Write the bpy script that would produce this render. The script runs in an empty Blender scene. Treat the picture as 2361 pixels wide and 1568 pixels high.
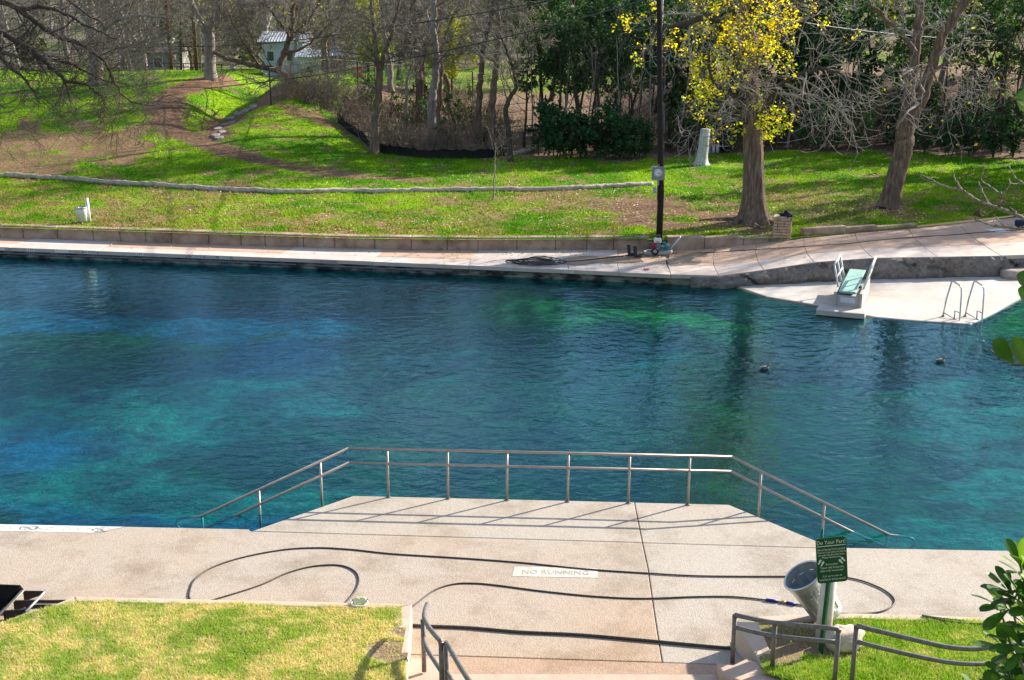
import bpy, bmesh, math, random
import numpy as np
from mathutils import Vector, Matrix

scene = bpy.context.scene
COL = scene.collection
rad = math.radians

# ------------------------------------------------------------------ camera
PITCH = rad(16.1)
CAM_H = 9.0
cam_data = bpy.data.cameras.new("camera")
cam_data.sensor_width = 36.0
cam_data.lens = 44.03
cam_data.clip_start = 0.1
cam_data.clip_end = 3000.0
cam = bpy.data.objects.new("camera", cam_data)
cam.location = (0, 0, CAM_H)
cam.rotation_euler = (math.pi / 2 - PITCH, 0, 0)
COL.objects.link(cam)
scene.camera = cam

# ------------------------------------------------------------------ sky and sun
SUN_EL = rad(26.8)
SUN_AZ = math.atan2(0.849, 0.528)          # clockwise from +Y
world = bpy.data.worlds.new("World")
scene.world = world
world.use_nodes = True
wn = world.node_tree.nodes
wl = world.node_tree.links
wn.clear()
w_out = wn.new("ShaderNodeOutputWorld")
w_bg = wn.new("ShaderNodeBackground")
w_sky = wn.new("ShaderNodeTexSky")
w_sky.sky_type = 'NISHITA'
w_sky.sun_disc = False
w_sky.sun_elevation = SUN_EL
w_sky.sun_rotation = SUN_AZ
w_sky.air_density = 1.0
w_sky.dust_density = 1.0
w_sky.ozone_density = 3.0
w_bg.inputs[1].default_value = 0.10
# thin drifting cloud over the whole sky, as the pool mirrors it
w_tc = wn.new("ShaderNodeTexCoord")
w_mp = wn.new("ShaderNodeMapping"); w_mp.inputs["Scale"].default_value = (1.0, 1.6, 3.2)
w_no = wn.new("ShaderNodeTexNoise"); w_no.inputs["Scale"].default_value = 2.6; w_no.inputs["Detail"].default_value = 7
w_no.inputs["Roughness"].default_value = 0.6; w_no.inputs["Distortion"].default_value = 0.5
w_rp = wn.new("ShaderNodeValToRGB")
w_rp.color_ramp.elements[0].position = 0.50; w_rp.color_ramp.elements[0].color = (0, 0, 0, 1)
w_rp.color_ramp.elements[1].position = 0.82; w_rp.color_ramp.elements[1].color = (0.6, 0.6, 0.6, 1)
w_mx = wn.new("ShaderNodeMix"); w_mx.data_type = 'RGBA'
w_mx.inputs[7].default_value = (15.0, 15.5, 16.5, 1)
wl.new(w_tc.outputs["Generated"], w_mp.inputs[0]); wl.new(w_mp.outputs[0], w_no.inputs["Vector"])
wl.new(w_no.outputs["Fac"], w_rp.inputs[0]); w_sp = wn.new("ShaderNodeSeparateXYZ"); w_gt = wn.new("ShaderNodeMapRange"); w_mu = wn.new("ShaderNodeMath"); w_mu.operation = 'MULTIPLY'
w_gt.inputs["From Min"].default_value = 0.05; w_gt.inputs["From Max"].default_value = 0.3      # no cloud below the horizon
wl.new(w_tc.outputs["Generated"], w_sp.inputs[0]); wl.new(w_sp.outputs["Z"], w_gt.inputs["Value"])
wl.new(w_rp.outputs[0], w_mu.inputs[0]); wl.new(w_gt.outputs[0], w_mu.inputs[1])
wl.new(w_mu.outputs[0], w_mx.inputs[0])
wl.new(w_sky.outputs[0], w_mx.inputs[6])
wl.new(w_mx.outputs[2], w_bg.inputs[0])
wl.new(w_bg.outputs[0], w_out.inputs[0])

sun_data = bpy.data.lights.new("sun", 'SUN')
sun_data.energy = 5.0
sun_data.angle = rad(0.53)
sun_data.color = (1.0, 0.93, 0.82)
sun = bpy.data.objects.new("sun", sun_data)
SUN_DIR = Vector((math.sin(SUN_AZ) * math.cos(SUN_EL), math.cos(SUN_AZ) * math.cos(SUN_EL), math.sin(SUN_EL)))
sun.rotation_euler = SUN_DIR.to_track_quat('Z', 'Y').to_euler()
sun.location = (60, 60, 60)
COL.objects.link(sun)

vs = scene.view_settings
vs.view_transform = 'Standard'
vs.look = 'None'
vs.gamma = 1.0
vs.use_curve_mapping = False
vs.exposure = 1.14

scene.render.engine = 'CYCLES'
cy = scene.cycles
cy.use_denoising = True
cy.max_bounces = 7
cy.diffuse_bounces = 2
cy.glossy_bounces = 3
cy.transmission_bounces = 3
cy.transparent_max_bounces = 8
cy.caustics_reflective = False
cy.caustics_refractive = False
cy.sample_clamp_indirect = 6.0

# ------------------------------------------------------------------ survey helpers
# The photograph was surveyed at 2361 x 1568; ray() is the sight line of a surveyed point.
FPX, CX, CY = 2888.0, 1180.5, 784.0
_c, _s = math.cos(PITCH), math.sin(PITCH)
WATER = -0.30


def ray(px, py):
    x = (px - CX) / FPX
    v = -(py - CY) / FPX
    return Vector((x, _c + v * _s, -_s + v * _c))


def at(px, py, z=0.0):
    r = ray(px, py)
    t = (z - CAM_H) / r.z
    return Vector((r.x * t, r.y * t, z))


def aty(px, py, y):
    r = ray(px, py)
    t = y / r.y
    return Vector((r.x * t, y, CAM_H + r.z * t))


# ------------------------------------------------------------------ noise
def _hash(ix, iy, seed):
    h = (ix.astype(np.int64) * 374761393 + iy.astype(np.int64) * 668265263 + seed * 974634151) & 0xFFFFFFFF
    h = ((h ^ (h >> 13)) * 1274126177) & 0xFFFFFFFF
    h = (h ^ (h >> 16)) & 0xFFFFFFFF
    return h / 4294967295.0


def vnoise(x, y, seed=0):
    x = np.asarray(x, float); y = np.asarray(y, float)
    ix = np.floor(x); iy = np.floor(y)
    fx = x - ix; fy = y - iy
    fx = fx * fx * (3 - 2 * fx); fy = fy * fy * (3 - 2 * fy)
    a = _hash(ix, iy, seed); b = _hash(ix + 1, iy, seed)
    c = _hash(ix, iy + 1, seed); d = _hash(ix + 1, iy + 1, seed)
    return (a * (1 - fx) + b * fx) * (1 - fy) + (c * (1 - fx) + d * fx) * fy


def fbm(x, y, seed=0, oct=4):
    t = 0; amp = 0.5; tot = 0
    for o in range(oct):
        t = t + amp * vnoise(np.asarray(x) * 2 ** o + 17.3 * o, np.asarray(y) * 2 ** o - 9.1 * o, seed + o)
        tot += amp; amp *= 0.5
    return t / tot


def sstep(a, b, x):
    t = np.clip((np.asarray(x, float) - a) / (b - a), 0, 1)
    return t * t * (3 - 2 * t)


# ------------------------------------------------------------------ materials
class NT:
    def __init__(self, name):
        self.m = bpy.data.materials.new(name)
        self.m.use_nodes = True
        self.t = self.m.node_tree
        self.n = self.t.nodes
        self.l = self.t.links
        self.n.clear()
        self.out = self.n.new("ShaderNodeOutputMaterial")

    def node(self, kind, **kw):
        n = self.n.new("ShaderNode" + kind)
        for k, v in kw.items():
            setattr(n, k, v)
        return n

    def link(self, a, b):
        self.l.new(a, b)

    def coord(self, which="Object", scale=None, rot=None):
        tc = self.node("TexCoord")
        o = tc.outputs[which]
        if scale is not None or rot is not None:
            mp = self.node("Mapping")
            if scale is not None:
                mp.inputs["Scale"].default_value = scale
            if rot is not None:
                mp.inputs["Rotation"].default_value = rot
            self.link(o, mp.inputs[0])
            o = mp.outputs[0]
        return o

    def noise(self, co, scale, detail=4, rough=0.55, dist=0.0):
        n = self.node("TexNoise")
        n.inputs["Scale"].default_value = scale
        n.inputs["Detail"].default_value = detail
        n.inputs["Roughness"].default_value = rough
        n.inputs["Distortion"].default_value = dist
        self.link(co, n.inputs["Vector"])
        return n.outputs["Fac"]

    def ramp(self, fac, stops, interp='LINEAR'):
        r = self.node("ValToRGB")
        r.color_ramp.interpolation = interp
        el = r.color_ramp.elements
        while len(el) < len(stops):
            el.new(0.5)
        for e, (p, c) in zip(el, stops):
            e.position = p
            e.color = (*c, 1) if len(c) == 3 else c
        self.link(fac, r.inputs[0])
        return r.outputs[0]

    def mix(self, fac, a, b, mode='MIX'):
        m = self.node("Mix", data_type='RGBA', blend_type=mode)
        for sock, v in ((m.inputs[0], fac), (m.inputs[6], a), (m.inputs[7], b)):
            if isinstance(v, (int, float)):
                sock.default_value = v
            elif isinstance(v, tuple):
                sock.default_value = (*v, 1) if len(v) == 3 else v
            else:
                self.link(v, sock)
        return m.outputs[2]

    def math(self, op, a, b=0.5):
        m = self.node("Math", operation=op)
        for s, v in ((m.inputs[0], a), (m.inputs[1], b)):
            if isinstance(v, (int, float)):
                s.default_value = v
            else:
                self.link(v, s)
        return m.outputs[0]

    def bump(self, h, strength=0.3, dist=0.02):
        b = self.node("Bump")
        b.inputs["Strength"].default_value = strength
        b.inputs["Distance"].default_value = dist
        self.link(h, b.inputs["Height"])
        return b.outputs[0]

    def principled(self, color, rough=0.8, metal=0.0, normal=None, spec=0.3):
        p = self.node("BsdfPrincipled")
        for s, v in ((p.inputs["Base Color"], color), (p.inputs["Roughness"], rough), (p.inputs["Metallic"], metal)):
            if isinstance(v, (int, float)):
                s.default_value = v
            elif isinstance(v, tuple):
                s.default_value = (*v, 1)
            else:
                self.link(v, s)
        p.inputs["Specular IOR Level"].default_value = spec
        if normal is not None:
            self.link(normal, p.inputs["Normal"])
        return p

    def done(self, shader):
        self.link(shader.outputs[0] if hasattr(shader, "outputs") else shader, self.out.inputs[0])
        return self.m


def simple_mat(name, c1, c2=None, scale=6.0, rough=0.7, metal=0.0, bump=0.0, bscale=None, spec=0.3, lo=0.35, hi=0.65, coord="Object", stretch=None):
    t = NT(name)
    co = t.coord(coord, stretch)
    c2 = c2 or tuple(v * 0.75 for v in c1)
    n = t.noise(co, scale, 6, 0.6)
    col = t.ramp(n, [(lo, c2), (hi, c1)])
    nrm = None
    if bump:
        nrm = t.bump(t.noise(co, bscale or scale * 4, 5, 0.6), bump, 0.02)
    return t.done(t.principled(col, rough, metal, nrm, spec))


def attr_leaf_mat(name, transl=0.35, rough=0.5, tint=(1, 1, 1), spec=0.25):
    """foliage: the colour of each blade or leaf is its own (colour attribute), light passes through it"""
    t = NT(name)
    a = t.node("Attribute", attribute_name="Col")
    col = t.mix(1.0, a.outputs["Color"], tint, 'MULTIPLY')
    p = t.principled(col, rough, 0.0, None, spec)
    tr = t.node("BsdfTranslucent")
    t.link(t.mix(1.0, col, (1.25, 1.2, 0.55), 'MULTIPLY'), tr.inputs[0])
    mx = t.node("MixShader")
    mx.inputs[0].default_value = transl
    t.link(p.outputs[0], mx.inputs[1])
    t.link(tr.outputs[0], mx.inputs[2])
    return t.done(mx)


# ------------------------------------------------------------------ objects
def put(o, parent=None):
    COL.objects.link(o)
    if parent is not None:
        o.parent = parent
    return o


def tag(o, label=None, cat=None, group=None, kind=None):
    if label: o["label"] = label
    if cat: o["category"] = cat
    if group: o["group"] = group
    if kind: o["kind"] = kind
    return o


def thing(name, label, cat, loc=(0, 0, 0), rotz=0.0, group=None):
    o = bpy.data.objects.new(name, None)
    o.empty_display_size = 0.2
    o.location = loc
    o.rotation_euler = (0, 0, rotz)
    put(o)
    return tag(o, label, cat, group)


def dup(root, loc, rotz=None, label=None, group=None, scale=None):
    r = root.copy()
    COL.objects.link(r)
    r.location = loc
    if rotz is not None:
        r.rotation_euler = (0, 0, rotz)
    if scale is not None:
        r.scale = (scale,) * 3 if isinstance(scale, (int, float)) else scale
    if label: r["label"] = label
    if group: r["group"] = group
    for ch in list(root.children):
        c = ch.copy(); COL.objects.link(c); c.parent = r
        for g in list(ch.children):
            d = g.copy(); COL.objects.link(d); d.parent = c
    return r


def np_mesh(name, verts, faces_list, mat=None, smooth=False, cols=None):
    """verts (N,3); faces_list: list of int arrays (M,k); cols (N,3) point colours"""
    me = bpy.data.meshes.new(name)
    verts = np.asarray(verts, np.float32)
    me.vertices.add(len(verts))
    me.vertices.foreach_set("co", verts.ravel())
    faces_list = [np.asarray(f, np.int32) for f in faces_list if len(f)]
    nl = sum(f.size for f in faces_list); nf = sum(len(f) for f in faces_list)
    me.loops.add(nl); me.polygons.add(nf)
    me.loops.foreach_set("vertex_index", np.concatenate([f.ravel() for f in faces_list]))
    sizes = np.concatenate([np.full(len(f), f.shape[1], np.int32) for f in faces_list])
    starts = np.concatenate([[0], np.cumsum(sizes)[:-1]]).astype(np.int32)
    me.polygons.foreach_set("loop_start", starts)
    if smooth:
        me.polygons.foreach_set("use_smooth", np.ones(nf, bool))
    if cols is not None:
        ca = me.color_attributes.new("Col", 'FLOAT_COLOR', 'POINT')
        rgba = np.ones((len(verts), 4), np.float32)
        rgba[:, :3] = cols
        ca.data.foreach_set("color", rgba.ravel())
    me.update(calc_edges=True)
    me.validate()
    if mat: me.materials.append(mat)
    return me


def np_obj(name, verts, faces_list, mat=None, parent=None, smooth=False, cols=None):
    return put(bpy.data.objects.new(name, np_mesh(name, verts, faces_list, mat, smooth, cols)), parent)


class MB:
    """collects shapes for ONE mesh object"""
    def __init__(self):
        self.v = []; self.f = []

    def add(self, vs, fs):
        k = len(self.v)
        self.v += [tuple(p) for p in vs]
        self.f += [tuple(i + k for i in f) for f in fs]
        return self

    def box(self, c, s, rot=None):
        hx, hy, hz = s[0] / 2, s[1] / 2, s[2] / 2
        vs = [Vector((x * hx, y * hy, z * hz)) for x in (-1, 1) for y in (-1, 1) for z in (-1, 1)]
        if rot is not None:
            vs = [rot @ p for p in vs]
        vs = [p + Vector(c) for p in vs]
        return self.add(vs, [(0, 1, 3, 2), (4, 6, 7, 5), (0, 4, 5, 1), (2, 3, 7, 6), (0, 2, 6, 4), (1, 5, 7, 3)])

    def prism(self, poly, z0, z1):
        """poly: list of (x,y) counter-clockwise; z0/z1 number or function of (x, y)"""
        n = len(poly)
        f0 = z0 if callable(z0) else (lambda x, y: z0)
        f1 = z1 if callable(z1) else (lambda x, y: z1)
        vs = [(p[0], p[1], f0(p[0], p[1])) for p in poly] + [(p[0], p[1], f1(p[0], p[1])) for p in poly]
        fs = [tuple(range(n - 1, -1, -1)), tuple(range(n, 2 * n))]
        fs += [(i, (i + 1) % n, n + (i + 1) % n, n + i) for i in range(n)]
        return self.add(vs, fs)

    def tube(self, pts, r, sides=8, caps=True):
        pts = [Vector(p) for p in pts]
        n = len(pts)
        rs = r if isinstance(r, (list, tuple)) else [r] * n
        vs = []; prev = None
        for i, p in enumerate(pts):
            t = (pts[min(i + 1, n - 1)] - pts[max(i - 1, 0)]).normalized()
            if prev is None:
                ref = Vector((0, 0, 1)) if abs(t.z) < 0.9 else Vector((1, 0, 0))
                u = t.cross(ref).normalized()
            else:
                u = (prev - t * prev.dot(t)).normalized()
            prev = u
            w = t.cross(u)
            for k in range(sides):
                a = 2 * math.pi * k / sides
                vs.append(p + (u * math.cos(a) + w * math.sin(a)) * rs[i])
        fs = [(i * sides + k, i * sides + (k + 1) % sides, (i + 1) * sides + (k + 1) % sides, (i + 1) * sides + k)
              for i in range(n - 1) for k in range(sides)]
        if caps:
            fs += [tuple(range(sides - 1, -1, -1)), tuple((n - 1) * sides + k for k in range(sides))]
        return self.add(vs, fs)

    def lathe(self, prof, c=(0, 0, 0), axis=(0, 0, 1), sides=24, cap0=False, cap1=False):
        """prof: list of (radius, height along axis)"""
        q = Vector((0, 0, 1)).rotation_difference(Vector(axis).normalized())
        c = Vector(c)
        vs = [c + q @ Vector((r * math.cos(2 * math.pi * k / sides), r * math.sin(2 * math.pi * k / sides), h))
              for r, h in prof for k in range(sides)]
        n = len(prof)
        fs = [(i * sides + k, i * sides + (k + 1) % sides, (i + 1) * sides + (k + 1) % sides, (i + 1) * sides + k)
              for i in range(n - 1) for k in range(sides)]
        if cap0: fs.append(tuple(range(sides - 1, -1, -1)))
        if cap1: fs.append(tuple((n - 1) * sides + k for k in range(sides)))
        return self.add(vs, fs)

    def ball(self, c, r, seg=12, rings=8, rot=None):
        r = (r, r, r) if isinstance(r, (int, float)) else r
        vs = []; fs = []
        for i in range(rings + 1):
            th = math.pi * i / rings
            for k in range(seg):
                a = 2 * math.pi * k / seg
                p = Vector((math.sin(th) * math.cos(a) * r[0], math.sin(th) * math.sin(a) * r[1], math.cos(th) * r[2]))
                if rot is not None: p = rot @ p
                vs.append(p + Vector(c))
        for i in range(rings):
            for k in range(seg):
                fs.append((i * seg + k, (i + 1) * seg + k, (i + 1) * seg + (k + 1) % seg, i * seg + (k + 1) % seg))
        return self.add(vs, fs)

    def build(self, name, mat, parent=None, smooth=False, bevel=0.0, origin=None, seg=2):
        me = bpy.data.meshes.new(name)
        vs = self.v
        if origin is not None:
            vs = [(p[0] - origin[0], p[1] - origin[1], p[2] - origin[2]) for p in vs]
        me.from_pydata(vs, [], self.f)
        me.validate()
        bm = bmesh.new(); bm.from_mesh(me)
        bmesh.ops.remove_doubles(bm, verts=bm.verts, dist=1e-5)
        bmesh.ops.recalc_face_normals(bm, faces=bm.faces)
        bm.to_mesh(me); bm.free()
        if mat: me.materials.append(mat)
        if smooth:
            for p in me.polygons: p.use_smooth = True
        o = put(bpy.data.objects.new(name, me), parent)
        if origin is not None:
            o.location = origin
        if bevel:
            b = o.modifiers.new("bevel", 'BEVEL')
            b.width = bevel; b.segments = seg; b.limit_method = 'ANGLE'; b.angle_limit = rad(40)
        if smooth and bevel == 0:
            pass
        return o


def smooth_path(pts, n=8):
    """Catmull-Rom through the points"""
    P = [Vector(p) for p in pts]
    P = [P[0] * 2 - P[1]] + P + [P[-1] * 2 - P[-2]]
    out = []
    for i in range(1, len(P) - 2):
        for k in range(n):
            t = k / n
            a, b, c, d = P[i - 1], P[i], P[i + 1], P[i + 2]
            out.append(0.5 * ((2 * b) + (c - a) * t + (2 * a - 5 * b + 4 * c - d) * t * t + (3 * b - a - 3 * c + d) * t ** 3))
    out.append(P[-2])
    return out


def letters(txt, size, mat, parent, name="lettering", loc=(0, 0, 0), rot=(0, 0, 0), align='CENTER', sx=1.0, thick=0.0):
    cu = bpy.data.curves.new(name, 'FONT')
    cu.body = txt; cu.size = size; cu.align_x = align; cu.align_y = 'CENTER'; cu.extrude = thick
    cu.resolution_u = 2
    tmp = bpy.data.objects.new("tmp", cu)
    COL.objects.link(tmp)
    dg = bpy.context.evaluated_depsgraph_get()
    me = bpy.data.meshes.new_from_object(tmp.evaluated_get(dg))
    bpy.data.objects.remove(tmp)
    me.name = name
    me.materials.clear(); me.materials.append(mat)
    o = put(bpy.data.objects.new(name, me), parent)
    o.location = loc; o.rotation_euler = rot; o.scale = (sx, 1, 1)
    return o
# ================================================================== the setting
rng = np.random.default_rng(7)
R = random.Random(11)

_YC = np.array([(-90, 56.1), (-18.4, 44.35), (-5.6, 42.35), (-1.27, 42.1), (2.77, 42.2), (4.9, 42.15), (9.3, 42.3),
                (10.1, 42.5), (14.4, 44.1), (19.2, 46.4), (60, 66)])


def yc(x):
    return np.interp(x, _YC[:, 0], _YC[:, 1])


def deckz(x, y=0):
    return 0.05 + 0.40 * sstep(5.5, 11, x)


def T(x, y):
    x = np.asarray(x, float); y = np.asarray(y, float)
    s = y - yc(x)
    hx = sstep(-3, -14, x)
    rx = sstep(5, 12, x)
    z = 0.44 + 0.10 * sstep(9, 14, x) + 0.012 * np.clip(s, 0, 70)
    z = z + hx * 2.7 * sstep(3, 38, s) - hx * 3.2 * sstep(76, 106, y)
    z = z + rx * 2.5 * sstep(20, 27, s)
    z = z + 0.9 * (1 - hx) * (1 - rx) * sstep(62, 100, y)
    z = z + 26 * sstep(125, 340, y)
    xd = -15.7 + 0.03 * (y - 64)
    z = z - 1.25 * sstep(61, 68, y) * sstep(90, 83, y) * np.exp(-((x - xd) / 1.7) ** 2)
    z = z + 0.55 * np.exp(-((x + 12.6) / 2.2) ** 2) * np.exp(-((y - 71) / 6.0) ** 2)
    z = z + (fbm(x * 0.35, y * 0.35, 3) - 0.5) * 0.22 * sstep(0.5, 4, s) + (fbm(x * 1.6, y * 1.6, 5) - 0.5) * 0.05 * sstep(0, 1, s)
    return z


def Tz(x, y):
    return float(T(x, y))


def hit(px, py):
    """where the sight line of a surveyed point meets the far ground"""
    r = ray(px, py)
    ts = np.linspace(41 / r.y, 420 / r.y, 4000)
    zz = CAM_H + ts * r.z
    below = np.nonzero(zz < T(ts * r.x, ts * r.y))[0]
    t = ts[below[0]] if len(below) else ts[-1]
    return Vector((r.x * t, r.y * t, Tz(r.x * t, r.y * t)))


def seg_dist(x, y, pts, widths):
    """distance to a polyline, minus the width there"""
    best = np.full(np.shape(x), 1e9)
    for (a, wa), (b, wb) in zip(zip(pts[:-1], widths[:-1]), zip(pts[1:], widths[1:])):
        dx, dy = b[0] - a[0], b[1] - a[1]
        t = np.clip(((x - a[0]) * dx + (y - a[1]) * dy) / (dx * dx + dy * dy + 1e-9), 0, 1)
        d = np.hypot(x - a[0] - t * dx, y - a[1] - t * dy) - (wa + (wb - wa) * t)
        best = np.minimum(best, d)
    return best


def in_poly(x, y, poly):
    x = np.asarray(x); y = np.asarray(y)
    c = np.zeros(x.shape, bool)
    n = len(poly)
    for i in range(n):
        x0, y0 = poly[i][0], poly[i][1]; x1, y1 = poly[(i + 1) % n][0], poly[(i + 1) % n][1]
        if y0 == y1: continue
        c ^= ((y0 > y) != (y1 > y)) & (x < (x1 - x0) * (y - y0) / (y1 - y0) + x0)
    return c


PATH = [hit(*p) for p in ((520, 178), (440, 200), (390, 222), (372, 250), (385, 285), (455, 325), (560, 360), (680, 388), (800, 405), (900, 413), (980, 416))]
PATH_W = [0.8, 0.9, 0.85, 0.9, 0.9, 0.75, 0.65, 0.55, 0.45, 0.3, 0.15]
BROWN = [hit(*p) for p in ((-60, 300), (130, 285), (330, 300), (370, 330), (330, 372), (180, 398), (-60, 404))]
DITCH = [hit(*p) for p in ((490, 322), (520, 290), (580, 250), (620, 215))]
SILT = [hit(*p) for p in ((779, 283), (800, 300), (832, 322), (872, 350), (930, 360), (1000, 366), (1070, 367), (1130, 364), (1178, 357))]
WOODS = SILT + [hit(1230, 360), hit(1330, 368), hit(1420, 372), hit(1510, 368), hit(1640, 352), hit(1840, 350), hit(2000, 352), hit(2361, 368)] + \
    [Vector((45, 60, 0)), Vector((60, 130, 0)), Vector((-5, 130, 0)), Vector((-7, 92, 0)), Vector((-9.5, 80, 0))]
MOUND = [hit(*p) for p in ((590, 246), (640, 238), (720, 250), (790, 290), (830, 325), (780, 300), (700, 268), (640, 262))]
YT = aty(1740, 503, 45.0)                    # foot of the yellow cottonwood
BARE = [(hit(1480, 490), 2.6, 1.0), (hit(1690, 500), 2.2, 1.0), (hit(1120, 495), 1.6, 0.5), (hit(760, 395), 1.3, .6), (hit(590, 500), 1.0, .4),
        (hit(1300, 470), 2.5, 0.6), (hit(520, 440), 1.2, .4), (hit(1850, 470), 2.0, .5), (hit(2050, 480), 1.6, .9), (hit(300, 505), 1.8, .5), (hit(1960, 500), 2.2, .5)]


def ground_colour(x, y):
    x = np.asarray(x, float); y = np.asarray(y, float)
    n1 = fbm(x * 0.5, y * 0.5, 21); n2 = fbm(x * 1.7, y * 1.7, 31); n3 = fbm(x * 0.16, y * 0.16, 41)
    wob = (fbm(x * 0.9, y * 0.9, 51) - 0.5)
    G1 = np.array((0.090, 0.235, 0.005)); G2 = np.array((0.215, 0.365, 0.008)); DRY = np.array((0.31, 0.27, 0.085))
    SOIL = np.array((0.25, 0.145, 0.085)); DSOIL = np.array((0.17, 0.10, 0.06)); LIT = np.array((0.24, 0.165, 0.105))
    k = sstep(0.35, 0.65, n1)[..., None]
    col = G1 * (1 - k) + G2 * k
    dry = sstep(0.52, 0.72, n2 * 0.55 + n3 * 0.45 + 0.10 * sstep(57, 44, y))[..., None]
    col = col * (1 - dry * 0.75) + DRY * dry * 0.75
    soil = np.zeros(x.shape)
    d = seg_dist(x, y, PATH, PATH_W) + wob * 1.0
    soil = np.maximum(soil, sstep(0.35, -0.15, d))
    d = seg_dist(x, y, DITCH, [0.6, 1.1, 1.5, 2.0]) + wob * 1.6
    soil = np.maximum(soil, sstep(0.5, -0.3, d))
    b = in_poly(x + wob * 3, y + wob * 8, BROWN)
    soil = np.maximum(soil, b * sstep(0.30, 0.52, n2 * 0.7 + 0.22) * 0.92)
    b = in_poly(x + wob * 2, y + wob * 3, MOUND)
    soil = np.maximum(soil, b * 0.85)
    for c, r, amt in BARE:
        dd = np.hypot((x - c.x), (y - c.y) * 0.6) / r + wob * 1.6
        soil = np.maximum(soil, amt * sstep(1.0, 0.5, dd) * sstep(0.25, 0.5, n2 + 0.1))
    soil = np.maximum(soil, 0.8 * sstep(0.62, 0.72, n2))
    sc = SOIL * (1 - sstep(0.4, 0.65, n1)[..., None]) + DSOIL * sstep(0.4, 0.65, n1)[..., None]
    col = col * (1 - soil[..., None]) + sc * soil[..., None]
    w = in_poly(x + wob * 1.5, y + wob * 3, WOODS).astype(float)
    w = np.maximum(w, sstep(118, 126, y))
    w *= 1 - 0.8 * (sstep(84, 88, y) * sstep(118, 100, y) * sstep(0.42, 0.6, n3 + .1 * n1)) - 0.0
    lc = LIT * (0.6 + 0.8 * n2[..., None])
    far = sstep(108, 125, y)[..., None]
    lc = lc * (1 - far) + (np.array((0.20, 0.175, 0.14)) * (1 - k) + np.array((0.13, 0.17, 0.05)) * k) * far
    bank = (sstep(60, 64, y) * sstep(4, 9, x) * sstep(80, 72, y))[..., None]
    lc = lc * (1 - bank) + np.array((0.085, 0.055, 0.036)) * (0.6 + .8 * n2[..., None]) * bank  # right bank: dark red-brown soil, with its deep shade put into the colour
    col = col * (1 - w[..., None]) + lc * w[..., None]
    return col, np.maximum(soil, w)


# --- far ground: one sheet from the back of the kerb wall to the hilltop
def make_terrain():
    s = np.concatenate([np.arange(-0.12, 46, 0.28), np.arange(46, 90, 0.9), np.geomspace(91, 400, 60)])
    u = np.linspace(-1, 1, 300)
    S, Uu = np.meshgrid(s, u, indexing='ij')
    half = 0.47 * (42 + S) + 9
    X = Uu * half
    Y = yc(np.clip(X, -70, 50)) * 1.0 + S
    # far rows straighten out
    k = sstep(40, 120, S)
    Y = Y * (1 - k) + (43 + S) * k
    Z = T(X, Y)
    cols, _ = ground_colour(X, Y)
    n, m = X.shape
    idx = np.arange(n * m).reshape(n, m)
    q = np.stack([idx[:-1, :-1], idx[:-1, 1:], idx[1:, 1:], idx[1:, :-1]], -1).reshape(-1, 4)
    t = NT("lawn_and_soil")
    a = t.node("Attribute", attribute_name="Col")
    co = t.coord("Object")
    f = t.ramp(t.noise(co, 7, 6, 0.7), [(0.3, (0.55, 0.55, 0.55)), (0.7, (1.35, 1.35, 1.35))])
    col = t.mix(1.0, a.outputs["Color"], f, 'MULTIPLY')
    mat = t.done(t.principled(col, 0.95, 0, t.bump(t.noise(co, 5, 6, 0.7), 0.8, 0.12), 0.1))
    V = np.stack([X.ravel(), Y.ravel(), Z.ravel()], 1)
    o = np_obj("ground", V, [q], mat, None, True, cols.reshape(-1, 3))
    tag(o, "grass lawn with bare paths rising to the wooded hill", None, None, "structure")


make_terrain()

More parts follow.
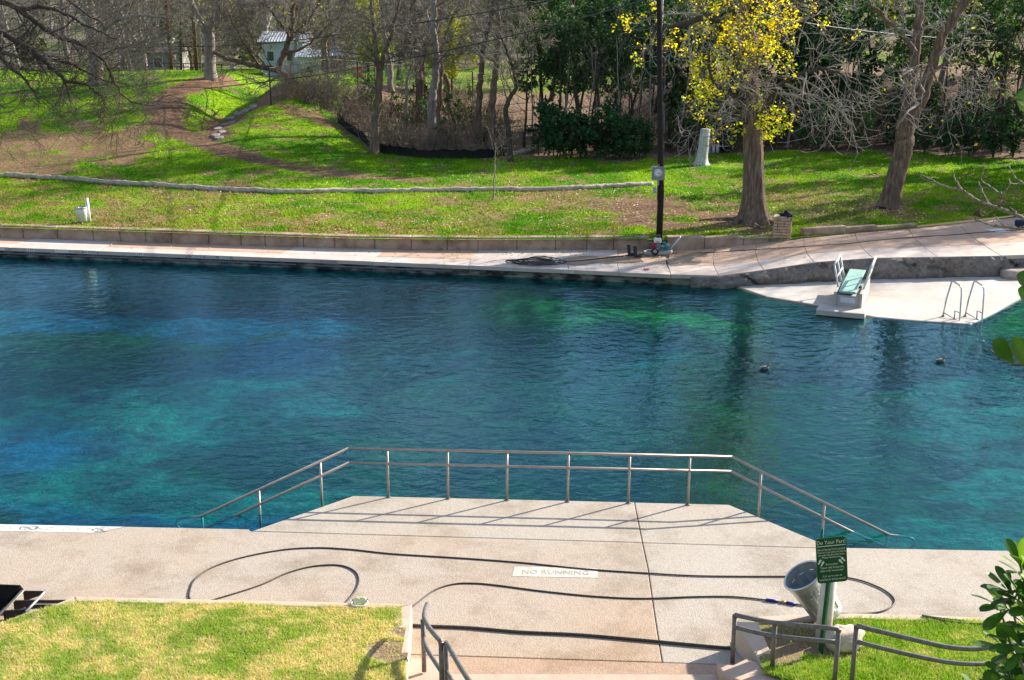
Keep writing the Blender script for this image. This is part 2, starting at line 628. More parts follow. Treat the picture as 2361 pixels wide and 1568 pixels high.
# --- pool floor
def make_pool_floor():
    xs = np.arange(-46, 46.1, 0.3); ys = np.arange(14, 47.1, 0.25)
    X, Y = np.meshgrid(xs, ys, indexing='xy')
    d = 0.8 + 0.75 * sstep(20, 27, Y - 0.02 * X) - 0.3 * sstep(30, 38, Y)
    d = d - 0.85 * sstep(35.0, 36.6, Y + 0.16 * (X - 2) - 0.4 * (fbm(X * .5, Y * .5, 8) - .5)) * sstep(-3.5, 0.5, X)
    d = np.maximum(d, 0.5) + (fbm(X * 0.5, Y * 0.5, 12) - 0.5) * 0.5 + (fbm(X * 2.2, Y * 2.2, 13) - 0.5) * 0.25
    d = np.maximum(d, 0.28)
    weed = fbm(X * 0.17 + 2.1, Y * 0.26, 61, 3) + 0.35 * (fbm(X * 0.9, Y * 1.2, 62) - 0.5)
    weed += 0.10 * sstep(-6, -16, X) * sstep(24, 29, Y) - 0.12 * sstep(26, 21, Y) * sstep(4, -2, X)
    weed += 0.13 * sstep(-1, 2, X) * sstep(12, 8, X) * sstep(22, 25, Y) * sstep(36.5, 34, Y) - 0.05 * sstep(9, 13, X)
    w = sstep(0.43, 0.53, weed + 0.22 * (fbm(X * 1.7, Y * 2.1, 74) - .5))[..., None]
    blue = sstep(0.42, 0.60, fbm(X * 0.10 + 4.0, Y * 0.16 + 1.0, 66, 3) + 0.10 * sstep(2, -10, X) - 0.14 * sstep(3, 9, X) * sstep(23, 27, Y))[..., None]
    blue = blue * (1 - 0.75 * sstep(-1, 5, X)[..., None])
    SAND = np.array((0.022, 0.185, 0.135)) * (1 - blue) + np.array((0.004, 0.125, 0.25)) * blue
    WEED = np.array((0.024, 0.070, 0.010))
    ALG = np.array((0.27, 0.33, 0.04))
    col = SAND * (1 - w) + WEED * w
    g = (sstep(35.4, 36.4, Y + 0.16 * (X - 2)) * sstep(-3.5, 0, X))[..., None]
    n = fbm(X * 2.5, Y * 2.5, 71)[..., None]
    col = col * (1 - g) + ALG * (0.55 + 0.9 * n) * g
    col = col * (0.62 + 0.76 * sstep(.3, .7, fbm(X * 0.9, Y * 1.1, 72))[..., None]) * (0.75 + 0.5 * fbm(X * 3, Y * 3, 73)[..., None])
    n_, m_ = X.shape
    idx = np.arange(n_ * m_).reshape(n_, m_)
    q = np.stack([idx[:-1, :-1], idx[:-1, 1:], idx[1:, 1:], idx[1:, :-1]], -1).reshape(-1, 4)
    t = NT("pool_bed")
    a = t.node("Attribute", attribute_name="Col")
    co = t.coord("Object")
    f = t.ramp(t.noise(co, 1.7, 9, 0.75), [(0.34, (0.35, 0.42, 0.35)), (0.66, (1.5, 1.45, 1.45))])
    mat = t.done(t.principled(t.mix(1.0, a.outputs["Color"], f, 'MULTIPLY'), 0.95, 0, t.bump(t.noise(co, 2.2, 6, .7), 1.0, .3), 0.1))
    o = np_obj("pool_bed", np.stack([X.ravel(), Y.ravel(), (WATER - d).ravel()], 1), [q], mat, None, True, col.reshape(-1, 3))
    tag(o, "weedy gravel bed of the spring pool", None, None, "structure")


make_pool_floor()

# --- water
def make_water():
    t = NT("spring_water")
    co = t.coord("Object", (0.75, 1.0, 1.0))
    h1 = t.noise(co, 0.9, 3, 0.5, 0.4)
    h2 = t.noise(co, 3.0, 2, 0.45, 0.7)
    h3 = t.noise(co, 9, 3, 0.55, 0.5)
    calm = t.ramp(t.noise(t.coord("Object"), 0.12, 2, 0.5), [(0.35, (0.55,) * 3), (0.62, (1.05,) * 3)])
    h = t.math('ADD', t.math('MULTIPLY', h1, 0.018), t.math('ADD', t.math('MULTIPLY', h2, 0.026), t.math('MULTIPLY', h3, 0.0070)))
    h = t.math('MULTIPLY', h, calm)
    nrm = t.bump(h, 1.0, 1.0)
    # Schlick reflectance, the same seen from above and from below
    geo = t.node("NewGeometry")
    dt = t.node("VectorMath", operation='DOT_PRODUCT')
    t.link(geo.outputs["Incoming"], dt.inputs[0]); t.link(nrm, dt.inputs[1])
    om = t.math('SUBTRACT', 1.0, t.math('ABSOLUTE', dt.outputs["Value"], 0))
    fr = t.math('MINIMUM', t.math('ADD', t.math('MULTIPLY', t.math('POWER', om, 5.0), 0.98), 0.022), 1.0)
    gl = t.node("BsdfGlossy"); gl.inputs["Roughness"].default_value = 0.02; gl.inputs["Color"].default_value = (0.58, 0.90, 1.0, 1)
    t.link(nrm, gl.inputs["Normal"])
    tr = t.node("BsdfTransparent"); tr.inputs[0].default_value = (0.22, 0.84, 0.84, 1)
    df = t.node("BsdfDiffuse"); df.inputs[0].default_value = (0.0, 0.026, 0.052, 1)
    m1 = t.node("MixShader"); m1.inputs[0].default_value = 0.30
    t.link(tr.outputs[0], m1.inputs[1]); t.link(df.outputs[0], m1.inputs[2])
    m2 = t.node("MixShader")
    t.link(fr, m2.inputs[0]); t.link(m1.outputs[0], m2.inputs[1]); t.link(gl.outputs[0], m2.inputs[2])
    mat = t.done(m2)
    o = np_obj("water", [(-46, 14, WATER), (46, 14, WATER), (46, 47, WATER), (-46, 47, WATER)], [[(0, 1, 2, 3)]], mat)
    tag(o, "rippled blue-green spring water", None, None, "structure")


make_water()

# --- concrete materials
def aggregate_mat(name, base, pink, dark=0.72, warm=False):
    t = NT(name)
    co = t.coord("Object")
    big = t.ramp(t.noise(co, 0.35, 4, 0.6), [(0.35, base), (0.66, pink)])
    sp = t.node("TexVoronoi"); sp.inputs["Scale"].default_value = 52
    t.link(co, sp.inputs["Vector"])
    hs = t.node("SeparateColor"); t.link(sp.outputs["Color"], hs.inputs[0])
    f = t.ramp(hs.outputs[0], [(0.0, (dark,) * 3), (0.35, (0.9,) * 3), (0.8, (1.08,) * 3), (1.0, (1.3,) * 3)])
    col = t.mix(0.48, big, f, 'MULTIPLY')
    st = t.ramp(t.noise(co, 0.8, 8, 0.72), [(0.32, (0.66, 0.60, 0.53)), (0.52, (1.0,) * 3)])
    col = t.mix(0.85, col, st, 'MULTIPLY')
    if warm:        # the older, pinker pour at the foot of the stairs
        sx = t.node("SeparateXYZ"); t.link(co, sx.inputs[0])
        mr = t.node("MapRange"); mr.inputs["From Min"].default_value = 18.6; mr.inputs["From Max"].default_value = 15.6
        t.link(t.math('ADD', sx.outputs["Y"], t.math('MULTIPLY', t.noise(co, 0.6, 4), 1.5)), mr.inputs["Value"])
        col = t.mix(mr.outputs[0], col, t.mix(1.0, col, (1.02, 0.88, 0.74), 'MULTIPLY'))
    return t.done(t.principled(col, 0.88, 0, t.bump(sp.outputs["Distance"], 0.35, 0.01), 0.2))


M = {}
M['agg'] = aggregate_mat("exposed_aggregate", (0.415, 0.36, 0.30), (0.42, 0.335, 0.255), warm=True)
M['agg_grey'] = aggregate_mat("exposed_aggregate_grey", (0.425, 0.375, 0.315), (0.42, 0.355, 0.285))
M['agg_pink'] = aggregate_mat("exposed_aggregate_pink", (0.45, 0.31, 0.215), (0.40, 0.265, 0.18))
M['cap'] = simple_mat("tan_concrete", (0.56, 0.41, 0.31), (0.45, 0.33, 0.25), 2.5, 0.85, 0, 0.2, 20)
M['white_paint'] = simple_mat("worn_white_paint", (0.78, 0.75, 0.70), (0.60, 0.55, 0.48), 9, 0.7, lo=0.28, hi=0.45)
M['strip'] = simple_mat("worn_strip_paint", (0.66, 0.63, 0.58), (0.54, 0.50, 0.44), 7, 0.7, lo=0.3, hi=0.5)
M['strip_grey'] = simple_mat("ghosted_strip_lettering", (0.36, 0.36, 0.35), (0.56, 0.53, 0.48), 24, 0.8, lo=0.40, hi=0.58)
M['faded_paint'] = simple_mat("faded_white_paint", (0.60, 0.53, 0.44), (0.43, 0.36, 0.29), 9, 0.8, lo=0.32, hi=0.55)
M['faded_black'] = simple_mat("faded_black_paint", (0.20, 0.20, 0.19), (0.62, 0.60, 0.55), 26, 0.8, lo=0.50, hi=0.62)
M['paint_grey'] = simple_mat("faded_grey_paint", (0.27, 0.29, 0.28), (0.50, 0.46, 0.40), 30, 0.8, lo=0.42, hi=0.60)


def prom_mat(name, c1, c2):
    t = NT(name)
    co = t.coord("Object")
    big = t.ramp(t.noise(co, 0.5, 5, 0.6), [(0.3, c1), (0.7, c2)])
    st = t.ramp(t.noise(co, 2.2, 7, 0.75), [(0.25, (0.68, 0.64, 0.60)), (0.5, (1.0,) * 3)])
    return t.done(t.principled(t.mix(0.85, big, st, 'MULTIPLY'), 0.85, 0, t.bump(t.noise(co, 30, 4), 0.2, 0.01), 0.25))


M['prom_pale'] = prom_mat("pale_promenade_concrete", (0.60, 0.52, 0.46), (0.54, 0.43, 0.36))
M['prom_pink'] = prom_mat("pink_promenade_concrete", (0.55, 0.375, 0.27), (0.48, 0.32, 0.225))
M['shelf'] = prom_mat("white_shelf_concrete", (0.54, 0.50, 0.455), (0.49, 0.425, 0.36))
M['kerb'] = simple_mat("stained_kerb_concrete", (0.47, 0.33, 0.24), (0.24, 0.16, 0.11), 2.2, 0.9, 0, 0.3, 18, lo=0.32, hi=0.6)
M['stain'] = simple_mat("stained_pool_wall", (0.30, 0.27, 0.22), (0.035, 0.035, 0.03), 1.7, 0.9, 0, 0.4, 12, lo=0.42, hi=0.60, stretch=(1, 1, 2.5))
M['joint'] = simple_mat("dirt_filled_joint", (0.22, 0.165, 0.12), (0.13, 0.10, 0.075))
M['dark'] = simple_mat("dark_void", (0.03, 0.028, 0.025))

# --- far promenade along the opposite bank, slab by slab
_NE = np.array([(-60, 49.95), (-17.75, 42.61), (-5.35, 40.46), (-1.2, 39.68), (3.62, 38.74), (6.46, 38.15), (7.9, 38.4), (9.56, 38.74), (11.51, 39.07), (15.7, 39.4), (17, 39.7), (45, 41.5)])


def near_edge(x):
    return float(np.interp(x, _NE[:, 0], _NE[:, 1]))


prom = thing("promenade", None, None)
tag(prom, "concrete walk along the far bank below the kerb wall", None, None, "structure")


def prom_slabs():
    xe = list(np.arange(-59, 3.5, 3.2)) + [3.4, 5.0, 6.46, 7.9, 9.56, 11.5, 13.6, 15.7, 18.2, 21, 25, 30, 38]
    g = 0.006
    for i in range(len(xe) - 1):
        x0, x1 = xe[i] + g, xe[i + 1] - g
        # rows: fraction across the walk
        fr = [0.0, 0.40, 1.0] if x1 < 6 else ([0.0, 0.34, 0.66, 1.0] if x1 < 20 else [0, 1.0])
        for j in range(len(fr) - 1):
            def P(x, f, dy):
                xb = x + (0.5 if x > 5 else 0.25) * f
                a, b = near_edge(x), float(yc(xb)) - 0.01
                return (x * (1 - f) + xb * f, a + (b - a) * f + dy)
            poly = [P(x0, fr[j], g if j else 0), P(x1, fr[j], g if j else 0), P(x1, fr[j + 1], -g), P(x0, fr[j + 1], -g)]
            dz = R.uniform(-0.004, 0.004)
            m = M['prom_pale'] if (j == 0 or (x1 < 6 and R.random() < 0.35)) else M['prom_pink']
            MB().prism(poly, lambda x, y: float(deckz(x)) - 0.13 + dz, lambda x, y: float(deckz(x)) + dz).build("slab", m, prom, bevel=0.008, seg=1)
    # fill beneath and the stained wall under the lip
    mb = MB()
    xs = [-60, -17.75, -5.35, -1.2, 3.62, 6.46]
    poly = [(x, near_edge(x) + 0.12) for x in xs] + [(6.46, 42), (-60, 54)]
    mb.prism(poly, -3.2, float(deckz(0)) - 0.03)
    mb.build("pool_wall", M['stain'], prom)
    mb = MB()
    xs = [6.45, 7.9, 9.56, 11.51, 15.7, 17, 45]
    poly = [(x, near_edge(x) + 0.25) for x in xs] + [(45, 62)] + [(14, 43.6), (10, 42.2), (6.45, 41.9)]
    mb.prism(poly, -3.2, lambda x, y: float(deckz(x)) - 0.03)
    mb.build("fill", M['joint'], prom)


prom_slabs()
pipe = MB()
pipe.tube([(x, near_edge(x) + 0.07, -0.17) for x in (-30, -17.75, -12, -7.2)], 0.025, 6)
pipe.tube([(x, near_edge(x) + 0.07, -0.18) for x in (-6.8, -5.35, -2.2)], 0.025, 6)
pipe.build("wall_pipe", simple_mat("blue_grey_pipe", (0.22, 0.25, 0.29)), prom)


def edge_mark(px0, px1, txt=None):
    """white depth-mark painted on the front lip of the walk"""
    def X(px):
        lo, hi = -20.0, 8.0
        for _ in range(40):
            m = (lo + hi) / 2
            r = ray(px, 600)
            if m / near_edge(m) < r.x / r.y: lo = m
            else: hi = m
        return lo
    x0, x1 = X(px0), X(px1)
    ya, yb = near_edge(x0) - 0.004, near_edge(x1) - 0.004
    z1, z0 = 0.035, -0.06
    o = MB().add([(x0, ya, z0), (x1, yb, z0), (x1, yb, z1), (x0, ya, z1)], [(0, 1, 2, 3)]).build("depth_mark", M['white_paint'], prom)
    if txt:
        letters(txt, 0.115, M['dark'], o, loc=((x0 + x1) / 2, (ya + yb) / 2 - 0.004, (z0 + z1) / 2), rot=(math.pi / 2, 0, math.atan2(yb - ya, x1 - x0)))


for a, b, s_ in ((0, 14, None), (64, 82, "5 FT"), (128, 160, None), (195, 225, "NO DIVING"), (314, 332, "5 FT"), (440, 470, "NO DIVING"), (505, 530, "NO DIVING"), (745, 770, "NO DIVING"), (778, 800, None), (1302, 1322, "2 FT")):
    edge_mark(a, b, s_)

# painted notice on the right of the walk
pn = [at(*p, 0.46) for p in ((2268, 529), (2307, 527), (2332, 534), (2300, 536))]
for p in pn: p.z = float(deckz(p.x)) + 0.012
o = MB().add(pn[::-1], [(0, 1, 2, 3)]).build("painted_notice", M['white_paint'], prom)
mid = sum(pn, Vector()) / 4
letters("NO DIVING", 0.17, simple_mat("faded_blue_paint", (0.30, 0.38, 0.47)), o, loc=(mid.x, mid.y, mid.z + 0.006), rot=(0, 0, rad(-25)))

# wet patches left by the washing
def blob(cx, cy, rx, ry, seed, n=34, rot=0.0):
    out = []
    for k in range(n):
        a = 2 * math.pi * k / n
        r = 1 + 0.75 * (float(fbm(1.7 * math.cos(a) + 5 * seed, 1.7 * math.sin(a), seed)) - 0.5) + 0.3 * (float(vnoise(a * 3, 0, seed + 9)) - 0.5)
        x, y = rx * r * math.cos(a), ry * r * math.sin(a)
        out.append((cx + x * math.cos(rot) - y * math.sin(rot), cy + x * math.sin(rot) + y * math.cos(rot)))
    return out


M['wet'] = simple_mat("wet_concrete", (0.33, 0.23, 0.145), (0.24, 0.16, 0.10), 4, 0.28, spec=0.5)
for (px, py, rx, ry, sd) in ((1385, 597, 1.3, 0.55, 3), (1510, 588, 0.9, 0.3, 5), (1575, 603, 0.55, 0.6, 8), (1590, 590, 0.6, 0.35, 12), (1330, 606, .5, .35, 14)):
    c = at(px, py, 0.06)
    bl = blob(c.x, c.y, rx, ry, sd)
    vs_ = [(x, y, float(deckz(x)) + 0.009 + 0.0015 * (sd % 5)) for x, y in bl]
    MB().add(vs_, [tuple(range(len(vs_)))]).build("wet_patch", M['wet'], prom)

# --- diving shelf
M['alg'] = simple_mat("algae_step", (0.26, 0.24, 0.10), (0.05, 0.07, 0.02), 3, 0.9, lo=0.35, hi=0.65)
def make_shelf():
    pts = [at(*p, -0.26) for p in ((1690, 657), (1768, 684), (1850, 698), (1907, 708), (2016, 730), (2110, 738), (2204, 744), (2238, 746), (2290, 722), (2361, 683))]
    poly = [(p.x, p.y) for p in pts] + [(17.2, 38.9), (17, 39.9), (15.7, 39.65), (11.5, 39.3), (9.56, 38.95), (7.2, 38.5)]
    MB().prism([(x - 0.10 * (x > 12.5), y + 0.12) for x, y in poly], -2.6, -0.345).build("shelf_footing", M['alg'], None)["kind"] = "structure"
    mb = MB().prism(poly, -0.34, lambda x, y: -0.265 + 0.06 * float(sstep(34, 38.6, y)) * float(sstep(6.8, 9.5, x)))
    root = mb.build("diving_shelf", M['shelf'], None, bevel=0.03)
    tag(root, "pale concrete diving shelf at water level", None, None, "structure")
    # left flank slopes on under the water
    a = pts[:5]
    vs_ = [(p.x, p.y, -0.275) for p in a] + [(p.x - 0.9, p.y - 0.75, -0.75) for p in a] + [(p.x - 1.6, p.y - 1.2, -1.6) for p in a]
    n = len(a)
    fs = [(i, i + 1, n + i + 1, n + i) for i in range(n - 1)] + [(n + i, n + i + 1, 2 * n + i + 1, 2 * n + i) for i in range(n - 1)]
    MB().add(vs_, fs).build("sunken_apron", simple_mat("algae_concrete", (0.30, 0.22, 0.10), (0.10, 0.11, 0.03), 2.2), root)


make_shelf()

# --- near deck with its jutting entry platform
deck = thing("pool_deck", None, None)
tag(deck, "exposed-aggregate concrete deck on the near bank", None, None, "structure")
PL = (at(580, 1220), at(815, 1143), at(1680, 1163), at(1925, 1262))       # platform corners
JA = [at(*p) for p in ((1463, 1159), (1481, 1250), (1494, 1310), (1501, 1360), (1513, 1440), (1527, 1527))]
JA = [(JA[0].x, JA[0].y)] + [(p.x, p.y) for p in JA[1:]]


def lerp(a, b, t):
    return a + (b - a) * t


def edge_y(x):       # water edge of the near deck, left and right of the platform
    return float(np.interp(x, [-40, -8.79, -4.43, 5.32, 8.38, 40], [21.3, 19.79, 19.58, 18.87, 18.74, 17.4]))


g = 0.007
jb_y = lambda x: lerp(PL[0].y - 0.05, PL[3].y + 0.0, (x - PL[0].x) / (PL[3].x - PL[0].x)) - 0.03
jx = JA[1][0]
MB().prism([(PL[0].x + 0.03, jb_y(PL[0].x) + g), (jx - g, jb_y(jx) + g), (JA[0][0] - g, lerp(PL[1].y, PL[2].y, (JA[0][0] - PL[1].x) / (PL[2].x - PL[1].x))), (PL[1].x, PL[1].y)], -1.7, 0.0).build("platform_slab", M['agg_grey'], deck, bevel=0.012)
MB().prism([(jx + g, jb_y(jx) + g), (PL[3].x - 0.03, jb_y(PL[3].x) + g), (PL[2].x, PL[2].y), (JA[0][0] + g, lerp(PL[1].y, PL[2].y, (JA[0][0] - PL[1].x) / (PL[2].x - PL[1].x)))], -1.7, -0.004).build("platform_slab", M['agg_grey'], deck, bevel=0.012)
jc_y = lambda x: lerp(at(1052, 1512).y, at(1526, 1527).y, (x - at(1052, 1512).x) / (at(1526, 1527).x - at(1052, 1512).x))
left = [(-40, 14.0), (-7.0, 14.6), (-1.5, jc_y(-1.5) + g)] + [(JA[5][0] - g, jc_y(JA[5][0]) + g)] + [(x - g, y) for x, y in JA[4:1:-1]] + [(jx - g, jb_y(jx) - g), (PL[0].x, jb_y(PL[0].x) - g), (PL[0].x - .05, edge_y(PL[0].x)), (-8.79, edge_y(-8.79)), (-40, 21.3)]
MB().prism(left, -1.7, 0.0).build("slab", M['agg'], deck, bevel=0.012)
right = [(JA[5][0] + g, jc_y(JA[5][0]) + g), (4.0, jc_y(4.0) + g), (40, 13.0), (40, 17.4), (8.38, edge_y(8.38)), (PL[3].x, edge_y(PL[3].x)), (PL[3].x - .02, jb_y(PL[3].x) - g), (jx + g, jb_y(jx) - g)] + [(x + g, y) for x, y in JA[2:5]]
MB().prism(right, -1.7, -0.003).build("slab", M['agg_grey'], deck, bevel=0.012)
strip_y = at(1200, 1556).y
MB().prism([(-1.5, strip_y), (4.0, strip_y - 0.02), (4.0, jc_y(4.0) - g), (-1.5, jc_y(-1.5) - g)], -0.5, -0.002).build("slab", M['agg_pink'], deck, bevel=0.012)
MB().prism([(-1.6, 13.2), (4.2, 13.2), (4.2, strip_y - 0.03), (-1.6, strip_y - 0.01)], -0.5, 0.025).build("stair_tread", M['cap'], deck, bevel=0.015)


def flank_steps(a, b, side):
    """steps going down into the water beside the platform"""
    for k in range(1, 4):
        o = Vector((-0.36 * k * side, 0.16 * k, 0))
        z = -0.20 * k - 0.18
        q = [(a.x, a.y), (b.x, b.y), (b.x + o.x, b.y + o.y), (a.x + o.x, a.y + o.y - 0.1 * k)]
        if side < 0: q = q[::-1]
        MB().prism(q, -1.9, z).build("sunken_step", M['alg'], deck)


flank_steps(PL[0], PL[1], 1)
flank_steps(PL[3], PL[2], -1)

# painted words on the deck
c4 = [at(*p) for p in ((1181, 1329), (1379, 1333), (1378, 1311), (1186, 1307))]
o = MB().add([(p.x, p.y, 0.004) for p in c4], [(0, 1, 2, 3)]).build("painted_panel", M['faded_paint'], deck)
mc = sum(c4, Vector()) / 4
letters("NO RUNNING", 0.20, M['paint_grey'], o, loc=(mc.x, mc.y - 0.01, 0.008), rot=(0, 0, rad(-2.0)), sx=0.82)
sp = [at(*p) for p in ((-40, 1207), (268, 1217), (240, 1229), (-40, 1220.5))]
wv = [(-12, edge_y(-12) - 0.27), (-7.1, edge_y(-7.1) - 0.28), (-6.62, edge_y(-6.62) - 0.02), (-12, edge_y(-12) - 0.02)]
o = MB().add([(x, y, 0.004) for x, y in wv], [(0, 1, 2, 3)]).build("painted_strip", M['strip'], deck)


def on_strip(px, txt, size, sx=1.0):
    p = at(px, 1219)
    letters(txt, size, M['strip_grey'], o, loc=(p.x, edge_y(p.x) - 0.15, 0.008), rot=(0, 0, rad(-1.5)), sx=sx)


on_strip(163, "NO  DIVING", 0.17, 1.3)
on_strip(5, "NO  DIVING", 0.17, 1.3)
for px in (66, 236):
    p = at(px, 1219)
    cxy = Vector((p.x, edge_y(p.x) - 0.15, 0))
    mb = MB(); n = 24
    ring = [(cxy.x + 0.16 * math.cos(2 * math.pi * k / n) * f, cxy.y + 0.095 * math.sin(2 * math.pi * k / n) * f, 0.008) for f in (1.0, 0.82) for k in range(n)]
    mb.add(ring, [(k, (k + 1) % n, n + (k + 1) % n, n + k) for k in range(n)])
    for a_, b_ in (((-.1, .07), (.1, -.07)), ((-.05, -.05), (.04, .04))):
        d_ = Vector((b_[0] - a_[0], b_[1] - a_[1], 0)).normalized(); nrm = Vector((-d_.y, d_.x, 0)) * 0.014
        A = cxy + Vector((*a_, 0.011)); B = cxy + Vector((*b_, 0.011))
        mb.add([A - nrm, B - nrm, B + nrm, A + nrm], [(0, 1, 2, 3)])
    mb.build("symbol", M['strip_grey'], o)

# --- near planting beds and the hillside below the viewpoint
LAWN_Z = 0.34


def lawn_left_z(x, y):
    return LAWN_Z + 0.03 * (16.5 - y)


def lawn_right_z(x, y):
    return 0.215 + 0.012 * (16.6 - y) + 0.03 * np.maximum(x - 4.2, 0) * sstep(16.5, 14.5, y)


LL = [at(*p, LAWN_Z) for p in ((-330, 1602), (0, 1440), (172, 1385), (925, 1400), (932, 1480), (938, 1600))]
LL = [(p.x, p.y) for p in LL] + [(-1.4, 12.6), (-12, 12.6)]
RL0 = [at(*p, 0.25) for p in ((1735, 1432), (1950, 1424), (2130, 1428), (2361, 1437), (2600, 1445))]
RL = [(p.x, p.y) for p in RL0] + [(9.5, 12.6), (4.4, 12.6)] + [(at(*p, 0.3).x, at(*p, 0.3).y) for p in ((2000, 1600), (1870, 1575), (1795, 1552), (1765, 1545))]


def near_colour(x, y, green):
    n1 = fbm(x * 2.2, y * 2.2, 81); n2 = fbm(x * 7, y * 7, 82); n3 = fbm(x * 0.8, y * 0.8, 83)
    G = np.array((0.23, 0.42, 0.03)); ST = np.array((0.74, 0.66, 0.34)); G2 = np.array((0.50, 0.58, 0.14))
    k = sstep(0.40, 0.62, n1 * 0.5 + n2 * 0.3 + n3 * 0.2 + green)[..., None]
    col = ST * (1 - k) + G * k
    k2 = sstep(0.4, 0.7, n2)[..., None] * 0.6
    return col * (1 - k2) + G2 * k2


def lawn_sheet(name, poly, zf, green, label, dirt=()):
    xs = [p[0] for p in poly]; ys = [p[1] for p in poly]
    st = 0.09
    X, Y = np.meshgrid(np.arange(min(xs), max(xs) + st, st), np.arange(min(ys), max(ys) + st, st), indexing='xy')
    n, m = X.shape
    Z = zf(X, Y) + (fbm(X * 2, Y * 2, 91) - .5) * 0.05
    c = near_colour(X, Y, green) * 0.72
    for (dx, dy, r) in dirt:
        k = sstep(1.0, 0.5, np.hypot(X - dx, (Y - dy)) / r + (fbm(X * 3, Y * 3, 95) - .5) * 1.0)[..., None]
        c = c * (1 - k) + np.array((0.30, 0.20, 0.125)) * k
    idx = np.arange(n * m).reshape(n, m)
    q = np.stack([idx[:-1, :-1], idx[:-1, 1:], idx[1:, 1:], idx[1:, :-1]], -1).reshape(-1, 4)
    cx = X.ravel()[q].mean(1); cyy = Y.ravel()[q].mean(1)
    q = q[in_poly(cx, cyy, poly)]
    t = NT(name + "_turf")
    a = t.node("Attribute", attribute_name="Col")
    co = t.coord("Object")
    f = t.ramp(t.noise(co, 22, 6, 0.7), [(0.3, (0.5,) * 3), (0.7, (1.25,) * 3)])
    mat = t.done(t.principled(t.mix(1.0, a.outputs["Color"], f, 'MULTIPLY'), 0.95, 0, t.bump(t.noise(co, 30, 5, .7), 0.8, 0.03), 0.1))
    V = np.stack([X.ravel(), Y.ravel(), Z.ravel()], 1)
    used = np.unique(q); rm = np.full(n * m, -1); rm[used] = np.arange(len(used))
    o = np_obj(name, V[used], [rm[q]], mat, None, True, c.reshape(-1, 3)[used])
    tag(o, label, None, None, "structure")


SIGN_B = at(1893, 1497, 0.30)
DIRT_R = [(3.9, 15.6, 0.75), (3.6, 15.2, .5), (4.35, 15.3, .4)]
DIRT_L = [(-1.6, 14.9, 0.35), (-1.55, 15.4, 0.22)]
lawn_sheet("lawn_bed", LL, lawn_left_z, -0.03, "straw-streaked grass bed behind the low wall at lower left", DIRT_L)
lawn_sheet("lawn_bed", RL, lawn_right_z, 0.14, "green grass bed behind the stair rails at lower right", DIRT_R)
hs = MB().add([(-40, 12.7, 0.35), (40, 12.7, 0.35), (40, 7, 3.4), (-40, 7, 3.4), (40, -1.5, 7.4), (-40, -1.5, 7.4), (40, -30, 9), (-40, -30, 9)], [(0, 1, 2, 3), (3, 2, 4, 5), (5, 4, 6, 7)])
tag(hs.build("hillside", simple_mat("hillside_turf", (0.12, 0.17, 0.03), (0.20, 0.16, 0.08), 3)), "grassy hillside below the viewpoint", None, None, "structure")
# ================================================================== things on the banks
M['steel'] = simple_mat("warm_rail_steel", (0.40, 0.34, 0.29), (0.33, 0.28, 0.24), 8, 0.42, 0.55)
M['galv'] = simple_mat("weathered_galvanised_rail", (0.20, 0.195, 0.185), (0.135, 0.115, 0.10), 14, 0.5, 0.35, spec=0.5)
M['rust'] = simple_mat("rusty_weld", (0.16, 0.07, 0.04), (0.22, 0.13, 0.09), 20)
M['stainless'] = simple_mat("stainless_tube", (0.55, 0.56, 0.56), (0.42, 0.42, 0.42), 9, 0.3, 0.9)
M['rubber'] = simple_mat("black_rubber", (0.025, 0.024, 0.023), (0.04, 0.038, 0.036), 10, 0.55)
M['hose'] = simple_mat("dusty_black_hose", (0.035, 0.032, 0.028), (0.075, 0.065, 0.055), 16, 0.5)
M['black_metal'] = simple_mat("black_painted_steel", (0.02, 0.02, 0.022), (0.035, 0.033, 0.03), 6, 0.45)
M['grey_metal'] = simple_mat("worn_grey_steel", (0.42, 0.42, 0.42), (0.28, 0.28, 0.28), 7, 0.45, 0.5)

# --- kerb walls of separate blocks
kerb = thing("kerb_wall", "long low brown concrete block wall along the far walk below the lawn", "wall", (0, 42.2, 0))


def kerb_run(parent, pts, h0, h1, L, depth=0.36, zb=None, mat=None):
    """blocks along a polyline of the front face"""
    seglen = [math.hypot(b[0] - a[0], b[1] - a[1]) for a, b in zip(pts[:-1], pts[1:])]
    tot = sum(seglen)

    def P(s):
        for a, b, l in zip(pts[:-1], pts[1:], seglen):
            if s <= l or (a, b) == (pts[-2], pts[-1]):
                t = s / l
                return Vector((a[0] + (b[0] - a[0]) * t, a[1] + (b[1] - a[1]) * t, 0)), Vector((b[0] - a[0], b[1] - a[1], 0)).normalized()
            s -= l
    s = 0.0
    px, py, pz = parent.location
    while s < tot - 0.15:
        l = min(L * R.uniform(0.78, 1.25), tot - s)
        if tot - s - l < 0.4: l = tot - s
        a, _ = P(s + 0.006); b, _ = P(s + l - 0.006)
        d = (b - a).normalized(); n = Vector((-d.y, d.x, 0))
        dj = R.uniform(-0.008, 0.008)
        f = (s + l / 2) / tot
        h = h0 + (h1 - h0) * f + R.uniform(-0.006, 0.006)
        a, b = a + n * dj, b + n * dj
        q = [(a.x, a.y), (b.x, b.y), (b.x + n.x * depth, b.y + n.y * depth), (a.x + n.x * depth, a.y + n.y * depth)]
        zz = float(deckz((a.x + b.x) / 2)) if zb is None else zb
        MB().prism([(x - px, y - py) for x, y in q], zz - 0.1 - pz, zz + h - pz).build("block", mat or M['kerb'], parent, bevel=0.03)
        s += l


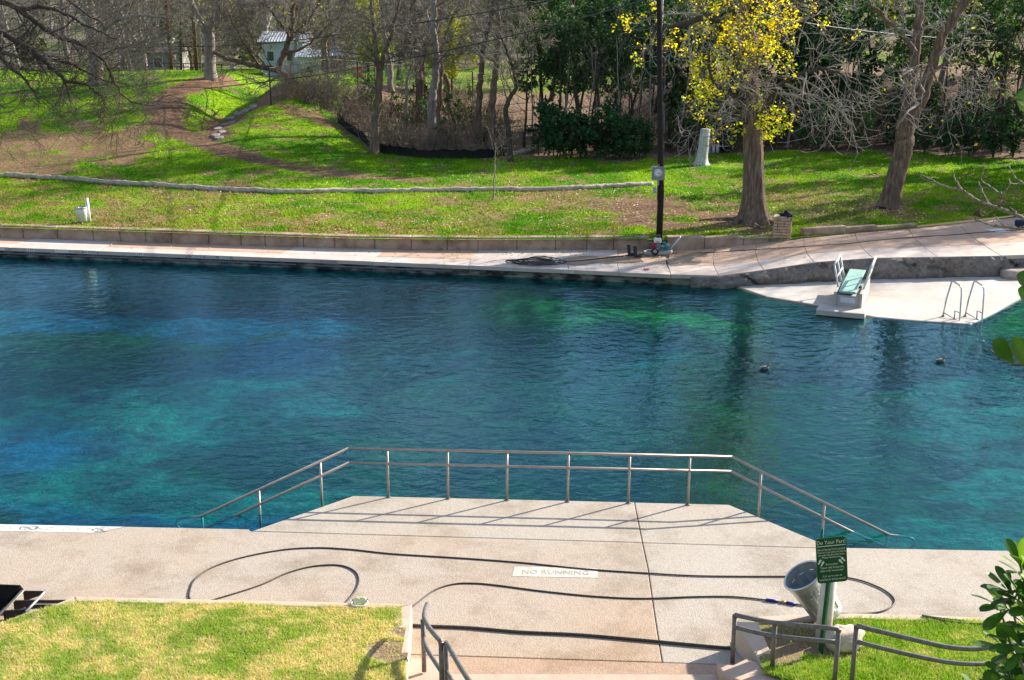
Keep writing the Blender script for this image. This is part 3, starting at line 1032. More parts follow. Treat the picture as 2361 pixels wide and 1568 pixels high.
kerb_run(kerb, [(-34, 46.91), (-18.4, 44.36), (-5.6, 42.36), (-1.27, 42.11), (2.77, 42.21), (4.72, 42.19)], 0.44, 0.44, 1.12, zb=0.05)
kerb2 = thing("kerb_wall", "short brown block wall between the clock pole and the brick pillar", "wall", (7, 42.1, 0))
kerb_run(kerb2, [(5.30, 42.02), (7.5, 42.12), (9.45, 42.34)], 0.44, 0.36, 1.15, zb=0.10)
kerb3 = thing("kerb_wall", "thin tapering stone edging right of the brick pillar", "wall", (12, 43.2, 0))
kerb_run(kerb3, [(10.06, 42.55), (12.2, 43.25), (14.5, 44.15)], 0.30, 0.10, 1.6, 0.25)

# --- brick pillar with cloth
bp = at(1806, 556, 0.33); bp = Vector((bp.x, bp.y + 0.28, 0.33))
pil = thing("brick_pillar", "squat tan brick pillar with a black cloth on top at the end of the wall", "pillar", bp, rad(-14))
M['brick'] = simple_mat("tan_limestone_brick", (0.56, 0.40, 0.25), (0.38, 0.27, 0.18), 5, 0.9, 0, 0.3, 22)
M['brick2'] = simple_mat("orange_limestone_brick", (0.56, 0.34, 0.19), (0.42, 0.27, 0.16), 5, 0.9, 0, 0.3, 22)
M['mortar'] = simple_mat("dark_mortar", (0.20, 0.15, 0.105))
MB().box((0, 0, 0.36), (0.52, 0.50, 0.76)).build("core", M['mortar'], pil)
z = -0.04
for row in range(8):
    h = 0.10 if row != 0 else 0.14
    for face in range(4):
        w = 0.56 if face % 2 == 0 else 0.54
        cuts = [0] + sorted(R.sample([0.22, 0.36, 0.5, 0.64, 0.78], 2 if row % 2 else 1)) + [1]
        for a, b in zip(cuts[:-1], cuts[1:]):
            cx_ = (a + b) / 2 * w - w / 2
            ang = face * math.pi / 2
            out = 0.27 + R.uniform(-0.006, 0.008)
            rm = Matrix.Rotation(ang, 3, 'Z')
            MB().box(rm @ Vector((cx_, -out, z + h / 2)), ((b - a) * w - 0.014, 0.07, h - 0.014), rm).build("brick", M['brick'] if R.random() < .75 else M['brick2'], pil, bevel=0.008, seg=1)
    z += h
MB().box((0, 0, z + 0.015), (0.60, 0.58, 0.03)).build("cap", M['cap'], pil, bevel=0.01)
ctop = bp + Vector((0.06, -0.05, z + 0.035))
cl = MB()
for (dx, dy, dz, r_) in ((-0.08, 0, 0.05, (.13, .12, .06)), (0.06, 0.02, 0.09, (.12, .10, .09)), (0.12, -0.05, 0.05, (.10, .11, .07)), (0.02, -.02, .15, (.07, .05, .05))):
    cl.ball((dx, dy, dz), r_, 10, 6, Matrix.Rotation(R.uniform(0, 3), 3, 'Z'))
cl.add([(0.0, -0.27, 0.03), (0.20, -0.24, 0.05), (0.17, -0.30, -0.12), (0.07, -0.29, -0.30), (0.04, -0.29, -0.15), (0.02, -0.1, 0.09), (0.2, -0.1, 0.09)], [(0, 4, 3, 2, 1), (0, 1, 6, 5)])
o = cl.build("cloth", simple_mat("black_cloth", (0.012, 0.012, 0.016)), None, True, origin=(0, 0, 0))
o.location = ctop
tag(o, "crumpled black cloth hanging over the top of the brick pillar", "cloth")

# --- rough stone ledge under the right part of the walk
def rough_ledge():
    xs = np.arange(5.6, 24, 0.09)
    rows = 12
    V = []
    for i, x in enumerate(xs):
        y0 = near_edge(x) - 0.02
        top = float(deckz(x)) - 0.02
        for j in range(rows):
            f = j / (rows - 1)
            zz = top + (-0.42 - top) * f if x > 6.9 else top + (-0.5 - top) * f
            crack = abs(math.sin(1.1 * x + 2.2 * float(fbm(x * .5, zz * 1.2, 77)) + 2.0 * zz))
            n = float(fbm(x * 2.6, zz * 4.5, 15)) - 0.5
            n2 = float(fbm(x * 7, zz * 9, 16)) - 0.5
            bulge = 0.10 * math.sin(math.pi * min(1, f * 1.1))
            V.append((x + 0.03 * n2, y0 - 0.03 - bulge - 0.24 * n - 0.14 * n2 + (0.14 if crack < 0.07 else 0), zz + (0.02 * n2 if 0 < j < rows - 1 else 0)))
    idx = np.arange(len(xs) * rows).reshape(len(xs), rows)
    q = np.stack([idx[:-1, :-1], idx[:-1, 1:], idx[1:, 1:], idx[1:, :-1]], -1).reshape(-1, 4)
    t = NT("ledge_rock")
    co = t.coord("Object")
    col = t.ramp(t.math('ADD', t.math('MULTIPLY', t.noise(co, 2.6, 8, 0.75), 0.55), t.math('MULTIPLY', t.noise(co, 9, 6, 0.7), 0.45)), [(0.36, (0.07, 0.06, 0.052)), (0.46, (0.25, 0.215, 0.185)), (0.64, (0.43, 0.38, 0.325))])
    mat = t.done(t.principled(col, 0.95, 0, t.bump(t.noise(co, 7, 7, 0.8), 1.0, 0.14), 0.15))
    o = np_obj("stone_ledge", V, [q], mat, None, True)
    tag(o, "rough grey rock ledge between the walk and the diving shelf", "ledge")


rough_ledge()


def rock(name, loc, size, seed, mat, label, cat, rotz=0, rough=0.25, flat=False):
    rr = np.random.default_rng(seed)
    mb = MB().ball((0, 0, 0), 1, 22, 14)
    vs_ = []
    for v in mb.v:
        v = Vector(v)
        p = 4.5 if flat else 2.4
        m = (abs(v.x) ** p + abs(v.y) ** p + abs(v.z) ** p) ** (1 / p)
        v = v / m
        k = 1 + rough * (float(fbm(v.x * 1.6 + seed, v.y * 1.6 + v.z * 2.1, seed)) - 0.5) + rough * .5 * (float(fbm(v.x * 5 + seed, v.y * 5 + v.z * 6, seed + 1)) - 0.5)
        vs_.append((v.x * size[0] * k, v.y * size[1] * k, v.z * size[2] * k + size[2] * 0.8))
    mb.v = vs_
    o = mb.build(name, mat, None, True)
    o.location = loc; o.rotation_euler = (0, 0, rotz)
    return tag(o, label, cat)


M['stone'] = simple_mat("worn_pale_stone", (0.46, 0.37, 0.30), (0.30, 0.235, 0.19), 4, 0.9, 0, 0.4, 14)
c = at(1815, 649, -0.22)
rock("stone_step", (c.x, c.y + 0.12, -0.26), (0.62, 0.24, 0.13), 3, M['stone'], "long flat stone step lying against the rock ledge", "stone", 0.12, 0.14, True)
c = at(2342, 640, -0.2)
rock("stone_block", (c.x + 0.1, c.y + 0.1, -0.24), (0.55, 0.34, 0.17), 5, M['stone'], "square grey stone block at the right end of the rock ledge", "stone", 0.05, 0.12, True)

# --- tall pole with clock and meter box
PB = Vector((5.02, 41.98, 0.05))
pole = thing("utility_pole", "tall dark wooden pole rising from the gap in the kerb wall", "pole", PB)
t = NT("creosoted_pole")
co = t.coord("Object", (14, 14, 0.9))
colr = t.ramp(t.noise(co, 2.5, 6, 0.7), [(0.3, (0.010, 0.007, 0.006)), (0.66, (0.034, 0.021, 0.016)), (0.85, (0.10, 0.07, 0.05))])
M['pole'] = t.done(t.principled(colr, 0.8, 0, t.bump(t.noise(co, 4, 5), 0.5, 0.02), 0.25))
top = aty(1513, -250, 42.0)
MB().tube([(0, 0, -0.4), (0.005, 0, 2), (top.x - PB.x, 0, 13.5)], [0.112, 0.106, 0.085], 18).build("shaft", M['pole'], pole, True)
MB().tube([(-0.122, -0.02, 1.75), (-0.118, -0.02, 2.6), (-0.122, -0.01, 5), (-0.14, 0, 9)], 0.014, 8).build("conduit", M['grey_metal'], pole, True)
MB().box((-0.10, -0.08, 2.62), (0.04, 0.05, 0.7)).build("conduit_cover", M['grey_metal'], pole, bevel=0.006)

cb = aty(1518, 401, 41.75)
clock = thing("clock", "square grey boxed clock with a round white dial on the wooden pole", "clock", (cb.x, 41.79, cb.z), rad(4))
MB().box((0, 0, 0), (0.42, 0.16, 0.42)).build("case", simple_mat("grey_green_case", (0.27, 0.29, 0.265), (0.20, 0.215, 0.20), 8), clock, bevel=0.012)
MB().box((0, 0, 0.222), (0.44, 0.18, 0.02)).build("top_edge", M['grey_metal'], clock, bevel=0.005)
dial = MB().lathe([(0, 0), (0.125, 0), (0.13, -0.004)], (-0.02, -0.083, 0.045), (0, -1, 0), 28).build("dial", simple_mat("white_dial", (0.72, 0.72, 0.70), (0.66, 0.66, 0.64)), clock)
mk = MB()
for k in range(12):
    a = k * math.pi / 6
    mk.box((-0.02 + 0.104 * math.sin(a), -0.0885, 0.045 + 0.104 * math.cos(a)), (0.009, 0.002, 0.026), Matrix.Rotation(a, 3, 'Y'))
mk.build("hour_marks", M['black_metal'], dial)["kind"] = "stuff"
for a, L_, w in ((rad(112), 0.062, 0.016), (rad(126), 0.095, 0.011)):
    MB().box((-0.02 + L_ / 2 * math.sin(a), -0.0895, 0.045 + L_ / 2 * math.cos(a)), (w, 0.002, L_), Matrix.Rotation(a, 3, 'Y')).build("clock_hand", M['black_metal'], dial)
mbx = aty(1506, 440, 41.8)
mt = thing("meter_box", "small pale grey electric box on the pole below the clock", "box", (mbx.x + 0.055, 41.86, mbx.z))
MB().box((0, 0, 0), (0.12, 0.09, 0.20)).build("housing", simple_mat("pale_grey_box", (0.5, 0.51, 0.5)), mt, bevel=0.008)
MB().box((0, -0.05, 0.0), (0.085, 0.015, 0.15)).build("cover", M['grey_metal'], mt, bevel=0.004)

# --- white bin on a post, far left
wb = hit(200, 514)
wbin = thing("litter_bin", "white tapered litter bin tied to a short white post at far left", "bin", wb, rad(8))
M['white_metal'] = simple_mat("white_painted_metal", (0.74, 0.74, 0.72), (0.60, 0.60, 0.58), 9, 0.5)
MB().lathe([(0.155, 0.06), (0.20, 0.50), (0.215, 0.56), (0.20, 0.56), (0.19, 0.50), (0.15, 0.09), (0, 0.09)], (-0.12, -0.05, 0), (-0.05, 0, 1), 20, True).build("body", M['white_metal'], wbin, True)
MB().lathe([(0.215, 0.53), (0.226, 0.545), (0.226, 0.575), (0.215, 0.585)], (-0.12, -0.05, 0), (-0.05, 0, 1), 20).build("rim", M['grey_metal'], wbin, True)
MB().tube([(0.07, 0.17, -0.1), (0.04, 0.17, 0.86)], 0.065, 12).build("post", M['white_metal'], wbin, True)

# --- white stump and things behind it
sp_ = hit(1616, 381)
st = MB()
n = 20
prof = [(0.0, 0.50), (0.07, 0.38), (0.18, 0.31), (0.4, 0.27), (0.7, 0.25), (1.2, 0.235), (1.72, 0.222)]
vs_ = []
for h, r_ in prof:
    for k in range(n):
        a = 2 * math.pi * k / n
        rr_ = r_ * (1 + (0.8 * (0.3 - h) if h < .3 else 0) * math.sin(5 * a + 1) + 0.05 * math.sin(9 * a))
        vs_.append((rr_ * math.cos(a) + 0.09 * h, rr_ * math.sin(a), h - 0.06))
st.add(vs_, [(i * n + k, i * n + (k + 1) % n, (i + 1) * n + (k + 1) % n, (i + 1) * n + k) for i in range(len(prof) - 1) for k in range(n)] + [tuple((len(prof) - 1) * n + k for k in range(n))])
t = NT("bleached_wood")
co = t.coord("Object", (7, 7, 0.8))
M['bleached'] = t.done(t.principled(t.ramp(t.noise(co, 2.5, 6, .7), [(.3, (.26, .25, .235)), (.6, (.60, .585, .56))]), .9, 0, t.bump(t.noise(co, 4, 5), .6, .03)))
o = st.build("tree_stump", M['bleached'], None, True); o.location = sp_
tag(o, "tall bleached white tree stump on the lawn", "stump")
gr = hit(1643, 352)
grill = thing("barbecue_smoker", "black upright smoker on stubby log legs behind the white stump", "grill", gr)
MB().lathe([(0.20, 0.42), (0.23, 0.5), (0.23, 1.05), (0.17, 1.15), (0.0, 1.18)], (0, 0, 0), (0, 0, 1), 16, True).build("drum", M['black_metal'], grill, True)
MB().box((0, -0.24, 0.78), (0.12, 0.03, 0.05)).build("handle", M['grey_metal'], grill, bevel=.005)
for x in (-0.2, 0.02, 0.24):
    MB().tube([(x, R.uniform(-.08, .08), -0.1), (x, 0, 0.44)], 0.085, 10).build("log_leg", M['bleached'], grill, True)
kt = gr + Vector((0.55, 0.1, 0))
ket = thing("kettle_drum", "dark blue-black round drum on the ground beside the smoker", "drum", kt)
MB().ball((0, 0, 0.30), (0.26, 0.26, 0.27), 14, 9).build("bowl", simple_mat("dark_blue_enamel", (0.012, 0.02, 0.032), rough=.4), ket, True)
MB().lathe([(0.265, 0.30), (0.275, 0.32), (0.265, 0.34)], sides=14).build("band", M['grey_metal'], ket, True)

# --- diving board
db = at(1958, 708, -0.25)          # near foot of the plinth
DB = thing("diving_board", "pale turquoise diving board on a concrete plinth with white side rails", "diving board", (9.66, 34.98, -0.27), rad(-21))
M['plinth'] = simple_mat("grey_beige_plinth", (0.50, 0.46, 0.40), (0.38, 0.35, 0.30), 4, 0.85, 0, 0.2)
MB().box((-0.12, -0.16, 0.06), (1.36, 0.74, 0.16)).build("pad", M['shelf'], DB, bevel=0.02)
MB().box((0, 0.62, 0.30), (0.62, 1.0, 0.34)).build("plinth", M['plinth'], DB, bevel=0.012)
for sx_ in (-1, 1):
    MB().box((sx_ * 0.355, 1.2, 0.345), (0.09, 2.2, 0.43)).build("side_wall", M['plinth'], DB, bevel=0.012)
MB().box((0.0, 0.112, 0.34), (0.42, 0.012, 0.16)).build("front_panel", simple_mat("pale_panel", (0.62, 0.66, 0.68), (0.52, 0.56, 0.58), 6), DB)
MB().tube([(-0.26, 1.25, 0.50), (0.26, 1.25, 0.50)], 0.06, 12).build("fulcrum", M['grey_metal'], DB, True)
rb = Matrix.Rotation(rad(2.0), 3, 'X')
M['aqua'] = simple_mat("turquoise_board", (0.34, 0.53, 0.44), (0.27, 0.45, 0.39), 5, 0.6, 0, 0.2, 60)
MB().box((-0.03, 1.43, 0.62), (0.48, 2.65, 0.05), rb).build("board", M['aqua'], DB, bevel=0.015)
MB().box((-0.03, 1.43, 0.58), (0.38, 2.55, 0.03), rb).build("board_core", M['stainless'], DB, bevel=0.004)
M['rail_white'] = simple_mat("white_green_rail", (0.66, 0.68, 0.62), (0.52, 0.55, 0.50), 6, 0.45)
for sx_ in (-1, 1):
    fr = bpy.data.objects.new("side_rail", None); put(fr, DB)
    X0, X1 = sx_ * 0.34, sx_ * 0.52

    def q(y, f, z0=0.45, z1=1.22):
        return (X0 + (X1 - X0) * f, y, z0 + (z1 - z0) * f)
    for y in (0.75, 1.45, 2.15):
        MB().tube([q(y, -0.15), q(y, 1)], 0.030, 8).build("post", M['rail_white'], fr, True)
    MB().tube([q(0.73, 1), q(2.17, 1)], 0.032, 8).build("top_bar", M['rail_white'], fr, True)
    MB().tube([q(0.75, 0.5), q(2.15, 0.5)], 0.026, 8).build("middle_bar", M['rail_white'], fr, True)

# --- pool ladder
lad = thing("pool_ladder", "pair of looped stainless steel pool ladder rails at the shelf corner", "ladder", at(2215, 735, -0.26))
for k, (bx, by) in enumerate(((2174, 730), (2225, 730))):
    a = at(bx, by, -0.26) - lad.location
    f = Vector((0.34, -0.42, 0))
    up = Vector((0.12, 0, 0))
    A = Vector((a.x, a.y, 0))
    path = [A, A + Vector((0.05, 0.0, 0.5)), A + Vector((0.16, 0.03, 1.0)), A + Vector((0.19, 0.02, 1.04)), A + f * 0.55 + Vector((0.12, 0, 0.97)), A + f * 0.74 + Vector((0.08, 0, 0.90)), A + f * 0.84 + Vector((0.05, 0, 0.72)), A + f * 0.97 + Vector((0.0, 0, 0.2)), A + f * 0.98 + Vector((0, 0, -0.1)), A + f * 0.98 + Vector((0, 0, -0.9))]
    MB().tube(path, 0.023, 10).build("hand_rail", M['stainless'], lad, True)
    MB().tube([A + Vector((0.0, 0, 0.12)), A + f * 0.8 + Vector((0, 0, 0.0))], 0.018, 8).build("brace", M['stainless'], lad, True)
    MB().tube([A + f * 0.68 + Vector((0.0, 0, -0.02)), A + f * 0.66 + Vector((0.0, 0, 0.24)), A + f * 0.95 + Vector((0.0, 0, 0.22))], 0.02, 8).build("toe_loop", M['stainless'], lad, True)
    MB().lathe([(0.05, 0), (0.05, 0.025), (0.03, 0.03)], A, sides=12, cap1=True).build("floor_flange", M['rust'], lad)
for zz in (-0.25, -0.5):
    p0 = at(2173, 730, -0.26) - lad.location; p1 = at(2220, 730, -0.26) - lad.location
    f = Vector((0.34, -0.42, 0)) * 0.98
    MB().box((((p0 + p1) / 2 + f).x, ((p0 + p1) / 2 + f).y, zz), (0.56, 0.09, 0.03)).build("rung", M['stainless'], lad)

# --- platform handrail
A1 = at(815, 1143); A1 = Vector((-2.92, 20.98, 0)); A2 = Vector((3.86, 20.56, 0))
B1 = at(460, 1190, WATER); B2 = at(2052, 1232, WATER)
hr = thing("platform_handrail", "long brown steel handrail along the entry platform dipping into the water", "railing", (0.4, 20.7, 0))
L0 = hr.location
TOP, MID = 0.93, 0.655
off = lambda p: tuple(Vector(p) - L0)


def end_curve(A, B):
    """sloping rail from the corner to the water, with its return loop"""
    s = 1 if B.x > A.x else -1
    d = (Vector((B.x, B.y, WATER)) - Vector((A.x, A.y, TOP)))
    B_ = Vector((B.x, B.y, WATER))
    h = Vector((d.x, d.y, 0)).normalized()
    drop = TOP - MID
    topc = [Vector((A.x, A.y, TOP)), B_ + Vector((0, 0, -0.015)), B_ + h * 0.32 + Vector((0, 0, -0.03))]
    loop = [B_ + h * 0.40 + Vector((0, 0, -0.06)), B_ + h * 0.43 + Vector((0, 0, -0.14)), B_ + h * 0.38 + Vector((0, 0, -0.22)), B_ + h * 0.28 + Vector((0, 0, -0.25))]
    t = (MID - WATER) / (TOP - WATER) * 1.0
    m_end = Vector((A.x, A.y, MID)) + d * ((MID - WATER + 0.0) / (TOP - WATER))
    midc = [B_ + Vector((0, 0, -0.27)), m_end + Vector((0, 0, -0.02)), Vector((A.x, A.y, MID))]
    return topc + loop + midc


cl_ = end_curve(A1, B1); cr_ = end_curve(A2, B2)
MB().tube([off(p) for p in cl_], 0.024, 10).build("sloping_rail", M['steel'], hr, True)
MB().tube([off(p) for p in cr_], 0.024, 10).build("sloping_rail", M['steel'], hr, True)
MB().tube([off((A1.x, A1.y, TOP)), off((A2.x, A2.y, TOP))], 0.025, 10).build("top_rail", M['steel'], hr, True)
MB().tube([off((A1.x, A1.y, MID)), off((A2.x, A2.y, MID))], 0.022, 10).build("middle_rail", M['steel'], hr, True)
for px, py in ((895, 1150), (1033, 1152), (1169, 1154), (1309, 1158), (1449, 1161), (1587, 1167)):
    p = at(px, py); f = (p.x - A1.x) / (A2.x - A1.x); y = lerp(A1.y, A2.y, f)
    o = MB().tube([off((p.x, y, -0.02)), off((p.x, y, TOP - 0.02))], 0.0225, 10).build("post", M['steel'], hr, True)
    MB().lathe([(0.045, 0), (0.045, 0.012), (0.026, 0.02)], off((p.x, y, 0.0)), sides=12).build("base_plate", M['galv'], o)


def slope_post(A, B, px, zb):
    # x on the sloping rail as seen at the survey column
    for k in range(200):
        f = k / 199
        p = Vector((A.x, A.y, TOP)).lerp(Vector((B.x, B.y, WATER)), f)
        if abs(((p.x) / (p.y * _c + (CAM_H - p.z) * _s)) * FPX + CX - px) < 4: break
    MB().tube([off((p.x, p.y, zb)), off((p.x, p.y, p.z - 0.02))], 0.0225, 10).build("post", M['steel'], hr, True)


slope_post(A1, B1, 735, -0.6); slope_post(A1, B1, 593, -1.0); slope_post(A1, B1, 462, -1.2)
slope_post(A2, B2, 1757, -0.6); slope_post(A2, B2, 1905, -1.0); slope_post(A2, B2, 2050, -1.2)

# --- left bed wall
M['wall_tan'] = simple_mat("tan_bed_wall", (0.58, 0.45, 0.35), (0.47, 0.36, 0.28), 2.2, 0.88, 0, 0.25, 25)
wl_ = thing("bed_wall", "low tan concrete wall edging the grass bed at lower left", "wall", (-4, 16.4, 0))
o0 = wl_.location
fo = lambda pts: [(x - o0.x, y - o0.y) for x, y in pts]
a, b, c_ = at(-330, 1595, LAWN_Z), at(170, 1378, LAWN_Z), at(950, 1396, LAWN_Z)
ai, bi, ci = at(-330, 1612, LAWN_Z), at(176, 1390, LAWN_Z), at(904, 1406, LAWN_Z)
MB().prism(fo([(ai.x, ai.y), (bi.x, bi.y), (b.x, b.y), (a.x, a.y)][::1]), -0.05, LAWN_Z + 0.02).build("side_run", M['wall_tan'], wl_, bevel=0.015)
MB().prism(fo([(bi.x + .004, bi.y), (ci.x, ci.y), (c_.x, c_.y), (b.x + .004, b.y)]), -0.05, LAWN_Z + 0.025).build("front_run", M['wall_tan'], wl_, bevel=0.018)
e0, e1 = at(933, 1572, LAWN_Z), at(937, 1572, LAWN_Z)
MB().prism(fo([(ci.x + .002, ci.y - .004), (e0.x, e0.y), (e1.x, e1.y), (c_.x, c_.y - .004)]), -0.05, LAWN_Z + 0.022).build("wedge_run", M['wall_tan'], wl_, bevel=0.018)
kl = thing("stair_kerb", "low tan concrete kerb carrying the curved stair rail at bottom centre", "kerb", (-1.1, 14.6, 0))
pts = [(-1.40, 15.25), (-1.40, 13.2), (-0.75, 13.0), (-0.80, 14.2), (-0.86, 15.22)]
MB().prism([(x + 1.1, y - 14.6) for x, y in pts], -0.1, lambda x, y: 0.10 - 0.03 * y).build("kerb_block", M['cap'], kl, bevel=0.02)

# --- right wedge wall and curved kerb
kr = thing("stair_kerb", "curved tan kerb and wedge wall below the stair rail at lower right", "kerb", (3.4, 15, 0))
o1 = kr.location
w0, w1, w2, w3 = at(1692, 1432, 0.40), at(1748, 1434, 0.40), at(1792, 1545, 0.16), at(1770, 1556, 0.16)
mb = MB()
zt = [0.40, 0.40, 0.18, 0.18]
vs_ = [(w.x - o1.x, w.y - o1.y, z_) for w, z_ in zip((w0, w1, w2, w3), zt)] + [(w.x - o1.x, w.y - o1.y, -0.1) for w in (w0, w1, w2, w3)]
mb.add(vs_, [(0, 1, 2, 3), (7, 6, 5, 4), (0, 3, 7, 4), (1, 0, 4, 5), (2, 1, 5, 6), (3, 2, 6, 7)])
mb.build("wedge_wall", M['wall_tan'], kr, bevel=0.012)
c0 = [at(*p, 0.20) for p in ((1690, 1533), (1720, 1518), (1790, 1538), (1870, 1556), (1985, 1580), (2200, 1610), (2400, 1625))]
ci_ = [at(*p, 0.20) for p in ((1652, 1527), (1668, 1553), (1740, 1585), (1830, 1610), (1960, 1650), (2200, 1680), (2400, 1690))]
poly = [(p.x - o1.x, p.y - o1.y) for p in ci_] + [(p.x - o1.x, p.y - o1.y) for p in c0[::-1]]
MB().prism(poly, -0.1, 0.20).build("curved_kerb", M['cap'], kr, bevel=0.02)
w4 = [at(*p, 0.26) for p in ((1746, 1421), (1960, 1413), (2140, 1418), (2361, 1428), (2600, 1436))]
poly = [(p.x - o1.x, p.y - o1.y - 0.16) for p in w4] + [(p.x - o1.x, p.y - o1.y) for p in w4[::-1]]
MB().prism(poly, -0.1, 0.26).build("back_edging", M['wall_tan'], kr, bevel=0.015)

# --- stair rails (near)
RR = 0.032


def near_rail(label, top, mid, posts, loc):
    r_ = thing("stair_rail", label, "railing", loc)
    L = Vector(loc)
    MB().tube([p - L for p in top], RR, 12).build("top_rail", M['galv'], r_, True)
    MB().tube([p - L for p in mid], RR * 0.94, 12).build("middle_rail", M['galv'], r_, True)
    for a, b in posts:
        o = MB().tube([a - L, b - L], RR, 12).build("post", M['galv'], r_, True)
        MB().lathe([(RR * 1.06, -0.02), (RR * 1.14, 0.0), (RR * 1.06, 0.02)], b - L - Vector((0, 0, 0.02)), sides=12).build("weld", M['rust'], o, True)
    return r_


p1b = at(978, 1548, 0.12); p1t = Vector((p1b.x, p1b.y, 1.02))
t0 = aty(985, 1393, 15.55)
tp_ = aty(979, 1428, p1b.y)
p2t = at(1017, 1480, 1.10); p2b = Vector((p2t.x, p2t.y, -0.2))
top = smooth_path([t0, t0.lerp(tp_, .55) + Vector((-0.012, 0, 0.02)), tp_, tp_.lerp(p2t, .5) + Vector((-0.02, 0, 0)), p2t], 6)
m1 = Vector((p1b.x, p1b.y, 0.62)); m2 = Vector((p2t.x, p2t.y, 0.68))
mid = smooth_path([m1, m1.lerp(m2, .35) + Vector((-0.03, 0, 0)), m2], 6)
near_rail("curved grey steel stair rail standing on the kerb at bottom centre", top, mid, [(p1b, Vector((p1b.x, p1b.y, tp_.z - .01))), (p2b, p2t)], (p1b.x, p1b.y, 0.12))
q0 = at(1029, 1482, 1.10); q1 = at(1085, 1575, 1.30); q2 = at(1190, 1720, 1.8)
nm0 = at(1025, 1536, 0.80); nm0 = Vector((q0.x, q0.y, 0.70)); nm1 = Vector((q1.x, q1.y, 0.90)); nm2 = Vector((q2.x, q2.y, 1.4))
near_rail("second grey stair rail leaving the bottom edge beside the curved rail", smooth_path([q0, q1, q2], 6), smooth_path([nm0, nm1, nm2], 6), [(Vector((q0.x, q0.y, -0.2)), q0)], (q0.x, q0.y, 0))


def post_at(px, pyb, zb, ztop):
    b = at(px, pyb, zb)
    return Vector((b.x, b.y, zb - 0.05)), Vector((b.x, b.y, ztop))


pA = post_at(1689, 1521, 0.20, 0); zA = aty(1692, 1418, pA[0].y).z
tA = Vector((pA[0].x, pA[0].y, zA))
pB = post_at(1780, 1546, 0.20, 0); tB = Vector((pB[0].x, pB[0].y, aty(1783, 1436, pB[0].y).z))
tC = aty(1934, 1450, 14.35); 
tC.z = aty(1934, 1450, tC.y).z
botC = Vector((tC.x, tC.y, 0.0))
mA, mB_, mC = [Vector((q.x, q.y, aty(px, py, q.y).z)) for q, px, py in ((tA, 1691, 1446), (tB, 1782, 1466), (tC, 1930, 1481))]
near_rail("grey steel stair rail with three posts left of the green sign", smooth_path([tA, tB, tC], 6), smooth_path([mA, mB_, mC], 6), [(pA[0], tA), (pB[0], tB), (botC, tC)], (pA[0].x, pA[0].y, 0.14))
rt = [aty(px, py, y) for px, py, y in ((1975, 1443, 14.3), (2100, 1473, 14.0), (2180, 1491, 13.85), (2240, 1496, 13.8), (2300, 1490, 13.85), (2420, 1474, 14.0))]
rm_ = [aty(px, py, y) for px, py, y in ((1973, 1479, 14.3), (2090, 1508, 14.0), (2180, 1526, 13.85), (2240, 1531, 13.8), (2300, 1527, 13.85), (2420, 1510, 14.0))]
near_rail("long bent grey stair rail running to the bush at lower right", smooth_path(rt, 5), smooth_path(rm_, 5), [(Vector((rt[0].x, rt[0].y, 0)), rt[0])], (rt[0].x, rt[0].y, 0))

# --- green sign
sb = SIGN_B
sy = sb.y
sgn = thing("notice_sign", "dark green notice board reading Do Your Part on a leaning green post", "sign", sb)
S0 = Vector(sb)
pl = [aty(px, py, sy) - S0 for px, py in ((1879, 1347), (1950, 1339), (1956, 1236), (1886, 1242))]
ctr = sum(pl, Vector()) / 4
pt = (pl[2] + pl[3]) / 2
M['green'] = simple_mat("dark_green_sheet", (0.005, 0.085, 0.032), (0.004, 0.065, 0.024), 6, 0.45)
M['sign_white'] = simple_mat("sign_lettering_white", (0.72, 0.76, 0.72), (0.66, 0.70, 0.66))
d = (pt - Vector((0, 0, 0))).normalized()
pc = Vector((0.0, 0.0, -0.3))
postm = MB()
for dx in (-0.028, 0.028):
    pass
postm.tube([pc, Vector((0.01, 0.03, 0)), Vector((ctr.x, 0.035, ctr.z)), Vector((pt.x, 0.035, pt.z - 0.03))], 0.033, 4)
postm.build("sign_post", M['green'], sgn)
ux = ((pl[1] - pl[0]) + (pl[2] - pl[3])).normalized(); uz = ((pl[3] - pl[0]) + (pl[2] - pl[1])).normalized()
W_ = ((pl[1] - pl[0]).length + (pl[2] - pl[3]).length) / 2; H_ = ((pl[3] - pl[0]).length + (pl[2] - pl[1]).length) / 2
ny = ux.cross(uz).normalized()
uz = ny.cross(ux) * 1.0
rotm = Matrix((ux, uz, ny)).transposed()
panel = bpy.data.objects.new("sign_panel", None)


def rrect(w, h, r, n=5):
    out = []
    for cx_, cy_, a0 in ((w / 2 - r, -h / 2 + r, -90), (w / 2 - r, h / 2 - r, 0), (-w / 2 + r, h / 2 - r, 90), (-w / 2 + r, -h / 2 + r, 180)):
        for k in range(n + 1):
            a = rad(a0 + 90 * k / n)
            out.append((cx_ + r * math.cos(a), cy_ + r * math.sin(a)))
    return out


panel = MB().prism(rrect(W_, H_, 0.045), -0.004, 0.004).build("sign_panel", M['green'], sgn)
panel.matrix_local = Matrix.Translation(ctr) @ rotm.to_4x4()
rule = MB().prism([(-W_ / 2 + .012, H_ * 0.315), (W_ / 2 - .012, H_ * 0.315), (W_ / 2 - .012, H_ * 0.33), (-W_ / 2 + .012, H_ * 0.33)], 0.005, 0.0065).build("rule", M['sign_white'], panel)
lines = [("Do Your Part!", 0.40, 0.098, 1.0), ("Barton Springs Pool is special!", 0.245, 0.052, .72), ("There are many plants and animals", 0.185, 0.048, .70), ("that make this place their home.", 0.125, 0.048, .70),
         ("Please let them be.", 0.07, 0.052, .80), ("Remember", -0.085, 0.052, .9), ("\"Leave only footprints,", -0.155, 0.055, .8), ("take only memories\"", -0.225, 0.055, .85), ("It is up to you to", -0.345, 0.052, .9), ("keep Barton Springs special!", -0.42, 0.052, .74)]
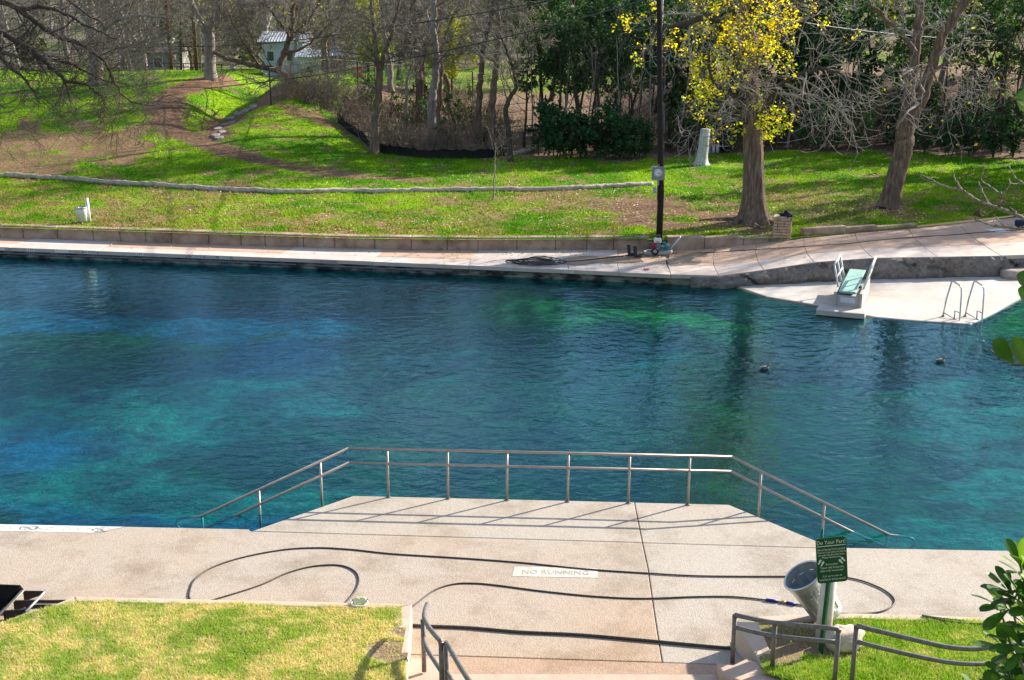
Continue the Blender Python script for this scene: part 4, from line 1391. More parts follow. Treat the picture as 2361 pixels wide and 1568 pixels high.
for txt, fy, sz, sx_ in lines:
    lo_ = letters(txt, sz * 0.80, M['sign_white'], panel, loc=(0, fy * H_, 0.0065), sx=sx_)
    wd = lo_.dimensions.x if lo_.dimensions.x > 0 else 0.3
    wmax = W_ * 0.93
    me_w = max(v.co.x for v in lo_.data.vertices) - min(v.co.x for v in lo_.data.vertices)
    if me_w * sx_ > wmax: lo_.scale = (wmax / me_w, 1, 1)
for sx_, ang in ((-1, -35), (-1, -35), (1, 40), (1, 40)):
    pass
for cx_, cy_, ang in ((-0.40, -0.015, -28), (-0.31, -0.06, -28), (0.37, 0.0, 38), (0.29, -0.045, 38)):
    mb = MB()
    rz = Matrix.Rotation(rad(ang), 3, 'Z')
    for (ox, oy, rx_, ry_) in ((0, 0.012, 0.016, 0.024), (0.0, -0.024, 0.012, 0.016)):
        n = 10
        mb.add([rz @ Vector((ox + rx_ * math.cos(2 * math.pi * k / n), oy + ry_ * math.sin(2 * math.pi * k / n), 0)) + Vector((cx_ * W_, cy_ * H_, 0.0066)) for k in range(n)], [tuple(range(n))])
    for k in range(4):
        p = rz @ Vector((-0.014 + 0.009 * k, 0.042 - 0.003 * k, 0)) + Vector((cx_ * W_, cy_ * H_, 0.0066))
        mb.add([p + Vector((0.004 * math.cos(a), 0.004 * math.sin(a), 0)) for a in (0, 1.57, 3.14, 4.71)], [(0, 1, 2, 3)])
    mb.build("footprint", M['sign_white'], panel)

# --- white bollard and tilted bin
bb = at(1902, 1472, 0.28); bol = thing("bollard", "thick cream white post standing right behind the green sign", "post", (bb.x, bb.y + .12, 0.25))
bt = aty(1918, 1338, bb.y)
M['cream'] = simple_mat("cream_painted_post", (0.66, 0.62, 0.56), (0.52, 0.47, 0.41), 5, 0.7)
MB().tube([(0, 0, -0.2), (bt.x - bb.x, 0, bt.z - 0.25 + 0.12)], 0.105, 20).build("shaft", M['cream'], bol, True)
MB().lathe([(0.105, 0.0), (0.10, 0.02), (0.0, 0.035)], (bt.x - bb.x, 0, bt.z - .25 + .12), sides=20).build("cap", M['cream'], bol, True)
cbot = at(1921, 1438, 0.36) + Vector((0, 0.30, 0))
ctop_ = aty(1850, 1325, cbot.y - 0.05)
ax = (ctop_ - cbot)
Lc = ax.length
can = thing("trash_can", "galvanised trash can leaning left against the white post behind the sign", "trash can", cbot)
t = NT("galvanised_sheet")
co = t.coord("Object")
colr = t.ramp(t.noise(co, 3, 5, .6), [(.35, (.46, .49, .50)), (.65, (.68, .70, .69))])
M['galv_can'] = t.done(t.principled(colr, t.ramp(t.noise(co, 6, 4), [(.3, (.34,) * 3), (.7, (.5,) * 3)]), 0.7, None))
mb = MB(); n = 60
prof = [(0.0, 0.0), (0.215, 0.0), (0.222, 0.03), (0.226, 0.09), (0.232, 0.11), (0.268, Lc * 0.80), (0.275, Lc * 0.83), (0.278, Lc * 0.93), (0.286, Lc * 0.94), (0.286, Lc * 0.96), (0.282, Lc * 0.97)]
qd = Vector((0, 0, 1)).rotation_difference(ax.normalized())
vs_ = []
for r_, h in prof:
    for k in range(n):
        a = 2 * math.pi * k / n
        rr_ = r_ - (0.014 if (0.1 < h < Lc * 0.82 and (k // 3) % 2) else 0)
        vs_.append(qd @ Vector((rr_ * math.cos(a), rr_ * math.sin(a), h)))
mb.add(vs_, [(i * n + k, i * n + (k + 1) % n, (i + 1) * n + (k + 1) % n, (i + 1) * n + k) for i in range(len(prof) - 1) for k in range(n)])
mb.build("body", M['galv_can'], can)
MB().lathe([(0.270, Lc * 0.96), (0.262, Lc * 0.80), (0.210, 0.03), (0, 0.03)], axis=ax, sides=36).build("liner", M['galv_can'], can, True)
MB().lathe([(0.268, Lc * 0.955), (0.292, Lc * 0.955), (0.302, Lc * 0.975), (0.292, Lc * 0.995), (0.274, Lc * 0.992), (0.268, Lc * 0.955)], axis=ax, sides=36).build("rim", M['galv_can'], can, True)
for sgn_ in (-1, 1):
    side = qd @ Vector((0, sgn_ * 0.278, Lc * 0.72)); u_ = qd @ Vector((0.07, 0, 0)); w_ = qd @ Vector((0, sgn_ * 0.045, 0))
    MB().tube([side - u_, side - u_ + w_, side + u_ + w_, side + u_], 0.008, 6).build("handle", M['galv_can'], can, True)
c = at(1930, 1478, 0.32)
rock("boulder", (c.x + 0.10, c.y + 0.02, 0.20), (0.27, 0.22, 0.17), 21, simple_mat("pale_limestone", (0.62, 0.50, 0.40), (0.44, 0.35, 0.28), 6, .95, 0, .5, 14), "pale tan rock at the foot of the white post", "rock", .3, 0.5)

# --- hoses
def hose(name, pts, label, r=0.0125, z=0.0, n=7, mat=None, cat="hose"):
    P = []
    for p in pts:
        zz = p[2] if len(p) > 2 else z
        P.append(at(p[0], p[1], zz + r))
    o_ = P[0].copy()
    return tag(MB().tube([p - o_ for p in smooth_path(P, n)], r, 8).build(name, mat or M['hose'], None, True), label, cat), o_


def place(pair):
    pair[0].location = pair[1]
    return pair[0]


place(hose("hose", [(470, 1420), (440, 1385), (437, 1365), (450, 1335), (490, 1308), (560, 1285), (650, 1268), (730, 1263), (810, 1267), (905, 1277), (1050, 1286), (1200, 1297), (1350, 1312), (1500, 1322), (1620, 1328), (1810, 1329), (1900, 1326), (1975, 1336), (2030, 1356), (2058, 1376), (2061, 1393), (2035, 1409), (1990, 1415), (1920, 1414)], "long black hose looping across the whole deck and around the trash can"))
place(hose("hose", [(430, 1400), (512, 1377), (600, 1349), (660, 1322), (720, 1306), (780, 1303), (815, 1315), (827, 1335), (820, 1360), (800, 1386), (770, 1420)], "short black hose loop behind the low wall near the swim mask"))
h3, h3o = hose("hose", [(920, 1420), (955, 1395), (1000, 1362), (1045, 1347), (1095, 1345), (1150, 1350), (1250, 1363), (1370, 1375), (1480, 1380), (1600, 1376), (1690, 1376), (1770, 1384), (1838, 1394), (1890, 1402)], "black hose with blue couplings curving over the middle of the deck")
h3.location = h3o
M['blue'] = simple_mat("blue_coupling", (0.012, 0.025, 0.22), rough=.4)
for a, b, m_ in (((1766, 1383), (1794, 1386.5), M['blue']), ((1802, 1388), (1812, 1389), simple_mat("brass", (0.5, 0.33, 0.1), rough=.4, metal=.6)), ((1813, 1389), (1834, 1394), M['blue'])):
    pa, pb = at(*a, 0.018) - h3o, at(*b, 0.018) - h3o
    MB().tube([pa, pb], 0.024, 8).build("coupling", m_, h3, True)
place(hose("hose", [(930, 1440), (975, 1443), (1080, 1447), (1200, 1457), (1330, 1463), (1450, 1473), (1580, 1485), (1690, 1495), (1760, 1500)], "straight thick black hose crossing the deck in front of the stairs", r=0.022))
place(hose("hose", [(2230, 1432, 0.26), (2190, 1428, 0.26), (2150, 1423, 0.26), (2127, 1419, 0.26), (2150, 1425, 0.27), (2210, 1436, 0.27), (2290, 1440, 0.30), (2400, 1445, 0.3)], "black hose end folded on the edging of the right grass bed"))
place(hose("hose", [(60, 1385), (105, 1386), (180, 1386), (290, 1390)], "thin black hose beside the tipped cart at far left", r=0.02))
place(hose("hose", [(60, 1398), (110, 1397), (190, 1400), (290, 1404)], "thicker grey hose under the tipped cart at far left", r=0.024, mat=M['rubber']))

# --- black cart frame at the left edge
cart = thing("hand_cart", "black metal hand cart lying on its back at the left edge of the deck", "cart", at(20, 1410, 0.0))
K0 = Vector(cart.location)
zf = 0.26
fA, fB = at(53, 1362, zf) - K0, at(-2, 1417, zf) - K0
gA, gB = at(105, 1363, zf) - K0, at(62, 1408, zf) - K0
M['bare_steel'] = simple_mat("scraped_steel_edge", (0.42, 0.42, 0.41), (0.16, 0.16, 0.16), 9, .45, .5, lo=.3, hi=.5)
MB().tube([fA + (fA - fB) * .02, fB + (fB - fA) * .3], 0.022, 6).build("inner_bar", M['bare_steel'], cart, True)
MB().tube([gA, gB + (gB - gA) * .05], 0.02, 6).build("outer_bar", M['bare_steel'], cart, True)
for f in (0.0, 0.42, 0.84):
    a, b = fA.lerp(fB, f), gA.lerp(gB, min(1, f * 1.1))
    mb = MB()
    w1_, w2_ = 0.17, 0.04
    vs_ = []
    for p, w in ((a, w1_), (b, w2_)):
        for dy in (-0.012, 0.012):
            vs_ += [p + Vector((0, dy, 0)), p + Vector((0, dy, -w))]
    mb.add(vs_, [(0, 4, 5, 1), (2, 3, 7, 6), (0, 2, 6, 4), (1, 5, 7, 3), (0, 1, 3, 2), (4, 6, 7, 5)])
    mb.build("cross_plate", M['black_metal'], cart, bevel=.004)
tr0 = [at(52, 1359, 0.30) - K0, at(46, 1351, 0.42) - K0, at(-120, 1345, 0.42) - K0, at(-120, 1470, 0.42) - K0, at(0, 1416, 0.30) - K0]
mb = MB()
c0_ = [Vector((p.x, p.y, p.z)) for p in tr0]
bt_ = [Vector((p.x * .7 - .25, p.y * .7 + .02, 0.02)) for p in tr0]
n = len(c0_)
mb.add(c0_ + bt_, [(i, (i + 1) % n, n + (i + 1) % n, n + i) for i in range(n)] + [tuple(range(n, 2 * n))])
mb.build("tray", M['black_metal'], cart)
lipm = MB().tube(c0_ + [c0_[0]], 0.016, 6)
lipm.build("tray_lip", M['rubber'], cart, True)

# --- swim mask on the wall
gp = at(830, 1393, LAWN_Z + 0.025)
gog = thing("swim_mask", "clear and yellow swim mask lying on the low wall", "swim mask", gp, rad(6))
gog.scale = (0.78, 0.78, 0.9)
M['yel'] = simple_mat("yellow_plastic", (0.66, 0.78, 0.12), (0.72, 0.82, 0.3), rough=.35)
M['clear'] = simple_mat("clear_silicone", (0.78, 0.80, 0.76), (0.70, 0.72, 0.68), rough=.3)
rx = Matrix.Rotation(rad(-40), 3, 'X')
for sx_ in (-1, 1):
    mb = MB(); n = 18
    ringo = [rx @ Vector((sx_ * 0.052 + 0.052 * math.cos(2 * math.pi * k / n), 0, 0.045 + 0.045 * math.sin(2 * math.pi * k / n))) + Vector((0, 0, 0.015)) for k in range(n)]
    MB().tube(ringo + [ringo[0]], 0.012, 6, False).build("lens_frame", M['yel'], gog, True)
    mb.add(ringo, [tuple(range(n))]).build("lens", M['clear'], gog)
skp = [rx @ Vector((0.13 * math.cos(a), 0.05, 0.045 + 0.06 * math.sin(a))) + Vector((0, 0.0, 0.02)) for a in [2 * math.pi * k / 20 for k in range(21)]]
MB().tube(skp, 0.014, 6, False).build("skirt", M['clear'], gog, True)
MB().tube([(-0.13, 0.03, 0.05), (-0.16, -0.03, 0.02), (-0.1, -0.09, 0.01), (0.05, -0.11, 0.012), (0.15, -0.04, 0.02), (0.13, .03, .05)], 0.011, 6).build("strap", M['clear'], gog, True)
for sx_ in (-1, 1):
    MB().box((sx_ * 0.135, 0.03, 0.05), (0.016, 0.02, 0.05)).build("buckle", M['black_metal'], gog)

# --- ducks
M['duck'] = simple_mat("grey_brown_plumage", (0.30, 0.27, 0.24), (0.14, 0.12, 0.10), 18, .8)
M['duck_head'] = simple_mat("dark_grey_plumage", (0.12, 0.115, 0.11), (0.20, 0.19, 0.18), 20, .7)
M['bill'] = simple_mat("dull_bill", (0.25, 0.20, 0.09))
dk = thing("duck", "grey duck swimming near the middle of the right water", "duck", at(1762, 851, WATER), rad(3), "ducks on the pool")
mb = MB(); n = 16
secs = [(-0.26, 0.012, 0.10, 0.012), (-0.20, 0.05, 0.075, 0.03), (-0.10, 0.095, 0.06, 0.07), (0.0, 0.115, 0.055, 0.085), (0.10, 0.105, 0.05, 0.085), (0.17, 0.075, 0.06, 0.075), (0.215, 0.035, 0.075, 0.045)]
vs_ = []
for x, w, zc, h in secs:
    for k in range(n):
        a = 2 * math.pi * k / n
        vs_.append((x, w * math.cos(a), zc + h * math.sin(a)))
mb.add(vs_, [(i * n + k, i * n + (k + 1) % n, (i + 1) * n + (k + 1) % n, (i + 1) * n + k) for i in range(len(secs) - 1) for k in range(n)] + [tuple(range(n - 1, -1, -1)), tuple((len(secs) - 1) * n + k for k in range(n))])
mb.tube([(0.15, 0, 0.09), (0.19, 0, 0.15), (0.205, 0, 0.19)], [0.06, 0.038, 0.035], 12)
mb.ball((0.22, 0, 0.21), (0.055, 0.042, 0.043), 12, 8)
mb.build("body", M['duck'], dk, True)
MB().ball((0.225, 0, 0.222), (0.05, 0.0425, 0.038), 10, 6).build("crown_patch", M['duck_head'], dk, True)
MB().tube([(0.255, 0, 0.203), (0.29, 0, 0.197), (0.325, 0, 0.196)], [0.022, 0.02, 0.012], 8).build("bill", M['bill'], dk, True)
for s_ in (-1, 1):
    MB().ball((-0.05, s_ * 0.085, 0.10), (0.16, 0.035, 0.055), 10, 6, Matrix.Rotation(rad(-6), 3, 'Y')).build("wing", M['duck_head'], dk, True)
dk.scale = (0.54, 0.54, 0.54)
dup(dk, at(2167, 834, WATER), rad(4), "grey duck swimming below the pool ladder", "ducks on the pool")

# --- pressure washer, boots, hose coil
pw0 = at(1514, 588, 0.06)
pw = thing("pressure_washer", "petrol pressure washer with white tank and red starter on the walk", "pressure washer", (pw0.x, pw0.y + 0.1, 0.055))
M['red'] = simple_mat("red_engine_cover", (0.42, 0.008, 0.02), (0.30, 0.006, 0.015), 6, .4)
M['tank'] = simple_mat("white_fuel_tank", (0.74, 0.72, 0.68), (0.66, 0.64, 0.60), 6, .35)
M['chassis'] = simple_mat("dirty_grey_tray", (0.36, 0.36, 0.33), (0.22, 0.22, 0.20), 5, .6)
M['teal'] = simple_mat("teal_pump", (0.01, 0.25, 0.33), rough=.4)
mb = MB(); n = 24
vs_ = []
for (f, z_) in ((0.92, 0.0), (1.0, 0.05), (1.0, 0.12), (0.93, 0.15), (0.85, 0.13), (0.84, 0.05)):
    for k in range(n):
        a = 2 * math.pi * k / n
        ca, sa = math.cos(a), math.sin(a)
        vs_.append((0.04 + 0.50 * f * math.copysign(abs(ca) ** .6, ca), 0.23 * f * math.copysign(abs(sa) ** .6, sa), z_ + 0.03 * ca))
mb.add(vs_, [(i * n + k, i * n + (k + 1) % n, (i + 1) * n + (k + 1) % n, (i + 1) * n + k) for i in range(5) for k in range(n)] + [tuple(range(n - 1, -1, -1)), tuple(5 * n + k for k in range(n))])
mb.build("tray", M['chassis'], pw, True)
wh = MB().lathe([(0.05, -0.035), (0.12, -0.04), (0.135, -0.02), (0.135, 0.02), (0.12, 0.04), (0.05, 0.035)], (-0.07, -0.20, 0.15), (0, 1, 0), 22).build("wheel", M['rubber'], pw, True)
MB().lathe([(0, -0.045), (0.045, -0.045), (0.06, -0.036)], (-0.07, -0.20, 0.15), (0, 1, 0), 16).build("hub", M['grey_metal'], wh, True)
MB().box((0.03, 0.02, 0.30), (0.20, 0.22, 0.22)).build("engine_block", simple_mat("engine_grey", (0.16, 0.17, 0.18), (0.09, 0.09, 0.10), 12, .5, .3), pw, bevel=.02)
for k in range(5):
    MB().box((0.03, -0.095, 0.24 + k * 0.03), (0.21, 0.02, 0.010)).build("cooling_fin", M['grey_metal'], pw)
MB().lathe([(0.135, 0.0), (0.13, 0.06), (0.10, 0.09), (0, 0.10)], (-0.07, 0.0, 0.30), (-1, -0.25, 0), 20).build("starter_cover", M['red'], pw, True)
MB().box((0.03, 0.0, 0.49), (0.26, 0.20, 0.17)).build("fuel_tank", M['tank'], pw, bevel=.05, seg=4)
MB().lathe([(0.035, 0), (0.035, 0.025), (0, 0.03)], (0.03, 0, 0.575), sides=12).build("fuel_cap", M['black_metal'], pw)
MB().box((0.03, -0.105, 0.455), (0.10, 0.006, 0.02)).build("tank_badge", M['black_metal'], pw)
MB().tube([(-0.14, 0.08, 0.3), (-0.14, 0.08, 0.61), (0.19, 0.08, 0.61), (0.19, 0.08, 0.4)], 0.014, 8).build("roll_bar", M['black_metal'], pw, True)
MB().box((0.06, 0.13, 0.62), (0.16, 0.10, 0.06)).build("muffler", M['rust'], pw, bevel=.015)
MB().tube([(0.12, 0, 0.28), (0.26, 0, 0.28)], 0.05, 12).build("drive_shaft", M['grey_metal'], pw, True)
MB().lathe([(0.0, -0.03), (0.095, -0.03), (0.10, 0.0), (0.095, 0.05), (0.03, 0.06)], (0.31, -0.03, 0.29), (0.3, 1, 0), 20).build("pump", M['teal'], pw, True)
for dy in (-0.06, 0.06):
    MB().tube([(0.44, dy, 0.10), (0.52, dy, 0.25), (0.76, dy, 0.58)], 0.015, 8).build("handle_tube", M['stainless'], pw, True)
MB().tube([(0.76, -0.06, 0.58), (0.78, 0, 0.60), (0.76, 0.06, 0.58)], 0.018, 8).build("handle_grip", M['stainless'], pw, True)

bt0 = at(1451, 591, 0.06)
boot = thing("rubber_boot", "black rubber boot standing nearer the hose coil", "boot", (bt0.x, bt0.y + .05, 0.055), rad(-8), "pair of rubber boots")
n = 14
mb = MB(); vs_ = []
for (z_, rx_, ry_, ox) in ((0.0, 0.05, 0.05, 0), (0.10, 0.052, 0.052, 0), (0.22, 0.062, 0.06, -0.01), (0.37, 0.075, 0.066, -0.015), (0.375, 0.066, 0.058, -0.015), (0.2, 0.05, 0.05, -0.008)):
    for k in range(n):
        a = 2 * math.pi * k / n
        vs_.append((ox + rx_ * math.cos(a), ry_ * math.sin(a), z_))
mb.add(vs_, [(i * n + k, i * n + (k + 1) % n, (i + 1) * n + (k + 1) % n, (i + 1) * n + k) for i in range(5) for k in range(n)])
mb.ball((0.10, 0, 0.055), (0.13, 0.055, 0.06), 14, 8)
mb.build("boot_shell", M['rubber'], boot, True)
MB().prism([(-0.06, -0.05), (0.1, -0.058), (0.20, -0.05), (0.235, 0), (0.20, 0.05), (0.1, 0.058), (-0.06, 0.05)], 0.0, 0.03).build("sole", simple_mat("boot_sole", (0.05, 0.045, 0.04)), boot, bevel=.006)
b2 = at(1465, 594, 0.06)
dup(boot, (b2.x, b2.y + .05, 0.055), rad(-20), "black rubber boot standing nearer the pressure washer", "pair of rubber boots")

cc = at(1232, 608, 0.06)
rc = random.Random(5)
path = []
for k in range(150):
    a = k * 0.33
    lp = k * 0.33 / (2 * math.pi)
    ex, ey = 0.62 + 0.25 * math.sin(lp * 1.9), 0.34 + 0.10 * math.cos(lp * 2.7)
    path.append((ex * math.cos(a) + 0.22 * math.sin(lp * 1.3), ey * math.sin(a) + 0.10 * math.cos(lp * 2.1), 0.02 + 0.010 * lp + 0.09 * max(0, math.sin(a * 1.0 + lp)) * (0.4 + 0.6 * math.sin(lp * 2.3) ** 2)))
o = MB().tube(smooth_path(path, 2), 0.016, 6).build("hose_coil", M['hose'], None, True)
o.location = (cc.x, cc.y, 0.06)
tag(o, "tangled coil of black hose on the far walk", "hose")
wp = [at(*p, 0.078) for p in ((1262, 608), (1330, 601), (1400, 594), (1450, 589), (1480, 586), (1490, 588))]
place((tag(MB().tube([p - wp[0] for p in smooth_path(wp, 5)], 0.016, 6).build("hose", M['hose'], None, True), "black hose running from the tangled coil to the pressure washer", "hose"), wp[0]))
wp = []
for p in ((1525, 584), (1640, 582), (1700, 578), (1760, 574), (1830, 570), (1900, 565), (1960, 561), (2030, 553), (2100, 547), (2200, 541), (2270, 535), (2400, 527)):
    q_ = at(*p, 0.3)
    for _ in range(3): q_ = at(*p, float(deckz(q_.x)) + 0.02)
    wp.append(q_)
place((tag(MB().tube([p - wp[0] for p in smooth_path(wp, 5)], 0.014, 6).build("hose", simple_mat("brown_hose", (0.14, 0.09, 0.06)), None, True), "thin brown hose lying across the pink walk toward the right edge", "hose"), wp[0]))
rp = at(1490, 622, 0.06)
mb = MB()
for k in range(5):
    a = k * 1.3
    mb.ball((0.06 * math.cos(a), 0.03 * math.sin(a), 0.02), (0.05, 0.022, 0.02), 8, 5, Matrix.Rotation(a, 3, 'Z'))
o = mb.build("rag", simple_mat("red_rag", (0.45, 0.02, 0.03)), None, True); o.location = rp
tag(o, "tiny red rag lying on the walk below the pressure washer", "rag")
nb = at(2352, 522, 0.46)
bag = thing("kit_bag", "dark blue bag lying on the walk at the right edge", "bag", (nb.x + .25, nb.y, 0.45))
MB().box((0, 0, 0.12), (0.8, 0.4, 0.24)).build("body", simple_mat("navy_fabric", (0.015, 0.028, 0.075)), bag, bevel=.07, seg=3)
MB().tube([(-0.25, -0.19, 0.2), (-0.15, -0.24, 0.28), (0.1, -0.24, 0.28), (0.2, -0.19, 0.2)], 0.015, 6).build("strap", M['black_metal'], bag, True)
# ================================================================== trees and plants
def bark_mat(name, dark, mid, light, sx=9, sz=1.2, bump=0.7):
    t = NT(name)
    co = t.coord("Object", (sx, sx, sz))
    n = t.noise(co, 1.6, 7, 0.7)
    big = t.noise(t.coord("Object"), 0.7, 3, 0.5)
    col = t.ramp(n, [(0.30, dark), (0.50, mid), (0.68, light)])
    col = t.mix(t.ramp(big, [(0.35, (0, 0, 0)), (0.7, (0.5,) * 3)]), col, mid)
    return t.done(t.principled(col, 0.92, 0, t.bump(n, bump, 0.06), 0.15))


M['bark_brown'] = bark_mat("ridged_brown_bark", (0.035, 0.024, 0.018), (0.17, 0.115, 0.082), (0.36, 0.265, 0.195), 7, 1.0, 1.0)
M['bark_grey'] = bark_mat("smooth_grey_bark", (0.13, 0.11, 0.095), (0.26, 0.225, 0.19), (0.38, 0.34, 0.295), 5, 1.2, 0.4)
M['bark_dark'] = bark_mat("dark_bark", (0.030, 0.023, 0.018), (0.075, 0.058, 0.045), (0.15, 0.12, 0.095))
M['twig_pale'] = simple_mat("pale_twig_bark", (0.42, 0.37, 0.31), (0.27, 0.23, 0.19), 2.0, 0.85)
M['twig_grey'] = simple_mat("grey_twig_bark", (0.25, 0.21, 0.17), (0.12, 0.10, 0.08), 1.5, 0.9)
M['twig_dark'] = simple_mat("dark_twig_bark", (0.095, 0.075, 0.06), (0.055, 0.043, 0.034), 1.5, 0.9)
M['twig_far'] = simple_mat("far_twig_bark", (0.32, 0.28, 0.255), (0.19, 0.165, 0.15), 0.15, 0.95)
M['leaf_yellow'] = attr_leaf_mat("yellow_leaf", 0.60, 0.5)
M['leaf_green'] = attr_leaf_mat("evergreen_leaf", 0.34, 0.58, spec=0.22)
M['blade'] = attr_leaf_mat("grass_blade", 0.38, 0.6, spec=0.15)
M['dead_leaf'] = attr_leaf_mat("fallen_leaf_surface", 0.15, 0.6)


def tubes_mesh(branches, sides=None):
    """branches: list of (points list, radii list). Returns verts and quad array."""
    groups = {}
    for pts, rs in branches:
        s = 10 if rs[0] > 0.14 else (7 if rs[0] > 0.06 else (5 if rs[0] > 0.03 else 3))
        groups.setdefault((len(pts), s), []).append((pts, rs))
    VV, QQ, k0 = [], [], 0
    for (n, s), items in groups.items():
        P = np.array([[tuple(p) for p in it[0]] for it in items])
        Rr = np.array([it[1] for it in items])
        Tn = np.empty_like(P)
        Tn[:, 1:-1] = P[:, 2:] - P[:, :-2]; Tn[:, 0] = P[:, 1] - P[:, 0]; Tn[:, -1] = P[:, -1] - P[:, -2]
        Tn /= np.linalg.norm(Tn, axis=2, keepdims=True) + 1e-9
        mean = Tn.mean(1, keepdims=True)
        ref = np.where(np.abs(mean[..., 2:3]) < 0.8, np.array([0, 0, 1.0]), np.array([1.0, 0, 0]))
        U = np.cross(Tn, np.broadcast_to(ref, Tn.shape)); U /= np.linalg.norm(U, axis=2, keepdims=True) + 1e-9
        W = np.cross(Tn, U)
        a = np.arange(s) * 2 * np.pi / s
        ring = U[:, :, None, :] * np.cos(a)[None, None, :, None] + W[:, :, None, :] * np.sin(a)[None, None, :, None]
        V = P[:, :, None, :] + ring * Rr[:, :, None, None]
        m = len(items)
        idx = (np.arange(m * n * s) + k0).reshape(m, n, s)
        nx = np.roll(idx, -1, axis=2)
        Q = np.stack([idx[:, :-1], nx[:, :-1], nx[:, 1:], idx[:, 1:]], -1).reshape(-1, 4)
        VV.append(V.reshape(-1, 3)); QQ.append(Q); k0 += m * n * s
    return np.concatenate(VV), np.concatenate(QQ)


def rdir(rn):
    while True:
        v = Vector((rn.uniform(-1, 1), rn.uniform(-1, 1), rn.uniform(-1, 1)))
        if 0.05 < v.length < 1: return v.normalized()


def sprout(rn, out, p, d, L, r, lev, maxlev, prm):
    """grow one branch and its children; out[lev] collects them"""
    n = prm['segs'][min(lev, len(prm['segs']) - 1)]
    pts, rs = [p], [r]
    q = p
    trop = prm['trop'][min(lev, len(prm['trop']) - 1)]
    jit = prm['jit']
    for i in range(n):
        d = (d + rdir(rn) * jit + Vector((0, 0, trop))).normalized()
        q = q + d * (L / n)
        pts.append(q); rs.append(max(prm['rmin'], r * (1 - 0.65 * (i + 1) / n)))
    out.setdefault(lev, []).append((pts, rs))
    if lev >= maxlev: return
    kk = prm['kids'][min(lev, len(prm['kids']) - 1)]
    for c in range(kk):
        f = rn.uniform(0.25, 1.0) if c else 1.0
        x = f * n; i = min(int(x), n - 1); t = x - i
        cp = pts[i].lerp(pts[i + 1], t)
        cd = (pts[i + 1] - pts[i]).normalized()
        side = rdir(rn); side = (side - cd * side.dot(cd)).normalized()
        ang = rad(rn.uniform(*prm['ang']))
        nd = cd * math.cos(ang) + side * math.sin(ang)
        cr = max(prm['rmin'], (rs[i] * (1 - t) + rs[i + 1] * t) * rn.uniform(0.5, 0.75))
        sprout(rn, out, cp, nd, L * rn.uniform(*prm['ratio']), cr, lev + 1, maxlev, prm)


BAREP = dict(segs=[5, 4, 4, 3, 3], trop=[0.05, 0.05, 0.03, 0.0, 0.0], jit=0.22, rmin=0.009, kids=[6, 5, 4, 3], ang=(25, 60), ratio=(0.5, 0.75))
DROOP = dict(segs=[4, 4, 4], trop=[-0.12, -0.22, 0.16], jit=0.24, rmin=0.007, kids=[4, 4, 3], ang=(25, 70), ratio=(0.5, 0.8))
THIN = dict(segs=[6, 4, 3], trop=[0.12, 0.14, 0.1], jit=0.14, rmin=0.008, kids=[7, 4, 3], ang=(20, 45), ratio=(0.35, 0.6))


def leaves_mesh(centers, size, colors, rn, fold=True, nrm_up=0.0):
    c = np.asarray(centers); n = len(c)
    a = rn.normal(size=(n, 3)); a /= np.linalg.norm(a, axis=1, keepdims=True)
    b = rn.normal(size=(n, 3)); b[:, 2] *= (1 - nrm_up); a[:, 2] *= (1 - nrm_up)
    a /= np.linalg.norm(a, axis=1, keepdims=True) + 1e-9
    b -= a * (a * b).sum(1, keepdims=True); b /= np.linalg.norm(b, axis=1, keepdims=True) + 1e-9
    s = size * rn.uniform(0.6, 1.25, size=(n, 1))
    V = np.stack([c - a * s, c - b * s * 0.62, c + a * s, c + b * s * 0.62], 1).reshape(-1, 3)
    Q = np.arange(4 * n).reshape(n, 4)
    cols = np.repeat(np.asarray(colors), 4, axis=0)
    return V, Q, cols


def tree_obj(name, label, cat, base, trunk_br, crown_br, bark, twig, group=None, leaf=None, leafmat=None):
    root = thing(name, label, cat, base, 0, group)
    b = Vector(base)
    loc = lambda br: [([p - b for p in pts], rs) for pts, rs in br]
    if trunk_br:
        V, Q = tubes_mesh(loc(trunk_br)); np_obj("trunk", V, [Q], bark, root, True)
    if crown_br:
        V, Q = tubes_mesh(loc(crown_br)); np_obj("crown", V, [Q], twig, root, True)
    if leaf is not None:
        V, Q, c = leaf
        np_obj("leaves", V - np.array(b), [Q], leafmat, root, False, c)
    return root


_rl = random.Random(404)


def limb(pts, r0, r1, n=6):
    P = smooth_path(pts, n)
    L_ = (P[-1] - P[0]).length / len(P)
    P = [P[0]] + [p + rdir(_rl) * min(0.22 * L_, 0.9 * r0) for p in P[1:-1]] + [P[-1]]
    m = len(P)
    return (P, [r0 + (r1 - r0) * (i / (m - 1)) for i in range(m)])


def wobble(P, rn, amt):
    return [p + Vector((rn.uniform(-amt, amt), rn.uniform(-amt, amt), rn.uniform(-amt, amt))) for p in P]


def side_branches(rn, out, br, count, L, prm, lev0=1, maxlev=3, f0=0.2, rscale=0.5, bias=None):
    """children along an explicit limb"""
    pts, rs = br
    for k in range(count):
        f = f0 + (1 - f0) * (k + rn.random()) / count
        x = f * (len(pts) - 1); i = min(int(x), len(pts) - 2); t = x - i
        cp = pts[i].lerp(pts[i + 1], t); cd = (pts[i + 1] - pts[i]).normalized()
        side = rdir(rn)
        if bias is not None: side = (side + bias).normalized()
        side = (side - cd * side.dot(cd)).normalized()
        ang = rad(rn.uniform(35, 75))
        r_ = max(prm['rmin'], (rs[i] * (1 - t) + rs[i + 1] * t) * rn.uniform(0.35, 0.6) * rscale * 2)
        sprout(rn, out, cp, cd * math.cos(ang) + side * math.sin(ang), L * rn.uniform(0.6, 1.2), min(r_, 0.12), lev0, maxlev, prm)


def flat(out):
    return [b for k in sorted(out) for b in out[k]]


